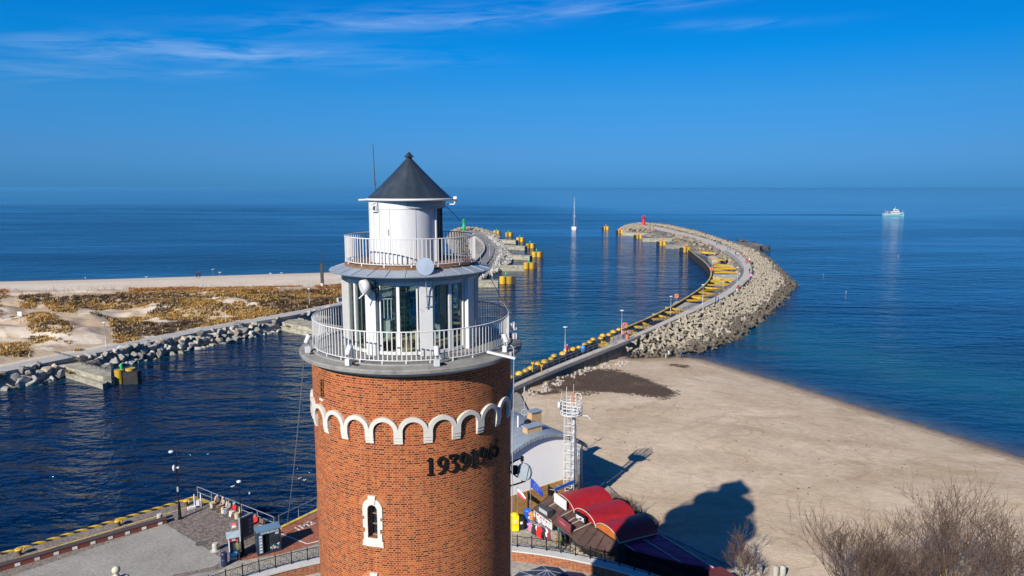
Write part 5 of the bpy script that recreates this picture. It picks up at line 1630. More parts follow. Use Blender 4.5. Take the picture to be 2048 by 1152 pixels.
# ---------------------------------------------------------------- boats
p = gp(1148, 459, WZ)
t = thing('sailing_yacht', 'white yacht with bare mast motoring out between the moles', 'sailing yacht', (p.x, p.y, WZ), R(-6))
def hull(L, W, H, zlo=-.4, n=14, stern=.8):
    mb = MB(); vs = []; m = 9
    for i in range(n + 1):
        t = i / n; w = W / 2 * (1 - max(0, (t - .35) / .65) ** 2.2) * (stern + (1 - stern) * min(1, t / .3))
        sheer = H * (1 + .25 * t * t)
        for j in range(m):
            a = PI * j / (m - 1)
            vs.append((-w * math.cos(a), -L / 2 + L * t, zlo + (sheer - zlo) * (1 - abs(math.sin(a)) ** .6)))
    fs = [(i * m + j, i * m + j + 1, (i + 1) * m + j + 1, (i + 1) * m + j) for i in range(n) for j in range(m - 1)]
    mb.add(vs, fs, 0, True)
    mb.add([vs[j] for j in range(m)], [tuple(range(m))])
    deck = [vs[i * m] for i in range(n + 1)] + [vs[i * m + m - 1] for i in range(n, -1, -1)]
    mb.add([(x, y, z - .12) for x, y, z in deck], [tuple(range(len(deck)))])
    return mb
hull(15, 4.6, 1.7).build('hull', M_WHITE, t)
mb = MB(); mb.box((0, .5, 2.0), (2.6, 5, .7)); mb.box((0, -4.5, 2.0), (2.9, 2.2, .9)); mb.build('cabin', pm('cabin_white', (.7, .7, .68), .4), t)
mb = MB(); mb.box((0, -4.3, 2.9), (2.8, 2.0, .25)); mb.build('spray_hood', M_DARK, t)
H = gY(1148, 396, p.y).z - WZ
mb = MB(); mb.tube([(0, 1, 1.5), (0, 1, H)], [.22, .12], 8); mb.bar((-1.2, 1, H * .45), (1.2, 1, H * .45), .08); mb.bar((-1.0, 1, H * .7), (1.0, 1, H * .7), .08); mb.ball((.5, 1, H * .42), .35, 8, 6); mb.build('mast', M_LAMPW, t)
mb = MB(); mb.tube([(0, 1, 3.0), (0, -4, 3.2)], [.28, .22], 8); mb.tube([(0, 6.6, 2.2), (0, 1.2, H * .94)], [.28, .1], 6); mb.build('furled_sail', M_LAMPW, t)
mb = MB()
for a, b in (((2.1, 0.5, 1.7), (0, 1, H * .97)), ((-2.1, .5, 1.7), (0, 1, H * .97)), ((0, -7, 1.7), (0, 1, H))): mb.tube([a, b], .03, 4)
mb.build('rigging', M_GREY, t)
p = gp(1787, 431.5, WZ)
t = thing('excursion_ship', 'white and turquoise excursion ship far out at sea', 'ship', (p.x, p.y, WZ), R(-90 - 6))
Wd = abs((gp(1806, 431, WZ) - gp(1767, 431, WZ)).x); k = Wd / 24.0
mb = hull(24, 6.4, 1.9, -.6, 16, .9); mb.build('hull', pm('turquoise_hull', (.20, .55, .62), .4, .1, 1), t)
mb = hull(24.2, 6.6, 2.9, 1.75, 16, .9); mb.build('hull_top', M_WHITE, t)
mb = MB(); mb.box((0, -1, 2.75), (6.3, 20, .35)); mb.box((0, 9.4, 3.4), (3.4, 3.5, .5)); mb.build('bulwark', M_WHITE, t)
mb = MB(); mb.box((0, 1, 4.0), (4.8, 9.5, 2.3)); mb.box((0, 2.4, 6.1), (4.2, 5.2, 2.0)); mb.box((0, 3.0, 7.4), (3.6, 3.4, .5)); mb.tube([(0, 0.2, 7), (0, 0.2, 8.6)], .8, 12); mb.build('superstructure', M_WHITE, t)
mb = MB(); mb.box((2.11, 2.4, 6.3), (.04, 4.6, .8)); mb.box((-2.11, 2.4, 6.3), (.04, 4.6, .8)); mb.box((2.41, 1, 4.2), (.04, 8.6, .7)); mb.box((-2.41, 1, 4.2), (.04, 8.6, .7)); mb.build('windows', M_PANE, t)
mb = MB(); mb.tube([(0, 1.5, 7), (0, 1.5, 11.5)], [.2, .1], 8); mb.bar((-1.2, 1.5, 10), (1.2, 1.5, 10), .12); mb.tube([(0, 10.5, 3), (0, 10.5, 7)], .1, 6); mb.build('mast', M_WHITE, t)
mb = MB(); mb.box((0, -7, 5.2), (4.6, 5, .2)); mb.box((0, -9, 4.2), (.2, .2, 2.6)); mb.box((1.5, -8, 4.0), (.8, .8, 1.6)); mb.box((-1.5, -6.5, 4.0), (.8, .8, 1.6)); mb.tube([(0, -9.6, 3), (0, -9.6, 7.5)], .12, 6); mb.build('aft_deck_awning', pm('salmon_awning', (.75, .25, .20), .6), t)
t.scale = (k, k, k)

# ================================================================ QUAY AND FORT
def paving_mat(name, base, joint, bw, rh, var=.25, ms=.012, rz=0.0, stain=(.10, .09, .08)):
    m, nt, b, out = nodes_of(name); N = NT(nt)
    g = nt.nodes.new('ShaderNodeNewGeometry'); mp = nt.nodes.new('ShaderNodeMapping'); nt.links.new(g.outputs['Position'], mp.inputs[0]); mp.inputs['Rotation'].default_value = (0, 0, rz)
    v = mp.outputs[0]
    bt = N.n('ShaderNodeTexBrick', {'Vector': v, 'Color1': (0, 0, 0, 1), 'Color2': (1, 1, 1, 1), 'Mortar': (.5, .5, .5, 1), 'Scale': 1.0, 'Mortar Size': ms, 'Mortar Smooth': .2, 'Bias': 0.0, 'Brick Width': bw, 'Row Height': rh})
    k = N.mapr(bt.outputs['Color'], 0, 1, 1 - var, 1 + var)
    k = N.math('MULTIPLY', k, N.mapr(N.noise(v, .35, 5, .65), .3, .7, .82, 1.16))
    k = N.math('MULTIPLY', k, N.mapr(N.noise(v, 4, 4, .65), .3, .7, .88, 1.12))
    c = N.mix(1.0, base, N.n('ShaderNodeCombineColor', {0: k, 1: k, 2: k}).outputs[0], 'MULTIPLY')
    c = N.mix(bt.outputs['Fac'], c, joint)
    c = N.mix(N.mapr(N.noise(v, .9, 6, .7), .62, .78, 0, .55), c, stain)
    nt.links.new(c, b.inputs['Base Color']); b.inputs['Roughness'].default_value = .9; b.inputs['Specular IOR Level'].default_value = .2
    h = N.math('SUBTRACT', N.math('MULTIPLY', N.noise(v, 9, 3, .6), .4), bt.outputs['Fac'])
    nt.links.new(N.bump(h, .4, .02), b.inputs['Normal'])
    return m
M_SETTS = paving_mat('stone_setts', (.225, .195, .165), (.12, .10, .085), .16, .13, .45, .018, .5)
M_SETTS2 = paving_mat('brown_setts', (.20, .165, .14), (.09, .075, .065), .22, .17, .45, .02, .25)
M_PAVER = paving_mat('grey_pavers', (.285, .27, .235), (.20, .185, .16), .20, .10, .14, .008, .55)
M_REDPAV = paving_mat('red_pavers', (.30, .105, .060), (.15, .07, .05), .22, .11, .30, .01, .55)
M_APRON = paving_mat('concrete_slabs', (.31, .285, .245), (.14, .13, .11), 1.2, .6, .12, .02, .55)
M_QUAYW = pm('quay_wall_concrete', (.27, .26, .235), .9, .25, .7, .4, stain=((.10, .10, .085), .5, .45, .7))
A_, B_, C_, D_ = gp(-12, 1112, 0), gp(392, 994, 0), gp(552, 1058, 0), gp(625, 1023, 0)
dirA = (A_ - B_).normalized()
A0 = B_ + dirA * 80
dirD = (D_ - C_).normalized()
quay = [A0, B_, C_, C_ + dirD * 27, gp(1015, 775, 0), gp(1040, 788, 0), gp(1075, 860, 0), Vector((10.5, 62, 0)), Vector((12.5, 58.5, 0)), Vector((17.5, 52.5, 0)), Vector((20, 47, 0)), Vector((22, 36, 0)), Vector((22, 0, 0)), Vector((-60, 0, 0))]
mb = MB(); mb.prism([(p.x, p.y) for p in quay], -4.0, 0.0); struct(mb.build('quay', [M_QUAYW]))
def sheet(name, pts, z, mat):
    mb = MB(); P = [p if isinstance(p, Vector) else gp(*p, 0) for p in pts]
    n = len(P); ar = sum(P[i].x * P[(i + 1) % n].y - P[(i + 1) % n].x * P[i].y for i in range(n))
    if ar < 0: P = P[::-1]
    mb.add([(p.x, p.y, z) for p in P], [tuple(range(n))]); return struct(mb.build(name, mat))
nB = Vector((dirA.y, -dirA.x, 0)); 
if nB.y > 0: nB = -nB
inset = .42
sheet('setts_pavement', [A0 + nB * .3, B_ + nB * .3, C_ + Vector((-.3, -.3, 0)), (552, 1100), (440, 1140), (330, 1152), Vector((-60, 30, 0))], .004, M_SETTS)
sheet('cobble_pavement', [(404, 1000), (545, 1060), (520, 1075), (450, 1120), (330, 1048), (362, 1036)], .016, M_SETTS2)
sheet('grey_pavement', [(335, 1046), (362, 1037), (440, 1090), (462, 1110), (425, 1135), (320, 1160), (200, 1200), (-200, 1400), (-300, 1330), (0, 1160)], .008, M_PAVER)
sheet('red_pavement', [(470, 1110), (555, 1062), (625, 1030), (700, 995), (760, 1050), (625, 1090), (560, 1108), (475, 1122)], .012, M_REDPAV)
sheet('apron_pavement', [(420, 1152), (470, 1124), (560, 1110), (625, 1091), (760, 1052), (800, 1120), (625, 1140), (450, 1200), (340, 1230)], .020, M_APRON)
sheet('dark_strip', [(345, 1150), (432, 1133), (440, 1138), (350, 1156)], .024, M_SETTS2)
sheet('promenade_pavement', [Vector((-.5, 76, 0)), Vector((8, 74, 0)), Vector((12.4, 58.5, 0)), Vector((17.4, 52.5, 0)), Vector((19.8, 47, 0)), Vector((10, 30, 0)), Vector((-2, 30, 0))], .004, M_APRON)
# hazard striped kerb
m, nt, b, out = nodes_of('hazard_stripes'); N = NT(nt)
uv = N.coords(False); sp_ = N.n('ShaderNodeSeparateXYZ', {0: uv})
st = N.math('GREATER_THAN', N.math('FRACT', N.math('MULTIPLY', N.math('ADD', sp_.outputs['X'], N.math('MULTIPLY', sp_.outputs['Y'], 1.2)), .95)), .46)
wear = N.mapr(N.noise(uv, 3, 5, .7), .45, .75, 0, .5)
c_ = N.mix(wear, N.mix(st, (.015, .014, .013), (.60, .38, .02)), (.25, .22, .17))
nt.links.new(c_, b.inputs['Base Color']); b.inputs['Roughness'].default_value = .6
M_HAZ = m
def kerb(name, a, b, w, h, mat, label):
    d = b - a; L = d.length; rz = math.atan2(d.y, d.x); mb = MB()
    q = [(0, -w / 2, 0), (L, -w / 2, 0), (L, w / 2, 0), (0, w / 2, 0)]
    vs = q + [(x, y, h) for x, y, z in q]
    uvt = [(0, 0), (L, 0), (L, w), (0, w)]
    mb.add(vs, [(4, 5, 6, 7), (0, 1, 5, 4), (2, 3, 7, 6), (1, 2, 6, 5), (3, 0, 4, 7)], 0, False, [uvt, [(0, -h), (L, -h), (L, 0), (0, 0)], [(L, w + h), (0, w + h), (0, w), (L, w)], [(L, 0), (L, w), (L, w), (L, 0)], [(0, 0)] * 4])
    o = mb.build(name, mat, loc=a, rz=rz); return tag(o, label, 'kerb')
kerb('striped_kerb', A0 + nB * .16, B_ + nB * .16, .32, .16, M_HAZ, 'yellow and black striped kerb along the quay edge')
mm = pm('yellow_marking', (.55, .36, .03), .7, .2, 1.5, .05, stain=((.25, .21, .16), 2.0, .5, .7))
def line(a, b, w, z, mat):
    d = (b - a).normalized(); s = Vector((-d.y, d.x, 0)) * w / 2
    mb = MB(); mb.add([(p.x, p.y, z) for p in (a - s, b - s, b + s, a + s)], [(0, 1, 2, 3)]); return struct(mb.build('marking', mat))
line(gp(-300, 1217, 0), gp(390, 1010, 0), .14, .012, mm)
line(gp(398, 998, 0), gp(442, 1014, 0), .5, .020, mm)
kerb('yellow_kerb', C_ + dirD * .3 + Vector((.2, -.2, 0)), C_ + dirD * 20 + Vector((.2, -.2, 0)), .34, .14, mm, 'yellow kerb along the quay edge left of the tower')
mw = pm('white_marking', (.62, .60, .55), .7, .15, 3, .05, stain=((.35, .2, .15), 3, .55, .75))
line(gp(558, 1066, 0), gp(614, 1088, 0), .12, .018, mw); line(gp(614, 1088, 0), gp(700, 1068, 0), .12, .018, mw)
def text_mb(s, size, depth=.0, mat=0, bold=0.0):
    cu = bpy.data.curves.new('t', 'FONT'); cu.body = s; cu.size = size; cu.extrude = depth; cu.align_x = 'CENTER'; cu.align_y = 'CENTER'; cu.offset = bold
    ob = bpy.data.objects.new('t', cu); COL.objects.link(ob)
    dg = bpy.context.evaluated_depsgraph_get(); me = bpy.data.meshes.new_from_object(ob.evaluated_get(dg))
    r = ([v.co.copy() for v in me.vertices], [tuple(p.vertices) for p in me.polygons])
    bpy.data.objects.remove(ob); bpy.data.curves.remove(cu); bpy.data.meshes.remove(me)
    return r
def add_text(mb, s, size, M, depth=.005, mat=0, bold=0.0):
    v, f = text_mb(s, size, depth, 0, bold); mb.add([M @ p for p in v], f, mat)
mb = MB(); a, b_ = gp(598, 1057, 0), gp(619, 1048, 0)
add_text(mb, '1M2', 1.1, Matrix.Translation(((a + b_) / 2 + Vector((0, 0, .020)))) @ Matrix.Rotation(math.atan2((b_ - a).y, (b_ - a).x), 4, 'Z'), .0015, 0, .02)
struct(mb.build('ground_lettering', mw))

# low red-brown wall with white blocks
W0, W1 = gp(-120, 1178, 0), gp(334, 1047, 0)
d = (W1 - W0); L = d.length; rz = math.atan2(d.y, d.x)
t = thing('flood_barrier', 'long low brown barrier wall with white painted squares on its side', 'barrier wall', W0, rz)
mb = MB(); mb.box((L / 2, .25, .20), (L, .5, .40)); mb.build('wall_body', pm('oxide_red', (.19, .045, .028), .8, .25, 2, .2), t)
mb = MB(); mb.box((L / 2, .27, .43), (L + .04, .62, .07)); mb.build('coping', pm('dark_brown_timber', (.050, .033, .030), .8, .35, 2, .2, stretch=(.3, 2, 1)), t)
k = int(L / 1.32)
m_sq = MB(); m_sq.box((0, 0, 0), (.36, .03, .24)); me_sq = m_sq.mesh('white_square', pm('square_white', (.62, .60, .56), .7, .1, 5))
for i in range(k):
    o = bpy.data.objects.new('white_square', me_sq); COL.objects.link(o); o.parent = t; o.location = (L - .55 - i * 1.32, -.012, .18)
# bollards
mbol = thing('mooring_bollard', 'iron mooring bollard', 'bollard', gp(237, 1052, 0), 0, 'yellow topped mooring bollards on the quay')
mb = MB(); mb.lathe([(.24, 0), (.22, .05), (.17, .12), (.17, .42)], 16, sharp=False); mb.build('shaft', pm('bollard_brown', (.06, .035, .025), .7, .3, 3), mbol)
mb = MB(); mb.lathe([(.17, .40), (.30, .44), (.32, .54), (.22, .60), (0, .61)], 16, sharp=False); mb.box((.22, 0, .5), (.36, .24, .12)); mb.build('head', M_YEL, mbol)
mbol['label'] = 'yellow topped mooring bollard at the middle of the striped kerb'
dup(mbol, gp(39, 1110, 0), .3, 'yellow topped mooring bollard at the left end of the striped kerb')
dup(mbol, gp(373, 1011, 0), -.2, 'yellow topped mooring bollard nearest the quay corner')
cb = thing('concrete_bollard', 'short concrete bollard beside the blue kiosk', 'bollard', gp(431, 1101, 0), 0, 'round concrete bollards on the quay')
mb = MB(); mb.lathe([(.24, 0), (.24, .60), (.21, .65), (0, .66)], 20); mb.build('drum', M_CONCL, cb)
mb = MB(); mb.lathe([(.40, 0), (.40, .04), (.2, .045)], 20); mb.build('base_ring', M_CONC, cb)
dup(cb, gp(320, 1041, 0), 0, 'short concrete bollard standing behind the end of the low brown barrier')
mb = MB(); mb.lathe([(.48, .014), (.48, .022), (.36, .024)], 28); mb.lathe([(.34, .020), (0, .022)], 24)
for i in range(5): mb.bar((-.22, -.14 + i * .07, .024), (.22, -.14 + i * .07, .024), .02, .01)
tag(mb.build('manhole_cover', pm('cast_iron', (.09, .08, .07), .7, .3, 6), loc=gp(403, 1087, 0)), 'round cast iron manhole cover in the grey pavement', 'manhole')
# lamps on the quay
def gooseless(p, h, label, heads):
    t = thing('street_lamp', label, 'street lamp', p)
    mb = MB(); mb.lathe([(.20, 0), (.20, .12), (.14, .2), (.12, 1.3), (.085, 1.5), (.06, 1.6)], 14, sharp=False); mb.tube([(0, 0, 1.5), (0, 0, h)], [.055, .04], 10); mb.build('pole', M_BLACK, t)
    for z, dx, dy, s in heads:
        mb = MB(); mb.ball((dx, dy, z), (.23 * s, .20 * s, .13 * s), 14, 8); hd = mb.build('lamp_head', M_LAMPW, t)
        mb = MB(); mb.bar((0, 0, z - .03), (dx * .6, dy * .6, z), .05); mb.build('arm', M_BLACK, t)
    return t
p = gp(360, 1038, 0); H = gY(345, 903, p.y).z
t = gooseless(p, H, 'tall black street lamp with a white dish head and a second disc halfway up', [(H, -.35, -.05, 1.0)])
mb = MB(); mb.ball((-.16, -.10, H * .765), (.13, .20, .30), 14, 10); mb.box((.14, .02, H * .765), (.2, .15, .12)); mb.build('loudspeaker_disc', M_LAMPW, t)
mb = MB(); mb.box((0.02, -.06, H * .45), (.14, .1, .45)); mb.build('junction_box', M_GREY, t)
p = gp(486.5, 1113, 0); H = gY(484, 963, p.y).z
t = gooseless(p, H, 'black street lamp with a white dome head by the information board', [(H, 0, 0, .85)])

# railing along the short quay edge
ca, cb_ = gp(396, 997, 0), gp(549, 1060, 0)
railing('railing', [ca, cb_], M_GALV, 'grey two rail railing behind the benches at the quay corner', h=1.25, step=2.35, rails=(1.22, .68), r=.036)
railing('railing', [gp(551, 1058, 0) + dirD * .4, C_ + dirD * 9], M_GALV, 'thin grey railing along the yellow kerb left of the tower', h=1.15, step=2.2, rails=(1.1,), r=.03)
t = thing('safety_hoop', 'pale hooped ladder grip with a rescue kit at the quay corner', 'ladder hoop', gp(396, 1013, 0), .4)
mb = MB()
for dx in (-.28, .28): mb.tube([(dx, .5, 0), (dx, .5, .9), (dx, .35, 1.15), (dx, 0, 1.2), (dx, -.2, 1.0), (dx, -.2, 0)], .045, 8)
mb.build('hoop', M_LAMPW, t)
mb = MB(); mb.box((-.55, -.3, .12), (.7, .3, .2), rz=.3); mb.box((0, -.25, .45), (.3, .12, .5)); mb.build('rescue_box', M_LAMPW, t)

# benches
M_BENCHW = pm('bench_timber', (.16, .11, .07), .7, .3, 2, .2, stretch=(3, .4, 1)); M_BENCHC = pm('cream_concrete', (.46, .40, .28), .85, .2, 1.5, .25)
ed = (cb_ - ca).normalized(); en = Vector((ed.y, -ed.x, 0))        # en points away from the water
if en.y > 0: en = -en
brz = math.atan2(ed.y, ed.x)
def bench(p, label):
    t = thing('park_bench', label, 'bench', p, brz, 'benches along the quay railing')
    mb = MB()
    for i in range(4): mb.box((0, -.30 + i * .13, .46), (1.9, .10, .05))
    mb.build('seat', M_BENCHW, t)
    mb = MB()
    for i in range(3): mb.box((0, .20 + i * .03, .62 + i * .13), (1.9, .04, .10))
    mb.build('backrest', M_BENCHW, t)
    for dx in (-1.02, 1.02):
        mb = MB(); mb.tube([(dx, -.12, 0), (dx, -.12, .52)], .24, 14); mb.bar((dx, .16, .4), (dx, .28, .95), .14); mb.build('end_support', M_BENCHC, t)
    return t
def on_edge(px, py, back): 
    return gp(px, py, 0)
b1 = bench(gp(441, 1019, 0), 'bench at the quay corner with two people in brown and grey')
b2 = bench(gp(463.5, 1030, 0), 'bench with a person in red and a person in pale blue jeans')
b3 = bench(gp(510, 1056, 0), 'bench by the photo booth with a person in red')

# ---------------------------------------------------------------- people
SKIN = pm('skin', (.50, .28, .19), .6, .06, 6, .0); SHOE = pm('shoe_dark', (.03, .025, .025), .6, .2, 5)
HAIRS = [pm('hair_dark', (.04, .025, .018), .7), pm('hair_grey', (.35, .33, .31), .7), pm('hair_brown', (.12, .065, .03), .7)]
CL_ = {}
def cloth(name, c):
    if name not in CL_: CL_[name] = pm('cloth_' + name, c, .85, .12, 8, .1, rnd=.03)
    return CL_[name]
def pose(kind):
    """joint positions in metres, facing -Y"""
    J = dict(pelvis=(0, 0, .95), spine=(0, .01, 1.14), chest=(0, .02, 1.34), neck=(0, .01, 1.49), chin=(0, -.02, 1.56), head=(0, -.015, 1.655), crown=(0, .0, 1.715), nose=(0, -.115, 1.62),
             shl=(-.19, .02, 1.41), ell=(-.24, .05, 1.13), wrl=(-.23, -.04, .90), shr=(.19, .02, 1.41), elr=(.24, .05, 1.13), wrr=(.23, -.04, .90),
             hil=(-.10, 0, .90), knl=(-.11, -.01, .50), anl=(-.11, .03, .09), tol=(-.12, -.14, .045), hir=(.10, 0, .90), knr=(.11, -.01, .50), anr=(.11, .03, .09), tor=(.12, -.14, .045))
    if kind == 'walk':
        J.update(knl=(-.10, -.16, .52), anl=(-.10, -.22, .11), tol=(-.10, -.38, .07), knr=(.10, .02, .49), anr=(.10, .28, .14), tor=(.10, .17, .045), ell=(-.25, .14, 1.15), wrl=(-.24, .16, .92), elr=(.25, -.04, 1.14), wrr=(.22, -.22, .98))
    if kind == 'sit':
        J = {k: (x, y, z - .45) for k, (x, y, z) in J.items()}
        J.update(spine=(0, .04, .70), chest=(0, .05, .90), knl=(-.12, -.42, .52), anl=(-.12, -.50, .10), tol=(-.12, -.66, .045), knr=(.13, -.42, .53), anr=(.13, -.58, .10), tor=(.14, -.74, .045), hil=(-.10, -.03, .50), hir=(.10, -.03, .50),
                 ell=(-.26, -.06, .72), wrl=(-.10, -.27, .63), elr=(.26, -.06, .72), wrr=(.08, -.28, .65))
    return J
def person_mesh(kind, top, legs, fingers=True, bulk=1.0):
    J = pose(kind)
    rad = dict(pelvis=.145, spine=.135, chest=.155, neck=.058, chin=.07, head=.098, crown=.06, nose=.018, shl=.075, ell=.052, wrl=.036, shr=.075, elr=.052, wrr=.036, hil=.095, knl=.062, anl=.045, tol=.035, hir=.095, knr=.062, anr=.045, tor=.035)
    bones = [('pelvis', 'spine', 1), ('spine', 'chest', 1), ('chest', 'neck', 1), ('neck', 'chin', 0), ('chin', 'head', 0), ('head', 'crown', 0), ('chin', 'nose', 0), ('chest', 'shl', 1), ('shl', 'ell', 1), ('ell', 'wrl', 1), ('chest', 'shr', 1), ('shr', 'elr', 1), ('elr', 'wrr', 1),
             ('pelvis', 'hil', 2), ('hil', 'knl', 2), ('knl', 'anl', 2), ('anl', 'tol', 3), ('pelvis', 'hir', 2), ('hir', 'knr', 2), ('knr', 'anr', 2), ('anr', 'tor', 3)]
    for k in ('pelvis', 'spine', 'chest', 'shl', 'shr', 'ell', 'elr'): rad[k] *= 1.08 * bulk
    names = list(J); P = [Vector(J[k]) for k in names]; Rr = [rad[k] for k in names]
    E = [(names.index(a), names.index(b)) for a, b, _ in bones]; S = [m for *_, m in bones]
    for sd in ('l', 'r'):
        w = Vector(J['wr' + sd]); d = (w - Vector(J['el' + sd])).normalized(); sx = -1 if sd == 'l' else 1
        palm = w + d * .075; iw = names.index('wr' + sd); ip = len(P); P.append(palm); Rr.append(.034); E.append((iw, ip)); S.append(0)
        if fingers:
            side = d.cross(Vector((sx, 0, 0)));  side = side.normalized() if side.length > .1 else Vector((0, 1, 0))
            for k, (o_, l_) in enumerate(((-.030, .060), (-.011, .072), (.010, .068), (.030, .052))):
                i0 = len(P); P.append(palm + side * o_ + d * .035); Rr.append(.0095); E.append((ip, i0)); S.append(0)
                P.append(P[i0] + d * l_ * .6 - Vector((sx * .012, 0, 0))); Rr.append(.0085); E.append((i0, i0 + 1)); S.append(0)
                P.append(P[i0 + 1] + d * l_ * .4 - Vector((sx * .02, 0, 0))); Rr.append(.0075); E.append((i0 + 1, i0 + 2)); S.append(0)
            i0 = len(P); P.append(w + d * .04 - side * .05); Rr.append(.011); E.append((ip, i0)); S.append(0); P.append(P[i0] + d * .04 - side * .012); Rr.append(.009); E.append((i0, i0 + 1)); S.append(0)
    me = bpy.data.meshes.new('sk'); me.from_pydata(P, E, []); ob = bpy.data.objects.new('sk', me); COL.objects.link(ob)
    md = ob.modifiers.new('Skin', 'SKIN'); md.use_smooth_shade = True
    ms = ob.modifiers.new('Sub', 'SUBSURF'); ms.levels = 1; ms.render_levels = 1
    sv = me.skin_vertices[0].data
    for i, r in enumerate(Rr): sv[i].radius = (r, r * (.78 if names[i] in ('pelvis', 'spine', 'chest') else 1) if i < len(names) else r)
    sv[0].use_root = True
    dg = bpy.context.evaluated_depsgraph_get(); r = bpy.data.meshes.new_from_object(ob.evaluated_get(dg))
    bpy.data.objects.remove(ob); bpy.data.meshes.remove(me)
    r.name = 'person_body'; r.materials.clear()
    for m in (SKIN, top, legs, SHOE): r.materials.append(m)
    A = np.array([P[a] for a, b in E]); D = np.array([P[b] for a, b in E]) - A; DD = (D * D).sum(1) + 1e-9
    c = np.zeros(len(r.polygons) * 3); r.polygons.foreach_get('center', c); c = c.reshape(-1, 3)
    t = np.clip(((c[:, None] - A[None]) * D[None]).sum(2) / DD[None], 0, 1)
    dist = np.linalg.norm(c[:, None] - A[None] - t[..., None] * D[None], axis=2) - np.array([max(Rr[a], Rr[b]) * .6 for a, b in E])[None]
    idx = np.array(S)[dist.argmin(1)]
    r.polygons.foreach_set('material_index', idx.astype(np.int32)); r.polygons.foreach_set('use_smooth', np.ones(len(r.polygons), bool))
    return r
def hair_mesh(kind, mat, hat=False):
    J = pose(kind); h = Vector(J['head']); mb = MB()
    mb.ball(h + Vector((0, .02, .025)), (.115, .122, .105), 14, 8, v0=-.25 if not hat else .0)
    if not hat: mb.ball(h + Vector((0, .055, -.05)), (.10, .075, .10), 12, 6)
    else: mb.lathe([(.16, .03), (.115, .045)], 16, c=tuple(h + Vector((0, -.01, 0))))
    return mb.mesh('hair', mat)
PCACHE = {}
def person(p, rz, kind, topc, legc, label, group=None, hair=0, fingers=False, sc=1.0, hat=None, bulk=1.0):
    key = (kind, topc, legc, fingers, bulk)
    if key not in PCACHE: PCACHE[key] = person_mesh(kind, CLOTHS[topc], CLOTHS[legc], fingers, bulk)
    o = bpy.data.objects.new('person', PCACHE[key]); COL.objects.link(o); o.location = p; o.rotation_euler.z = rz; o.scale = (sc, sc, sc)
    hk = ('hair', kind, hair, hat)
    if hk not in PCACHE: PCACHE[hk] = hair_mesh(kind, CLOTHS[hat] if hat else HAIRS[hair], bool(hat))
    h = bpy.data.objects.new('hat' if hat else 'hair', PCACHE[hk]); COL.objects.link(h); h.parent = o
    return tag(o, label, 'person', group)
CLOTHS = {k: cloth(k, c) for k, c in dict(red=(.60, .012, .015), navy=(.012, .022, .075), black=(.015, .015, .018), grey=(.20, .195, .19), taupe=(.30, .24, .20), jeans=(.14, .22, .36), brown=(.10, .055, .04), white=(.70, .69, .66), pink=(.65, .16, .28), blue=(.02, .12, .42), teal=(.03, .45, .42), lilac=(.42, .30, .60), olive=(.10, .11, .05), maroon=(.20, .02, .03), orange=(.7, .2, .04)).items()}
def seat_on(bench_o, dx):      # a sitting person uses the bench's own frame: sits at y=-0.12, seat top 0.485
    M = Matrix.Translation(bench_o.location) @ Matrix.Rotation(brz, 4, 'Z')
    return M @ Vector((dx, .06, 0.03))
person(seat_on(b1, -.42), brz + .05, 'sit', 'brown', 'black', 'person seated on the corner bench in a brown jacket and black trousers', None, 1, True)
person(seat_on(b1, .42), brz - .1, 'sit', 'taupe', 'brown', 'person seated on the corner bench in a pale taupe coat', None, 1, True, bulk=1.12)
person(seat_on(b2, -.40), brz, 'sit', 'grey', 'jeans', 'person in a grey top and pale jeans seated next to the person in red', None, 2, True)
person(seat_on(b2, .42), brz - .05, 'sit', 'red', 'white', 'person in a red jacket and turquoise cap seated on the bench', None, 0, True, hat='teal')
person(seat_on(b3, .1), brz, 'sit', 'red', 'black', 'person in a red coat seated behind the photo booth', None, 2, True, bulk=1.15)
rr = random.Random(77)
PP = [(1134, 710, 'red', 'maroon', 'person in a red jacket walking the mole below the first lamp post', -2.3), (1247, 680, 'pink', 'navy', 'person in pink passing the first life ring on the mole', .9), (1256, 678, 'lilac', 'orange', 'person in lilac beside the one in pink', .8), (1253, 681, 'brown', 'orange', 'person in brown on the mole in the group by the life ring', .8),
      (1431, 606, 'blue', 'navy', 'person in blue on the mole beside the yellow braces', -2.2), (1436, 610, 'blue', 'black', 'second person in blue on the mole, a step closer', -2.2), (1474, 585, 'red', 'white', 'person in red and white on the inside of the mole bend', 2.6), (1477, 583, 'maroon', 'black', 'person in maroon at the inside of the mole bend', 2.6), (1497, 571, 'black', 'black', 'person in black alone near the tetrapods at the bend', 2.7),
      (1498, 561, 'pink', 'grey', 'person in pink and grey at the widest part of the bend', -.3), (1502, 559, 'lilac', 'black', 'person in lilac and black at the widest part of the bend', -.3), (1499, 547, 'black', 'navy', 'person in black and navy walking out round the bend', -.2), (1495, 526, 'red', 'red', 'person all in red past the bend', .4), (1499, 525, 'white', 'red', 'person in white past the bend next to the one in red', .4), (1492, 527, 'red', 'black', 'person in red and black past the bend', .4),
      (1484, 515, 'red', 'grey', 'person in red and grey on the outer mole', .7), (1476, 513, 'white', 'black', 'person in white and black on the outer mole', .7), (1471, 511, 'navy', 'black', 'person in navy on the outer mole', .7), (1460, 500, 'maroon', 'navy', 'person in maroon on the outer mole', .9), (1455, 499, 'pink', 'black', 'person in pink and black on the outer mole', .9), (1441, 490, 'navy', 'navy', 'person in navy in the far group on the mole', 1.0), (1436, 489, 'black', 'brown', 'person in black in the far group on the mole', 1.0), (1433, 491, 'blue', 'black', 'person in blue and black in the far group on the mole', 1.0),
      (1359, 466, 'black', 'black', 'person in black far out near the red beacon', 1.2), (1350, 465, 'navy', 'black', 'person in navy far out near the red beacon', 1.2), (1335, 457, 'red', 'black', 'person in red and black closest to the red beacon', 1.2)]
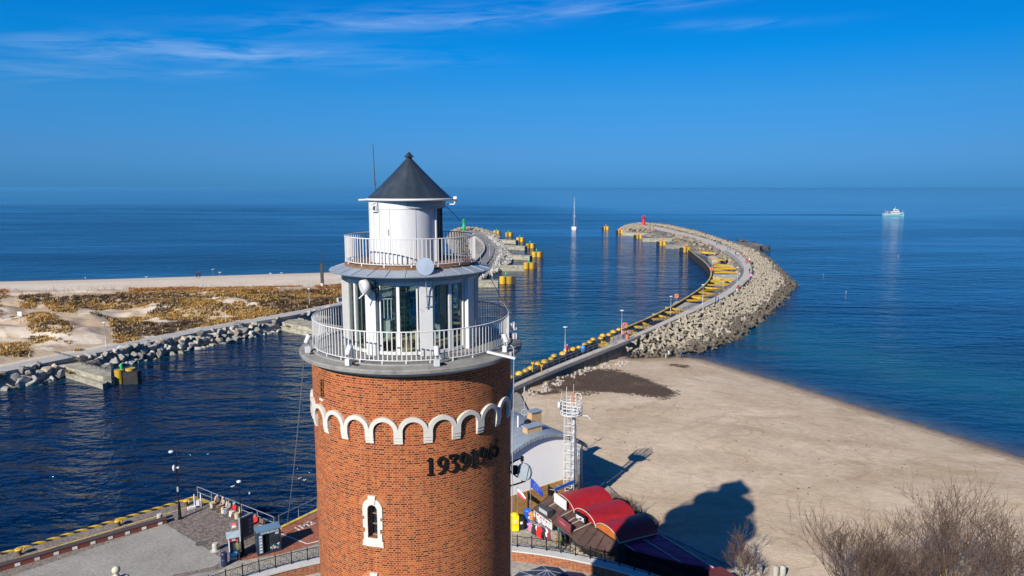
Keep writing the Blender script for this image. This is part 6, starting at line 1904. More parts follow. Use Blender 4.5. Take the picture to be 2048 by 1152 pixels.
for x, y, a, b, lb, rz in PP:
    person(gp(x, y, DZ), rz, 'walk' if rr.random() < .7 else 'stand', a, b, lb, 'people strolling on the mole', rr.randrange(3), sc=1.12)
for x, y, a, b, lb in ((1332, 716, 'navy', 'white', 'person in navy and white by the foot of the tetrapods'), (1338, 717, 'white', 'black', 'person in white and black by the foot of the tetrapods'), (1363, 716, 'blue', 'navy', 'person in blue near the water by the tetrapods')):
    q = gp(x, y, -1.7); person((q.x, q.y, beach_z(q.x, q.y)), 1.0, 'stand', a, b, lb, 'people on the beach by the tetrapods', 0)
q = gp(394, 558, -.5); person((q.x, q.y, spit_z(q.x, q.y)), .6, 'walk', 'navy', 'black', 'person in navy walking the far beach', 'walkers on the far beach', 0, sc=1.3)
person((q.x + 1.0, q.y, spit_z(q.x + 1, q.y)), .6, 'walk', 'black', 'black', 'person all in black walking the far beach', 'walkers on the far beach', 2, sc=1.3)
person(gp(478, 1120, 0), 2.6, 'stand', 'olive', 'black', 'person in an olive jacket leaning at the blue kiosk window', None, 2, True)

# gulls
gull = thing('seagull', 'small white seagull floating on the dark harbour water', 'seagull', gp(466, 974, WZ), .5, 'seagulls on the harbour water'); gull.scale = (.6, .6, .6)
mb = MB(); mb.ball((0, 0, .10), (.26, .13, .12), 12, 8); mb.ball((.24, 0, .24), (.085, .075, .08), 10, 6); mb.tube([(.16, 0, .14), (.23, 0, .22)], [.08, .06], 8); mb.tube([(-.2, 0, .12), (-.42, 0, .15)], [.09, .02], 6); mb.build('body', M_WHITE, gull)
mb = MB(); mb.ball((-.06, .09, .15), (.26, .05, .07), 10, 6); mb.ball((-.06, -.09, .15), (.26, .05, .07), 10, 6); mb.build('wings', pm('gull_grey', (.42, .44, .47), .6), gull)
mb = MB(); mb.tube([(.31, 0, .24), (.40, 0, .22)], [.022, .006], 6); mb.build('beak', M_YEL, gull)
for x, y, z, lb, g_ in ((499, 988, WZ, 0, 0), (600, 958, WZ, 0, 0), (610, 961, WZ, 0, 0)):
    dup(gull, gp(x, y, z), random.uniform(0, 6), sc=.6)
for x, y in ((426, 540), (440, 546), (171, 557), (293, 555), (541, 548), (563, 547)):
    dup(gull, gp(x, y, WZ), random.uniform(0, 6), 'white seagull on the shallow water off the far sand beach', 'seagulls off the far beach', 1.5)
for x, y in ((1797, 512), (1647, 549), (1590, 561), (1692, 584), (1508, 645)):
    dup(gull, gp(x, y, WZ), random.uniform(0, 6), 'white seagull on the open sea right of the tetrapods', 'seagulls right of the mole', .65)

# ---------------------------------------------------------------- kiosk, booth, board, bin
kd = math.atan2((gp(562, 1101, 0) - gp(521, 1112, 0)).y, (gp(562, 1101, 0) - gp(521, 1112, 0)).x)
pL, pR = gp(517, 1112, 0), gp(563, 1101, 0); Wb = (pR - pL).length
t = thing('photo_booth', 'dark blue photo booth with white lettering over a black curtain', 'photo booth', (pL + pR) / 2, kd)
M_BOOTH = pm('booth_navy', (.020, .035, .060), .4, .2, 2, .03); M_BOOTHT = pm('booth_top', (.10, .17, .24), .5, .15, 1.5, .05)
HB = 2.0
mb = MB()
mb.box((0, 1.0, HB / 2 + .05), (Wb, .06, HB)); mb.box((-Wb / 2, .5, HB / 2 + .05), (.06, 1.0, HB)); mb.box((Wb / 2, .5, HB / 2 + .05), (.06, 1.0, HB)); mb.box((Wb * .25, .47, HB / 2 - .05), (Wb * .46, .95, HB - .14)); mb.box((0, .5, .06), (Wb + .1, 1.08, .12))
mb.build('cabin', M_BOOTH, t)
mb = MB(); mb.box((0, .5, HB + .05), (Wb + .12, 1.12, .10)); mb.build('roof', M_BOOTHT, t)
mb = MB(); mb.box((0, -.01, HB - .12), (Wb, .06, .26)); fs_ = mb.build('fascia', M_BOOTH, t)
mb = MB(); add_text(mb, 'FOTOBUDKA.PL', .20, Matrix.Translation((.05, -.045, HB - .12)) @ Matrix.Rotation(PI / 2, 4, 'X'), .004, 0, .006); mb.build('lettering', M_LAMPW, fs_)
mb = MB()
for i in range(9): mb.tube([(-Wb * .22 + i * .055, .12 + (.03 if i % 2 else 0), .2), (-Wb * .22 + i * .055, .12 + (.03 if i % 2 else 0), HB - .25)], .035, 6)
mb.build('curtain', M_BLACK, t)
mb = MB(); mb.box((-Wb * .38, -.02, .98), (Wb * .17, .05, 1.6)); pn = mb.build('sample_panel', M_BOOTHT, t)
mb = MB()
for i in range(6): mb.box((-Wb * .38, -.05, .32 + i * .26), (.20, .02, .17 if i % 2 else .12))
mb.build('sample_prints', M_LAMPW, pn)
mb = MB(); mb.box((Wb * .25, -.02, 1.1), (Wb * .36, .04, .5)); sc_ = mb.build('screen', M_PANE, t)
mb = MB()
rr = random.Random(4)
for i in range(16): mb.ball((Wb * .25 + rr.uniform(-.36, .36), -.02, rr.uniform(.25, .78)), (rr.uniform(.05, .12), .03, rr.uniform(.04, .09)), 8, 5, mat=i % 3)
mb.build('front_graphics', [pm('graphic_teal', (.03, .16, .20), .5), pm('graphic_pale', (.45, .52, .55), .5), pm('graphic_peach', (.55, .33, .25), .5)], t)
mb = MB(); mb.box((Wb * .34, -.03, 1.66), (.26, .03, .16)); mb.build('notice', M_LAMPW, t)
# information board
pa, pb = gp(483, 1083, 0), gp(505, 1072, 0); d = pb - pa; rz = math.atan2(d.y, d.x); Lb = d.length + .25
t = thing('information_board', 'tall dark information board between the lamp and the photo booth', 'board', (pa + pb) / 2, rz)
mb = MB(); mb.box((0, 0, 1.1), (Lb, .16, 2.1)); mb.build('panel_frame', pm('board_grey', (.22, .24, .26), .5), t)
mb = MB(); mb.box((.03, -.085, 1.15), (Lb - .18, .02, 1.8)); fc = mb.build('dark_face', M_BOOTH, t)
mb = MB()
for i in range(4): mb.box((.25 * Lb, -.10, .6 + i * .35), (.3, .012, .16))
mb.build('notices', M_BOOTHT, fc)
# blue kiosk
pa, pb = gp(460, 1122, 0), gp(479, 1118, 0); rz = math.atan2((pb - pa).y, (pb - pa).x)
t = thing('ticket_kiosk', 'small bright blue kiosk with a pale roof and a red sign', 'kiosk', (pa + pb) / 2, rz)
M_KB = pm('kiosk_blue', (.02, .20, .62), .4, .12, 2, .03)
mb = MB(); mb.box((-.36, .35, 1.0), (.08, .8, 2.0)); mb.box((.36, .35, 1.0), (.08, .8, 2.0)); mb.box((0, .72, 1.0), (.72, .06, 2.0)); mb.box((0, .35, .35), (.66, .72, .66)); mb.build('body', M_KB, t)
mb = MB(); mb.box((-.36, -.055, 1.0), (.085, .02, 2.0)); mb.box((0, -.03, .12), (.8, .04, .2)); mb.build('white_trim', M_LAMPW, t)
mb = MB(); mb.box((0, .32, 2.06), (1.05, 1.05, .12)); mb.build('roof', pm('kiosk_roof', (.40, .48, .50), .5), t)
mb = MB(); mb.box((0, -.06, 1.80), (.66, .05, .32)); sg = mb.build('sign_panel', pm('sign_maroon', (.28, .008, .03), .5), t)
mb = MB(); mb.box((0, -.09, 1.86), (.26, .012, .07)); mb.box((.02, -.09, 1.74), (.30, .012, .06)); mb.build('lettering', M_LAMPW, sg)
mb = MB(); mb.box((0, .3, 1.15), (.5, .4, .7)); mb.build('inner_shelf', M_DARK, t)
mb = MB(); mb.box((.02, -.05, .52), (.52, .03, .26)); mb.build('poster', pm('poster_cyan', (.05, .45, .75), .4), t)
mb = MB(); mb.tube([(-.1, .55, 2.1), (-.1, .55, 3.0)], .03, 6); mb.build('flag_staff', M_GREY, t)
mb = MB()
for i, (a, c) in enumerate(((0, 0), (1, 1))):
    mb.add([(-.1, .55, 2.95 - a * .22), (.22, .50, 2.98 - a * .24), (.30, .52, 2.75 - a * .2), (-.1, .55, 2.70 - a * .22)], [(0, 1, 2, 3)], c)
mb.build('pennant', [pm('pennant_red', (.75, .12, .10), .7), M_LAMPW], t)
t = thing('litter_bin', 'dark blue cylindrical litter bin in front of the blue kiosk', 'bin', gp(449, 1131, 0))
mb = MB(); mb.lathe([(.25, 0), (.25, .55), (.23, .58)], 18); mb.build('lower_drum', pm('bin_navy', (.012, .02, .07), .45), t)
mb = MB(); mb.lathe([(.23, .58), (.25, .62), (.25, 1.02), (.20, 1.12), (0, 1.14)], 18); mb.build('upper_drum', pm('bin_navy', (.012, .02, .07), .45), t)

# stone ball on a gate pillar, lower left
p = gp(232, 1140, 0); q = gY(232, 1140, p.y - 4.2 / math.tan(math.atan2(CAM_H, p.y)))
t = thing('gate_pillar', 'cream stone gate pillar topped by a ball at the bottom edge', 'pillar', (q.x, q.y, 0))
mb = MB(); mb.box((0, 0, (q.z - .75) / 2), (.9, .9, q.z - .75)); mb.box((0, 0, q.z - .68), (1.1, 1.1, .16)); mb.build('shaft', M_CONCL, t)
mb = MB(); mb.ball((0, 0, q.z), .27, 20, 14); mb.lathe([(.30, q.z - .6), (.24, q.z - .45), (.13, q.z - .3), (.13, q.z - .2)], 16, sharp=False); mb.build('ball_finial', pm('cream_stone', (.55, .49, .36), .8, .15, 3, .15), t)

# ---------------------------------------------------------------- round fort with brick parapet
FC = Vector((-4.38, 25.634, 0)); FR = 24.58; FZ = 3.0; FLOOR = 2.15
def fa(r, deg, z): return Vector((FC.x + r * math.sin(R(deg)), FC.y + r * math.cos(R(deg)), z))
t = thing('fort_rampart', 'round brick fort parapet with pale coping encircling the lighthouse foot', 'parapet')
mb = MB(); n = 180
for i in range(n):
    a0, a1 = 360 * i / n, 360 * (i + 1) / n
    for r, z0, z1 in ((FR - .42, FLOOR, FZ - .10), (FR + .42, 0, FZ - .10)):
        u0, u1 = R(a0) * r, R(a1) * r
        mb.add([fa(r, a0, z0), fa(r, a1, z0), fa(r, a1, z1), fa(r, a0, z1)], [(0, 1, 2, 3)], 0, True, [[(u0, z0), (u1, z0), (u1, z1), (u0, z1)]])
mb.build('brick_wall', M_BRICK2, t)
mb = MB()
prof = [(FR - .50, FZ - .10), (FR - .50, FZ), (FR + .50, FZ + .0), (FR + .50, FZ - .12), (FR + .4, FZ - .12), (FR - .42, FZ - .1)]
vs = []; m_ = len(prof)
for i in range(n):
    for r, z in prof: vs.append(fa(r, 360 * i / n, z))
mb.add(vs, [(i * m_ + j, i * m_ + (j + 1) % m_, ((i + 1) % n) * m_ + (j + 1) % m_, ((i + 1) % n) * m_ + j) for i in range(n) for j in range(m_)])
mb.build('coping', pm('coping_concrete', (.50, .49, .46), .8, .12, 1.2, .2, stain=((.30, .29, .27), 1.0, .55, .8)), t)
mb = MB(); ring_ = [fa(FR - .4, 360 * i / n, FLOOR) for i in range(n)]; mb.add(ring_[::-1], [tuple(range(n))])
struct(mb.build('terrace_floor', M_APRON))
t = thing('rampart_railing', 'black wrought iron railing with arched panels on the fort parapet coping', 'railing')
mb2 = MB(); mb = MB(); mp_ = MB(); ph = MB(); ph.box((0, 0, .5), (.07, .07, 1.0)); me_post = ph.mesh('post', M_BLACK)
stp = math.degrees(1.12 / FR); k0 = -75; kk = int(165 / stp)
RA = FR + .12
for i in range(kk):
    a = k0 + i * stp; b = a + stp
    P0, P1 = fa(RA, a, FZ), fa(RA, b, FZ)
    po = bpy.data.objects.new('post', me_post); COL.objects.link(po); po.parent = t; po.location = P0; po.rotation_euler.z = -R(a)
    mb.bar(P0 + Vector((0, 0, .12)), P1 + Vector((0, 0, .12)), .035); mb2.bar(P0 + Vector((0, 0, .86)), P1 + Vector((0, 0, .86)), .035)
    for j in range(1, 10):
        q = P0.lerp(P1, j / 10); mp_.bar(q + Vector((0, 0, .12)), q + Vector((0, 0, .86)), .014)
    c = P0.lerp(P1, .5); dd = (P1 - P0).normalized()
    pts = [c + dd * (.26 * math.cos(u)) + Vector((0, 0, .5 + .26 * math.sin(u))) for u in np.linspace(0, 2 * PI, 13)[:-1]]
    mp_.tube(pts, .013, 4, closed=True)
    mp_.tube([P0.lerp(P1, u) + Vector((0, 0, .14 + .3 * math.sin(PI * u))) for u in np.linspace(0, 1, 7)], .013, 4)
mb.build('bottom_rail', M_BLACK, t); mb2.build('top_rail', M_BLACK, t); mp_.build('panel_infill', M_BLACK, t)
# dark parasols on the terrace
def parasol(px, py, label, rz):
    g = gp(px, py, FLOOR + 2.4)
    t = thing('parasol', label, 'parasol', (g.x, g.y, FLOOR), rz, 'navy parasols on the fort terrace')
    mb = MB(); mb.tube([(0, 0, 0), (0, 0, 2.75)], .03, 8); mb.lathe([(.3, 0), (.3, .08), (0, .1)], 16); mb.build('pole', M_GREY, t)
    mb = MB(); vs = [Vector((0, 0, 2.75))]; 
    for i in range(8):
        a = 2 * PI * i / 8; vs.append(Vector((1.45 * math.cos(a), 1.45 * math.sin(a), 2.25)))
    mb.add(vs, [(0, 1 + i, 1 + (i + 1) % 8) for i in range(8)]); 
    mb.add([v - Vector((0, 0, .02)) for v in vs], [(0, 1 + (i + 1) % 8, 1 + i) for i in range(8)])
    for i in range(8): v, w_ = vs[1 + i], vs[1 + (i + 1) % 8]; mb.add([v, w_, w_ - Vector((0, 0, .18)), v - Vector((0, 0, .18))], [(0, 1, 2, 3)])
    mb.build('canopy', pm('navy_canvas', (.018, .026, .06), .85, .2, 2, .1), t)
    mb = MB()
    for i in range(8): mb.bar(vs[0] + Vector((0, 0, .01)), vs[1 + i] + Vector((0, 0, .01)), .02)
    mb.build('ribs', M_GREY, t)
parasol(1095, 1150, 'navy parasol on the fort terrace, nearer the middle of the parapet', .2)
parasol(1062, 1160, 'navy parasol on the fort terrace beside the tower foot', .5)

# ================================================================ BUILDING WITH CURVED ROOF, MAST, STALLS
W0 = Vector((.35, 59.2, 0)); ws = Vector((.81, .59, 0)).normalized(); wt = Vector((-ws.y, ws.x, 0))
def bw(s, t, z): return W0 + ws * s + wt * t + Vector((0, 0, z))
bld = thing('harbour_building', 'white gabled building with a low curved grey roof and a tan stone plinth', 'building', (0, 0, 0))
S0, KZ, ZT = 2.75, .071, 7.95
def zr(s): return ZT - KZ * (s - S0) ** 2
SA, SB, TB = -2.3, 7.55, 8.2
arc = [SA + (SB - SA) * i / 24 for i in range(25)]
mb = MB()
mb.add([bw(s, 0, zr(s) - .12) for s in arc] + [bw(s, 0, 2.9) for s in arc], [(i, i + 1, 26 + i, 25 + i) for i in range(24)])
mb.add([bw(SB, 0, 0), bw(SB, TB, 0), bw(SB, TB, zr(SB) - .1), bw(SB, 0, zr(SB) - .1)], [(0, 1, 2, 3)])
mb.add([bw(SA, 0, 0), bw(SA, TB, 0), bw(SA, TB, zr(SA) - .1), bw(SA, 0, zr(SA) - .1)], [(3, 2, 1, 0)])
mb.add([bw(s, TB, zr(s) - .12) for s in arc] + [bw(s, TB, 0) for s in arc], [(i + 1, i, 25 + i, 26 + i) for i in range(24)])
mb.build('gable_wall', pm('white_render', (.70, .69, .67), .85, .05, .8, .1, stain=((.55, .53, .50), .5, .6, .8)), bld)
mb = MB()
d_ = -.06
mb.add([bw(SA, d_, 0), bw(SB, d_, 0), bw(SB, d_, 2.95), bw(SA, d_, 2.95), bw(SA, .02, 2.97), bw(SB, .02, 2.97)], [(0, 1, 2, 3), (3, 2, 5, 4)], 0, False, [[(0, 0), (9.8, 0), (9.8, 2.95), (0, 2.95)], [(0, 0)] * 4])
mb.build('stone_plinth', brickmat('tan_cladding', [(0, (.30, .14, .04)), (.5, (.38, .20, .06)), (1, (.44, .25, .09))], (.32, .20, .09), .42, .14, .006, False), bld)
arcr = [SA - .45 + (SB + 1.1 - SA) * i / 36 for i in range(37)]
mb = MB(); nt_ = 12
for k in range(nt_):
    t0, t1 = -.35 + (TB + .7) * k / nt_, -.35 + (TB + .7) * (k + 1) / nt_
    mb.add([bw(s, t0, zr(s)) for s in arcr] + [bw(s, t1, zr(s)) for s in arcr], [(i, i + 1, 37 + i + 1, 37 + i) for i in range(36)], 0, True)
    for i in range(36): mb.bar(bw(arcr[i], t1, zr(arcr[i]) + .012), bw(arcr[i + 1], t1, zr(arcr[i + 1]) + .012), .035)
rf = mb.build('curved_roof', M_ZINC, bld)
mb = MB()
mb.strip([bw(s, -.37, zr(s) + .03) for s in arcr], [bw(s, -.37, zr(s) - .30) for s in arcr], 0, [wt * .06] * 37)
for i in range(0, 37): mb.bar(bw(arcr[i], -.395, zr(arcr[i]) + .02), bw(arcr[i], -.395, zr(arcr[i]) - .28), .02, .03)
mb.strip([bw(s, -.30, zr(s) - .30) for s in arcr], [bw(s, .0, zr(s) - .30) for s in arcr], 0, [Vector((0, 0, -.05))] * 37)
mb.build('fascia_band', pm('fascia_zinc', (.24, .28, .32), .5, .2, 2, .08, metal=.2), rf)
mb = MB()
for k in (0, 1):
    mb.tube([bw(SB + .52, -.35, zr(SB + .5) - .06), bw(SB + .52, TB + .3, zr(SB + .5) - .06)], .07, 8)
mb.tube([bw(SB + .12, -.15, zr(SB) - .3), bw(SB + .12, -.15, 0)], .08, 8)
mb.build('gutter', M_GALV, rf)
M_CHB = brickmat('chimney_brick', [(0, (.38, .19, .06)), (.5, (.50, .28, .10)), (1, (.58, .36, .16))], (.42, .33, .22), .24, .08, .012, False)
for s, t, w, d, h, cap in ((2.75, 1.2, 1.7, .75, .52, False), (6.0, 5.1, 1.2, .8, .98, True)):
    mb = MB(); zb_ = zr(s) - .35
    q = [bw(s - w / 2, t - d / 2, 0), bw(s + w / 2, t - d / 2, 0), bw(s + w / 2, t + d / 2, 0), bw(s - w / 2, t + d / 2, 0)]
    for i in range(4):
        a, b = q[i], q[(i + 1) % 4]; L = (b - a).length; h_ = h + .3
        mb.add([a + Vector((0, 0, zb_)), b + Vector((0, 0, zb_)), b + Vector((0, 0, zb_ + h_)), a + Vector((0, 0, zb_ + h_))], [(0, 1, 2, 3)], 0, False, [[(0, 0), (L, 0), (L, h_), (0, h_)]])
    ch = mb.build('chimney', M_CHB, rf)
    ch['label'] = 'tan brick chimney at the far edge of the roof' if cap else 'wide tan brick chimney near the front of the roof'
    mb = MB(); rz = math.atan2(ws.y, ws.x); c = bw(s, t, zb_ + h + .34)
    mb.box(c, (w + .2, d + .2, .08), rz=rz)
    for i in range(7): mb.box(bw(s - w / 2 + .1 + i * (w - .2) / 6, t - d / 2 - .02, zb_ + h + .25), (.08, .06, .12), rz=rz)
    mb.build('chimney_cap', M_ZINC, ch)
t = thing('roof_vent', 'white flue pipe beside a black cowl on the curved roof', 'roof vent', bw(2.6, 2.6, zr(2.6) - .1))
mb = MB(); mb.tube([(-.35, 0, 0), (-.35, 0, 1.15)], .10, 10); mb.build('flue_pipe', M_WHITE, t)
mb = MB(); mb.tube([(.55, .4, 0), (.55, .4, .35)], .16, 10); mb.ball((.55, .4, .45), (.34, .34, .2), 14, 8); mb.build('cowl', M_BLACK, t)
t = thing('roof_mast', 'thin antenna mast with a small reflector behind the far chimney', 'antenna', bw(5.15, 5.6, zr(5.1) - .1))
mb = MB(); mb.tube([(0, 0, 0), (0, 0, 2.6)], .03, 6); mb.tube([(.0, 0, 2.6), (.02, 0, 3.2)], .07, 8); mb.tube([(.3 * math.sin(a), -.05, .6 + .3 * math.cos(a)) for a in np.linspace(0, 6.283, 15)[:-1]], .035, 6, closed=True); mb.build('pole', M_GREY, t)

# steel radio mast with ladder cage and basket
mp = bw(5.75, -.75, 0)
t = thing('radio_mast', 'white steel radio mast with caged ladder and round top basket beside the building', 'mast', mp)
H = gY(1135, 800, mp.y).z
hb = H - 1.35
mb = MB()
mb.tube([(.25, 0, 0), (.25, 0, hb + .2)], .17, 12); mb.tube([(.62, .12, 0), (.62, .12, hb * .62)], .11, 10)
mb.build('column', M_WHITE, t)
mb = MB()
for dx in (-.48, -.02): mb.tube([(dx, -.12, 0), (dx, -.12, hb)], .035, 6)
for i in range(int(hb / .3)): mb.tube([(-.48, -.12, .3 + i * .3), (-.02, -.12, .3 + i * .3)], .022, 5)
mb.build('ladder', M_WHITE, t)
mb = MB()
for i in range(int((hb - 2.2) / .85)): mb.tube([(-.25 + .45 * math.sin(a), -.42 + .40 * math.cos(a), 2.6 + i * .85) for a in np.linspace(0, 2 * PI, 17)[:-1]], .035, 5, closed=True)
for a in np.linspace(0, 2 * PI, 8)[:-1]: mb.tube([(-.25 + .45 * math.sin(a), -.42 + .40 * math.cos(a), 2.6), (-.25 + .45 * math.sin(a), -.42 + .40 * math.cos(a), hb)], .024, 5)
mb.build('ladder_cage', M_WHITE, t)
mb = MB()
for dx, dy in ((.45, -.15), (.62, -.1), (.8, .12)): mb.tube([(dx, dy, .2), (dx, dy, hb * .9 if dx < .5 else hb * .55)], .03, 6)
for i in range(9): mb.tube([(.35, -.1, 1 + i), (.75, 0, 1.0 + i * (.98))], .02, 4)
for i in range(4): mb.tube([(.3, 0, hb - 1.0 - i * 1.6), (.62, 0, hb - 1.0 - i * 1.6), (.66, 0, hb - .8 - i * 1.6)], .03, 5)
mb.build('cable_run', M_GALV, t)
mb = MB()
rb = .98
for z in (0, .32, .64, .96, 1.3): mb.tube([(rb * math.sin(a), rb * math.cos(a), hb + .1 + z) for a in np.linspace(0, 2 * PI, 25)[:-1]], .04, 5, closed=True)
for a in np.linspace(0, 2 * PI, 13)[:-1]: mb.tube([(rb * math.sin(a), rb * math.cos(a), hb + .05), (rb * math.sin(a), rb * math.cos(a), hb + 1.42)], .035, 5)
mb.lathe([(rb, hb + .02), (rb, hb + .08), (0, hb + .08)], 24); mb.bar((0, -.2, hb), (1.5, -.3, hb - .05), .08); mb.tube([(1.4, -.3, hb - .05), (1.75, -.3, hb - .35)], .05, 6)
mb.tube([(.3 , .8, hb + 1.3), (.5, .85, hb + 1.75), (.9, .7, hb + 1.75), (1.0, .5, hb + 1.3)], .035, 5)
mb.build('top_basket', M_WHITE, t)
mb = MB(); mb.ball((-1.15, -.35, hb + .95), (.16, .30, .36), 14, 8); mb.bar((-1.0, -.3, hb + .9), (-.8, -.2, hb + .9), .06); mb.build('dish_drum', M_WHITE, t)
mb = MB(); mb.ball((.25, -.3, hb + .55), .22, 10, 8); mb.box((.5, -.4, hb + .4), (.3, .3, .35)); mb.build('equipment', M_LAMPW, t)
mb = MB(); mb.tube([(-.45, 0, hb + 1.2), (-.45, 0, hb + 2.6)], .03, 6); mb.tube([(-.9, .2, hb + 1.2), (-.9, .2, hb + 2.0)], .02, 5); mb.tube([(.2, .1, hb + 2.0), (.2, .1, hb + 2.8)], .02, 5); mb.build('whip_antennas', M_WHITE, t)
mb = MB(); mb.tube([(.2, .1, hb + 1.0), (.2, .1, hb + 2.1)], .07, 8); mb.build('signal_stub', M_ORANGE, t)
railing('railing', [bw(7.8, 1.0, 0), bw(9.0, 1.0, 0), bw(9.0, 4.0, 0)], M_GALV, 'grey step railing in the shade of the white building', h=1.1, step=1.0, rails=(1.08, .6), r=.035)
t = thing('sun_awning', 'pale frame awning with a blue front edge against the tan plinth', 'awning', (0, 0, 0))
mb = MB(); mb.bar(bw(3.2, -1.55, 3.1), bw(5.5, -1.55, 3.3), .10, .28); mb.build('blue_edge', pm('awning_blue', (.015, .10, .42), .5), t)
mb = MB()
for s in (3.25, 4.4, 5.45): mb.bar(bw(s, -1.55, 3.05), bw(s + .2, -.1, 2.6), .05); mb.bar(bw(s, -1.55, 0), bw(s, -1.55, 3.05), .06); mb.bar(bw(s, -1.5, 1.9), bw(s + .9, -.1, .9), .05)
mb.build('frame', M_GREY, t)
t = thing('vending_unit', 'black box unit standing behind the brown stall roof', 'cabinet', bw(3.9, -3.1, 0), math.atan2(ws.y, ws.x))
mb = MB(); mb.box((0, 0, 1.3), (1.1, .8, 2.6)); mb.box((0, -.42, 1.6), (.9, .04, 1.2)); mb.build('case', M_BLACK, t)
mb = MB(); mb.box((0, 0, 2.63), (1.16, .86, .06)); mb.build('lid', M_DARK, t)

# flags
def flag(px, py, h, cols, lb, sz, name='flag'):
    p = gp(px, py, 0); t = thing('flagpole', lb, 'flag', p)
    mb = MB(); mb.tube([(0, 0, 0), (0, 0, h)], .035, 8); mb.build('pole', M_GALV, t)
    mb = MB(); nx_, nz_ = 8, 6
    vs = []
    for i in range(nx_ + 1):
        for j in range(nz_ + 1):
            u, v = i / nx_, j / nz_
            vs.append((sz * u * .75, .10 * math.sin(5 * u + 2 * v) * u - .05, h - .1 - sz * .62 * v * (1 - .35 * u) - sz * .85 * u ** 1.2))
    m = nz_ + 1
    for i in range(nx_):
        for j in range(nz_):
            k_ = [i * m + j, (i + 1) * m + j, (i + 1) * m + j + 1, i * m + j + 1]
            mb.add([vs[q] for q in k_], [(0, 1, 2, 3)], (0 if j < nz_ / 2 else 1) if len(cols) > 1 else 0, True)
    o = mb.build('flag_cloth', cols, t)
    return t
M_FR = pm('flag_red', (.65, .03, .08), .7); M_FW = pm('flag_white', (.75, .72, .70), .7)
flag(1035, 1060, 4.0, [M_FW, M_FR], 'white and red flag hanging on a pole beside the tan plinth', .95)
tf = flag(1061, 1058, 4.9, [pm('flag_blue', (.008, .05, .36), .7)], 'blue flag with yellow stars on a pole left of the stall roofs', 1.45)
mb = MB()
for i in range(8):
    a = 2 * PI * i / 8; u, v = .42 + .16 * math.cos(a), .5 + .26 * math.sin(a)
    mb.ball((1.45 * u * .75, .10 * math.sin(5 * u + 2 * v) * u - .075, 4.8 - 1.45 * .62 * v * (1 - .35 * u) - 1.45 * .85 * u ** 1.2), (.035, .01, .035), 6, 4)
mb.build('stars', M_YEL, tf)

# bins by the plinth
def wheelie(px, py, mat, lb, h=1.25):
    t = thing('waste_bin', lb, 'bin', gp(px, py, 0), R(12), 'waste bins by the tan plinth')
    mb = MB(); mb.prism([(-.33, -.3), (.33, -.3), (.30, .32), (-.30, .32)], .08, h - .1); mb.build('bin_body', mat, t)
    mb = MB(); mb.ball((0, 0, h - .1), (.37, .37, .16), 14, 6, v0=0); mb.build('bin_lid', mat, t)
    mb = MB(); mb.box((.05, -.315, h * .6), (.24, .02, .24)); mb.build('sticker', M_LAMPW, t)
    return t
wheelie(1029, 1061, pm('bin_yellow', (.70, .60, .01), .45), 'yellow waste bin next to the tower edge', 1.6)
wheelie(1040, 1058, pm('bin_black', (.015, .015, .016), .5), 'black waste bin between the yellow and the blue one', 1.2)
wheelie(1056, 1052, pm('bin_blue', (.01, .10, .50), .45), 'blue waste bin beside the clothing racks', 1.6)

# stalls with red barrel roofs
ZE = 2.9
VF = [gp(1106, 995, ZE), gp(1148, 1025, ZE), gp(1191, 1055, ZE), gp(1237, 1087, ZE)]
VB_ = [gp(1184, 979, ZE), gp(1227, 1006, ZE), gp(1271, 1035, ZE), gp(1316, 1067, ZE)]
st = thing('souvenir_stall', 'souvenir stall row with three red barrel roofs and a brown front canopy', 'stall', (0, 0, 0))
M_REDR = pm('red_roof_sheet', (.275, .008, .011), .5, .22, 1.0, .06, stain=((.20, .012, .012), 1.3, .5, .78), rnd=.0)
M_TRIM = pm('pale_trim', (.44, .36, .29), .5, .1, 4)
for i in range(3):
    a0, a1, b0, b1 = VF[i], VF[i + 1], VB_[i], VB_[i + 1]
    mb = MB(); na = 16; rise = .78
    def sec(p, q):
        return [p.lerp(q, .5 - .5 * math.cos(PI * k / na)) + Vector((0, 0, rise * math.sin(PI * k / na))) for k in range(na + 1)]
    f_, g_ = sec(a0, a1), sec(b0, b1)
    mid = [p.lerp(q, .5) for p, q in zip(f_, g_)]
    mb.add(f_ + g_, [(k, k + 1, na + 1 + k + 1, na + 1 + k) for k in range(na)], 0, True)
    mb.add([p - Vector((0, 0, .03)) for p in f_ + g_], [(k + 1, k, na + 1 + k, na + 1 + k + 1) for k in range(na)], 0, True)
    br = mb.build('barrel_roof', M_REDR, st)
    br['label'] = ('red barrel roof farthest from the fort', 'middle red barrel roof', 'red barrel roof half in shade nearest the fort')[i]
    mb = MB(); mb.tube(f_, .04, 6); mb.tube([a1 + Vector((0, 0, .02)), b1 + Vector((0, 0, .02))], .05, 6); mb.build('edge_trim', M_TRIM, br)
    mb = MB(); mb.tube([p + Vector((0, 0, .012)) for p in mid], .014, 5); mb.build('sheet_joint', M_REDR, br)
    mb = MB(); c = (a0 + a1) / 2 + (b0 - a0).normalized() * .12; ff = [p + (b0 - a0).normalized() * .12 for p in f_]
    mb.add(ff + [c], [(k, k + 1, na + 1) for k in range(na)]); mb.build('gable_panel', pm('orange_panel', (.42, .11, .015), .6) if i == 2 else M_REDR, br)
CAN = [(1100, 990, 2.95), (1150, 1027, 2.84), (1192, 1057, 2.84), (1237, 1089, 2.84), (1213, 1107, 2.35), (1170, 1093, 2.4), (1160, 1087, 2.4), (1140, 1070, 2.45), (1116, 1052, 2.5), (1067, 1017, 2.55)]
P = [gp(*c) for c in CAN]
mb = MB(); mb.add(P, [tuple(range(len(P)))]); mb.add([p - Vector((0, 0, .06)) for p in P], [tuple(range(len(P)))[::-1]])
m_ = len(P); mb.add(P + [p - Vector((0, 0, .14)) for p in P], [(i, m_ + i, m_ + (i + 1) % m_, (i + 1) % m_) for i in range(m_)])
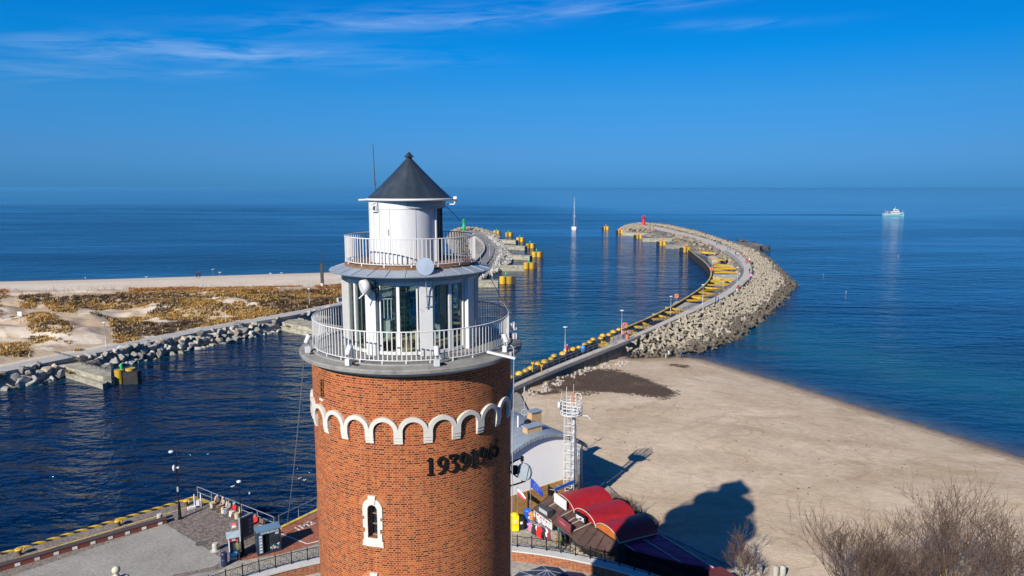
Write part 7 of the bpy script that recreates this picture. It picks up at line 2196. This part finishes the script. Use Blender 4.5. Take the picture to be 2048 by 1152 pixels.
u_ = (P[8] - P[9]).normalized()
cn = mb.build('front_canopy', pm('brown_canopy', (.072, .040, .030), .8, .3, 1.2, .15, stain=((.035, .02, .017), 1.4, .5, .75)), st)
mb = MB()
back = [P[0], P[1], P[2], P[3]]; frontl = [P[9], P[8], P[7], P[5], P[4]]
bb_ = resample(back, .9); fr_ = resample(frontl, .9); k = min(len(bb_), len(fr_)); bb_ = [bb_[int(i * (len(bb_) - 1) / (k - 1))] for i in range(k)]
for i in range(k): mb.bar(bb_[i] + Vector((0, 0, .015)), fr_[i] + Vector((0, 0, .015)), .05, .03)
mb.build('batten', pm('dark_batten', (.03, .018, .015), .8), cn)
for a, b in (((1120, 1034), (1160, 1012)), ((1135, 1044), (1160, 1029)), ((1140, 1050), (1168, 1036)), ((1148, 1062), (1186, 1044)), ((1096, 1014), (1118, 1002))):
    mb = MB(); mb.bar(gp(*a, 2.75), gp(*b, 2.95), .06); mb.build('canopy_strut', M_TRIM, cn)
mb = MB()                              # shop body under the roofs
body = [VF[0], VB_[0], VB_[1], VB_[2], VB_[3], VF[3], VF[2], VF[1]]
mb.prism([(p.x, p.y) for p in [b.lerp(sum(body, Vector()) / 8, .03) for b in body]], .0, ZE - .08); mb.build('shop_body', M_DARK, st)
for p in (P[4], P[5], P[7], P[8], P[9]):
    mb = MB(); mb.tube([Vector((p.x, p.y, 0)).lerp(Vector((P[1].x, P[1].y, 0)), .06), p.lerp(P[1], .06)], .05, 8); mb.build('canopy_post', M_DARK, st)
# sign panels
def panel(a, b, z0, h, thick=.10):
    A, B = gp(*a, z0), gp(*b, z0); d = B - A; rz = math.atan2(d.y, d.x)
    return (A + B) / 2, rz, d.length
def signboard(a, b, z0, h, face, lb, edge=None, deep=.12, fwd=.0):
    c, rz, L = panel(a, b, z0, h)
    c = c + Vector((math.sin(rz), -math.cos(rz), 0)) * fwd
    t = thing('sign_board', lb, 'sign', c, rz)
    mb = MB(); mb.box((0, 0, h / 2), (L, deep, h)); mb.build('panel', face, t)
    if edge: mb = MB(); mb.box((0, 0, h - .03), (L + .04, deep + .04, .10)); mb.build('edge_strip', edge, t)
    return t, L
t, L = signboard((1119, 1001), (1142, 1018), 2.85, .82, pm('sign_white', (.66, .68, .66), .5), 'blank white sign board before the farthest red barrel roof', fwd=.5)
t, L = signboard((1160, 1032), (1181, 1045), 2.85, .62, M_BLACK, 'black sign board with bold white lettering before the middle red roof', fwd=.5)
mb = MB(); add_text(mb, 'uvex', .52, Matrix.Translation((0, -.075, .33)) @ Matrix.Rotation(PI / 2, 4, 'X') @ Matrix.Diagonal((1.05, 1, 1, 1)), .004, 0, .022); mb.box((0, -.075, .09), (L * .8, .01, .03)); mb.build('lettering', M_LAMPW, t)
t, L = signboard((1081, 1021), (1101, 1034), 2.62, .55, M_DARK, 'dark grey box sign standing on the brown canopy', None, .5)
mb = MB(); mb.box((0, -.26, .28), (L * .8, .012, .34)); mb.build('face_inset', M_GREY, t)
t, L = signboard((1115, 1045), (1141, 1067), 2.55, .70, pm('sign_maroon2', (.17, .035, .045), .5), 'maroon sign board standing on the edge of the brown canopy')
mb = MB(); mb.box((-.1, -.065, .36), (L * .5, .012, .07)); mb.build('lettering', pm('dull_pink', (.40, .16, .16), .5), t)
t, L = signboard((1068, 1032), (1104, 1060), 1.75, .78, M_LAMPW, 'white banner with a lime green top stripe over the clothing racks', None, .06)
mb = MB(); mb.box((0, -.035, .69), (L, .012, .17)); mb.build('green_stripe', pm('lime_green', (.35, .55, .03), .5), t)
mb = MB()
for i in range(6): mb.box((-.42 * L + i * .16 * L, -.036, .36 + (.06 if i % 2 else 0)), (.10 * L, .012, .16 if i % 3 else .26), mat=(0 if i in (1, 2, 4) else 1))
for i in range(10): mb.box((-.42 * L + i * .093 * L, -.036, .12), (.06 * L, .012, .05), mat=1)
mb.build('lettering', [pm('print_red', (.60, .03, .08), .5), pm('print_grey', (.25, .27, .25), .5)], t)
# clothing on racks under the canopy edge
rk0, rk1 = gp(1062, 1080, .2), gp(1176, 1123, .2)
def rack(a, b, h, lb):
    t = thing('clothes_rail', lb, 'clothes rail', (0, 0, 0)); mb = MB(); mb.tube([a + Vector((0, 0, h)), b + Vector((0, 0, h))], .025, 6)
    for p in (a, b, (a + b) / 2): mb.tube([Vector((p.x, p.y, 0)), p + Vector((0, 0, h))], .025, 6)
    mb.build('frame', M_GALV, t); return t
ra, rb_ = gp(1060, 1075, 0), gp(1120, 1098, 0)
rack(ra, rb_, 1.5, 'clothes rail at the front of the stall, nearer the fort railing')
rc, rd = gp(1062, 1064, 0), gp(1130, 1094, 0)
rack(rc, rd, 1.95, 'taller clothes rail behind, under the canopy edge')
def garment(p, rz, mat, kind, label, s=1.0):
    t = thing('garment', label, 'clothing', p, rz, 'clothes on the stall rails')
    mb = MB()
    if kind == 0:
        out = [(-.10, 0), (-.16, .0), (-.42, -.16), (-.36, -.30), (-.24, -.24), (-.25, -.74), (.25, -.74), (.24, -.24), (.36, -.30), (.42, -.16), (.16, 0), (.10, 0), (.0, -.07)]
    elif kind == 1:
        out = [(-.10, 0), (-.25, -.05), (-.34, -.62), (-.26, -.64), (-.22, -.25), (-.27, -.95), (.27, -.95), (.22, -.25), (.26, -.64), (.34, -.62), (.25, -.05), (.10, 0), (0, -.06)]
    else:
        out = [(-.22, 0), (-.24, -.55), (-.16, -.62), (.16, -.62), (.24, -.55), (.22, 0), (.1, .05), (-.1, .05)]
    n_ = len(out); 
    vs = [(x * s, -.06, z * s) for x, z in out] + [(x * s, .06, z * s) for x, z in out]
    cx = [(sum(x for x, z in out) / n_ * s, -.14, sum(z for x, z in out) / n_ * s), (sum(x for x, z in out) / n_ * s, .14, sum(z for x, z in out) / n_ * s)]
    k0 = 2 * n_
    mb.add(vs + cx, [(i, (i + 1) % n_, k0) for i in range(n_)] + [(n_ + (i + 1) % n_, n_ + i, k0 + 1) for i in range(n_)] + [((i + 1) % n_, i, n_ + i, n_ + (i + 1) % n_) for i in range(n_)], 0, False)
    mb.build('cloth', mat, t)
    mb = MB(); mb.tube([(-.18 * s, 0, .0), (0, 0, .06), (.18 * s, 0, 0)], .014, 5); mb.tube([(0, 0, .05), (0, 0, .14)], .012, 5); mb.build('hanger', M_GREY, t)
    return t
rr = random.Random(19)
gcol = [('pink', 'pink top'), ('black', 'black jacket'), ('white', 'white shirt'), ('red', 'large red shirt'), ('navy', 'navy shirt'), ('black', 'black shirt'), ('white', 'pale shirt'), ('maroon', 'maroon top'), ('grey', 'grey shirt'), ('grey', 'pale grey dress'), ('orange', 'orange and brown top'), ('olive', 'olive jacket')]
dd = (rb_ - ra); grz = math.atan2(dd.y, dd.x)
for i, (c, nm) in enumerate(gcol):
    p = ra.lerp(rb_, (i + .5) / len(gcol)) + Vector((0, -.05 * (i % 2), 1.38))
    big = 1.35 if c == 'red' else rr.uniform(.85, 1.1)
    garment(p, grz - .15 + rr.uniform(-.3, .3), CLOTHS[c], (0, 1, 0, 0, 0, 0, 0, 1, 0, 1, 1, 1)[i], nm + ' on the front rail, ' + ('leftmost' if i == 0 else 'rightmost' if i == len(gcol) - 1 else 'hanging after the ' + gcol[i - 1][1]), big)
gcol2 = ['orange', 'olive', 'maroon', 'white', 'lilac', 'white', 'pink', 'grey', 'black', 'white', 'red', 'teal', 'olive', 'navy']
for i, c in enumerate(gcol2):
    p = rc.lerp(rd, (i + .5) / len(gcol2)) + Vector((0, 0, 1.86)); garment(p, grz + rr.uniform(-.4, .4), CLOTHS[c], rr.choice((0, 1, 2)), c + ' garment on the taller rear rail, ' + ('at its left end' if i == 0 else 'next to the ' + gcol2[i - 1] + ' one'), rr.uniform(.8, 1.05))
for i in range(10):
    p = rk0.lerp(rk1, .72 + .03 * i) + Vector((rr.uniform(-.1, .1), rr.uniform(-.3, .1), .55)); mb = MB()
    mb.ball((0, 0, 0), (.17, .15, .12), 10, 6); mb.box((0, 0, -.3), (.36, .34, .40))
    tag(mb.build('goods_basket', [pm('straw_goods', (.55, .45, .30), .8, .3, 6)], loc=p), 'straw coloured goods basket on the ground by the front edge of the canopy', 'basket', 'baskets of goods before the stall')
# side extension with dark red flat roof
ex = thing('stall_extension', 'low stall with a dark red sheet roof and pale seams in the tower shade', 'stall', (0, 0, 0))
Z2 = 2.55
pa_ = [gp(1240, 1083, Z2 + .1), gp(1281, 1075, Z2 + .1), gp(1361, 1125, Z2 - .1), gp(1269, 1102, Z2 - .1)]
pb_ = [gp(1281, 1075, Z2 + .1), gp(1317, 1067.5, Z2 + .1), gp(1427, 1136, Z2 - .05), gp(1361, 1125, Z2 - .1)]
mb = MB()
for q in (pa_, pb_):
    mb.add(q, [(0, 3, 2, 1)]); mb.add([p - Vector((0, 0, .06)) for p in q], [(0, 1, 2, 3)])
roof_ = mb.build('sheet_roof', pm('dark_red_sheet', (.50, .02, .085), .45, .2, 1.2, .06), ex)
for a, b in ((pa_[0], pa_[3]), (pa_[1], pa_[2]), (pb_[1], pb_[2])):
    mb = MB(); mb.tube([a + Vector((0, 0, .03)), b + Vector((0, 0, .03))], .045, 6); mb.build('seam_strip', M_TRIM, roof_)
mb = MB()
for k in range(1, 5):
    mb.bar(pa_[0].lerp(pa_[3], k / 5) + Vector((0, 0, .012)), pa_[1].lerp(pa_[2], k / 5) + Vector((0, 0, .012)), .035, .02)
    mb.bar(pb_[0].lerp(pb_[3], k / 5) + Vector((0, 0, .012)), pb_[1].lerp(pb_[2], k / 5) + Vector((0, 0, .012)), .035, .02)
mb.build('roof_joints', pm('dark_joint', (.09, .01, .015), .6), roof_)
mb = MB(); q = [pa_[0], pa_[3], pa_[2], pb_[2], pb_[1], pa_[1]]; c = sum(q, Vector()) / 6
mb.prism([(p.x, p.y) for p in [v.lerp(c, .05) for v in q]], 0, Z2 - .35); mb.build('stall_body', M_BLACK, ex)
ck = thing('corner_hut', 'small hut with a dark maroon roof at the bottom edge beside the bare tree', 'hut', (0, 0, 0))
q = [gp(1416, 1137, 2.4), gp(1442, 1133, 2.5), gp(1478, 1156, 2.3), gp(1470, 1185, 2.2), gp(1425, 1175, 2.2)]
mb = MB(); mb.add(q, [(0, 4, 3, 2, 1)]); mb.add(q + [p - Vector((0, 0, .15)) for p in q], [(i, 5 + i, 5 + (i + 1) % 5, (i + 1) % 5) for i in range(5)]); mb.build('roof', pm('maroon_roof', (.085, .016, .016), .7, .25, 1.5, .1), ck)
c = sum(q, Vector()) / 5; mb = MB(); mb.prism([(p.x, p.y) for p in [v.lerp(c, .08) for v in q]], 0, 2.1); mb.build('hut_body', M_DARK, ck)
# low posts and scrubby plants along the promenade edge
for x, y, lb in ((1518, 1147, 'short grey stone post on the sand right of the small bare tree'), (1551, 1151, 'short stone post, right of the other stone post'), (1565, 1151, 'dark stone post at the bottom edge of the sand')):
    p = gp(x, y, -.35); mb = MB(); mb.lathe([(.22, -.3), (.24, .5), (.20, .78), (0, .85)], 12, sharp=False); tag(mb.build('stone_post', M_CONC, loc=p), lb, 'post')
mb = MB()
kn = [gp(1150, 972, 0), gp(1180, 985, 0)]
rr = random.Random(23)
def scrub(pts, n_, hgt, name, label, mat, seed):
    rr = random.Random(seed); mb = MB()
    for k in range(n_):
        i = rr.randrange(len(pts) - 1); p = pts[i].lerp(pts[i + 1], rr.random()) + Vector((rr.gauss(0, .25), rr.gauss(0, .25), 0))
        for j in range(7):
            e = p + Vector((rr.gauss(0, .25), rr.gauss(0, .25), hgt * rr.uniform(.4, 1.1)))
            mb.tube([p, p.lerp(e, .6) + Vector((rr.gauss(0, .06), rr.gauss(0, .06), 0)), e], [.022, .014, .006], 3, caps=False)
    return tag(mb.build(name, mat), label, 'shrub')
M_TWIG = pm('dry_twigs', (.13, .095, .055), .85, .3, 1)
scrub([gp(1215, 995, -.2), gp(1252, 1010, -.2), gp(1275, 1030, -.2), gp(1312, 1062, -.2)], 46, .9, 'dry_shrub', 'dry scrub growing behind the red barrel roofs on the beach edge', M_TWIG, 3)
for (a, b, c) in (((1262, 1030), (1252, 1018), (1262, 985)), ((1277, 1030), (1284, 1000), (1287, 990))):
    p = gp(*a, -.2); e = gY(c[0], c[1], p.y); mb = MB(); mb.tube([p, p.lerp(e, .6), e], [.03, .022, .01], 5)
    for k in range(5): q = p.lerp(e, .4 + .12 * k); mb.tube([q, q + Vector((rr.uniform(-.3, .3), .1, rr.uniform(.2, .5)))], [.012, .005], 3)
    tag(mb.build('sapling', M_TWIG), 'thin bare sapling behind the red roofs, ' + ('left one' if a[0] < 1270 else 'right one'), 'sapling')
# beach-edge low wall and small things
mb = MB(); q = [Vector((12.5, 58.4, 0)), Vector((17.5, 52.4, 0)), Vector((20, 47, 0)), Vector((22, 36, 0))]
mb.strip([p + Vector((.25, .1, .12)) for p in q], [p + Vector((-.05, -.1, .12)) for p in q], 0, [Vector((0, 0, -1))] * 4)
tag(mb.build('edge_wall', M_CONC), 'low concrete edge wall between the promenade and the sand', 'wall')

# ================================================================ BARE TREES
M_BARK = pm('bark_olive', (.155, .125, .065), .9, .35, 3, .3, rnd=.1); M_TWG2 = pm('twig_brown', (.095, .058, .040), .85, .3, 2, .0, rnd=.1)
def tree(name, base, height, spread, stems, seed, label, lean=(0, 0), depth=5, fine=1.0, group='bare trees at the beach edge'):
    rr = random.Random(seed)
    t = thing(name, label, 'tree', base, 0, group)
    trunk = MB(); crown = MB()
    def grow(p, d, L, r, lev):
        n_ = 4; pts = [p]; rad = [r]; q = p; dd = d.copy()
        for i in range(n_):
            dd = (dd + Vector((rr.gauss(0, .13), rr.gauss(0, .13), rr.gauss(.06, .07)))).normalized()
            q = q + dd * L / n_; pts.append(q); rad.append(r * (1 - .45 * (i + 1) / n_))
        (trunk if lev < 2 else crown).tube(pts, rad, 7 if lev < 2 else (4 if lev < 4 else 3), caps=False)
        if lev >= depth: return
        kids = (4, 3, 3, 3, 2)[lev] if lev < 5 else 2
        for k in range(kids):
            tt = rr.uniform(.35, 1.0) if k else 1.0
            i = min(int(tt * n_), n_ - 1); o = pts[i].lerp(pts[i + 1], tt * n_ - i)
            ax = Vector((rr.gauss(0, 1), rr.gauss(0, 1), rr.gauss(0, .4))); ax = (ax - dd * ax.dot(dd)).normalized()
            ang = rr.uniform(.4, .95) if k else rr.uniform(.05, .35)
            nd = (dd * math.cos(ang) + ax * math.sin(ang)); nd = (nd + Vector((0, 0, .13))).normalized()
            grow(o, nd, L * rr.uniform(.58, .82), max(rad[i] * rr.uniform(.5, .7), .0125), lev + 1)
    for s in range(stems):
        a = 2 * PI * s / stems + rr.uniform(-.4, .4); sp = rr.uniform(.1, spread) if stems > 1 else .05
        d = Vector((math.cos(a) * sp + lean[0], math.sin(a) * sp + lean[1], 1)).normalized()
        grow(Vector((math.cos(a) * .15 * (stems > 1), math.sin(a) * .15 * (stems > 1), -.2)), d, height * .36 * rr.uniform(.85, 1.1), .10 * fine * height / 6 * rr.uniform(.7, 1.1), 0)
    trunk.build('trunk', M_BARK, t); crown.build('crown', M_TWG2, t)
    return t
def base_at(px, py, z): p = gp(px, py, z); return (p.x, p.y, z)
tree('bare_tree', base_at(1478, 1168, -.35), 4.6, .45, 3, 41, 'small bare tree beside the maroon hut at the tip of the tower shadow', fine=.75)
tree('bare_tree', base_at(1735, 1270, -.3), 9.2, .85, 7, 42, 'large bare multi stemmed tree, left one of the big pair on the sand', fine=.8)
tree('bare_tree', base_at(1880, 1262, -.3), 10.0, .80, 8, 43, 'large bare multi stemmed tree, right one of the big pair on the sand', fine=.8)
tree('bare_tree', base_at(2010, 1235, -.3), 8.6, .5, 5, 44, 'bare tree with knobbly twig ends at the right edge', fine=.75)
tree('bare_tree', base_at(1805, 1255, -.3), 6.2, .9, 7, 45, 'low bare thicket filling the gap between the two big bare trees', fine=.7)

# ---------------------------------------------------------------- sea haze: one closed box of thin even air
m = bpy.data.materials.new('haze_air'); m.use_nodes = True; nt = m.node_tree; nt.nodes.clear()
out = nt.nodes.new('ShaderNodeOutputMaterial'); pv = nt.nodes.new('ShaderNodeVolumePrincipled')
pv.inputs['Color'].default_value = (.135, .52, .90, 1); pv.inputs['Density'].default_value = 5e-5; pv.inputs['Anisotropy'].default_value = .2
nt.links.new(pv.outputs[0], out.inputs['Volume'])
mb = MB(); mb.box((0, 29900, 14.5), (60400, 60800, 39)); o = mb.build('haze', m); o['kind'] = 'stuff'
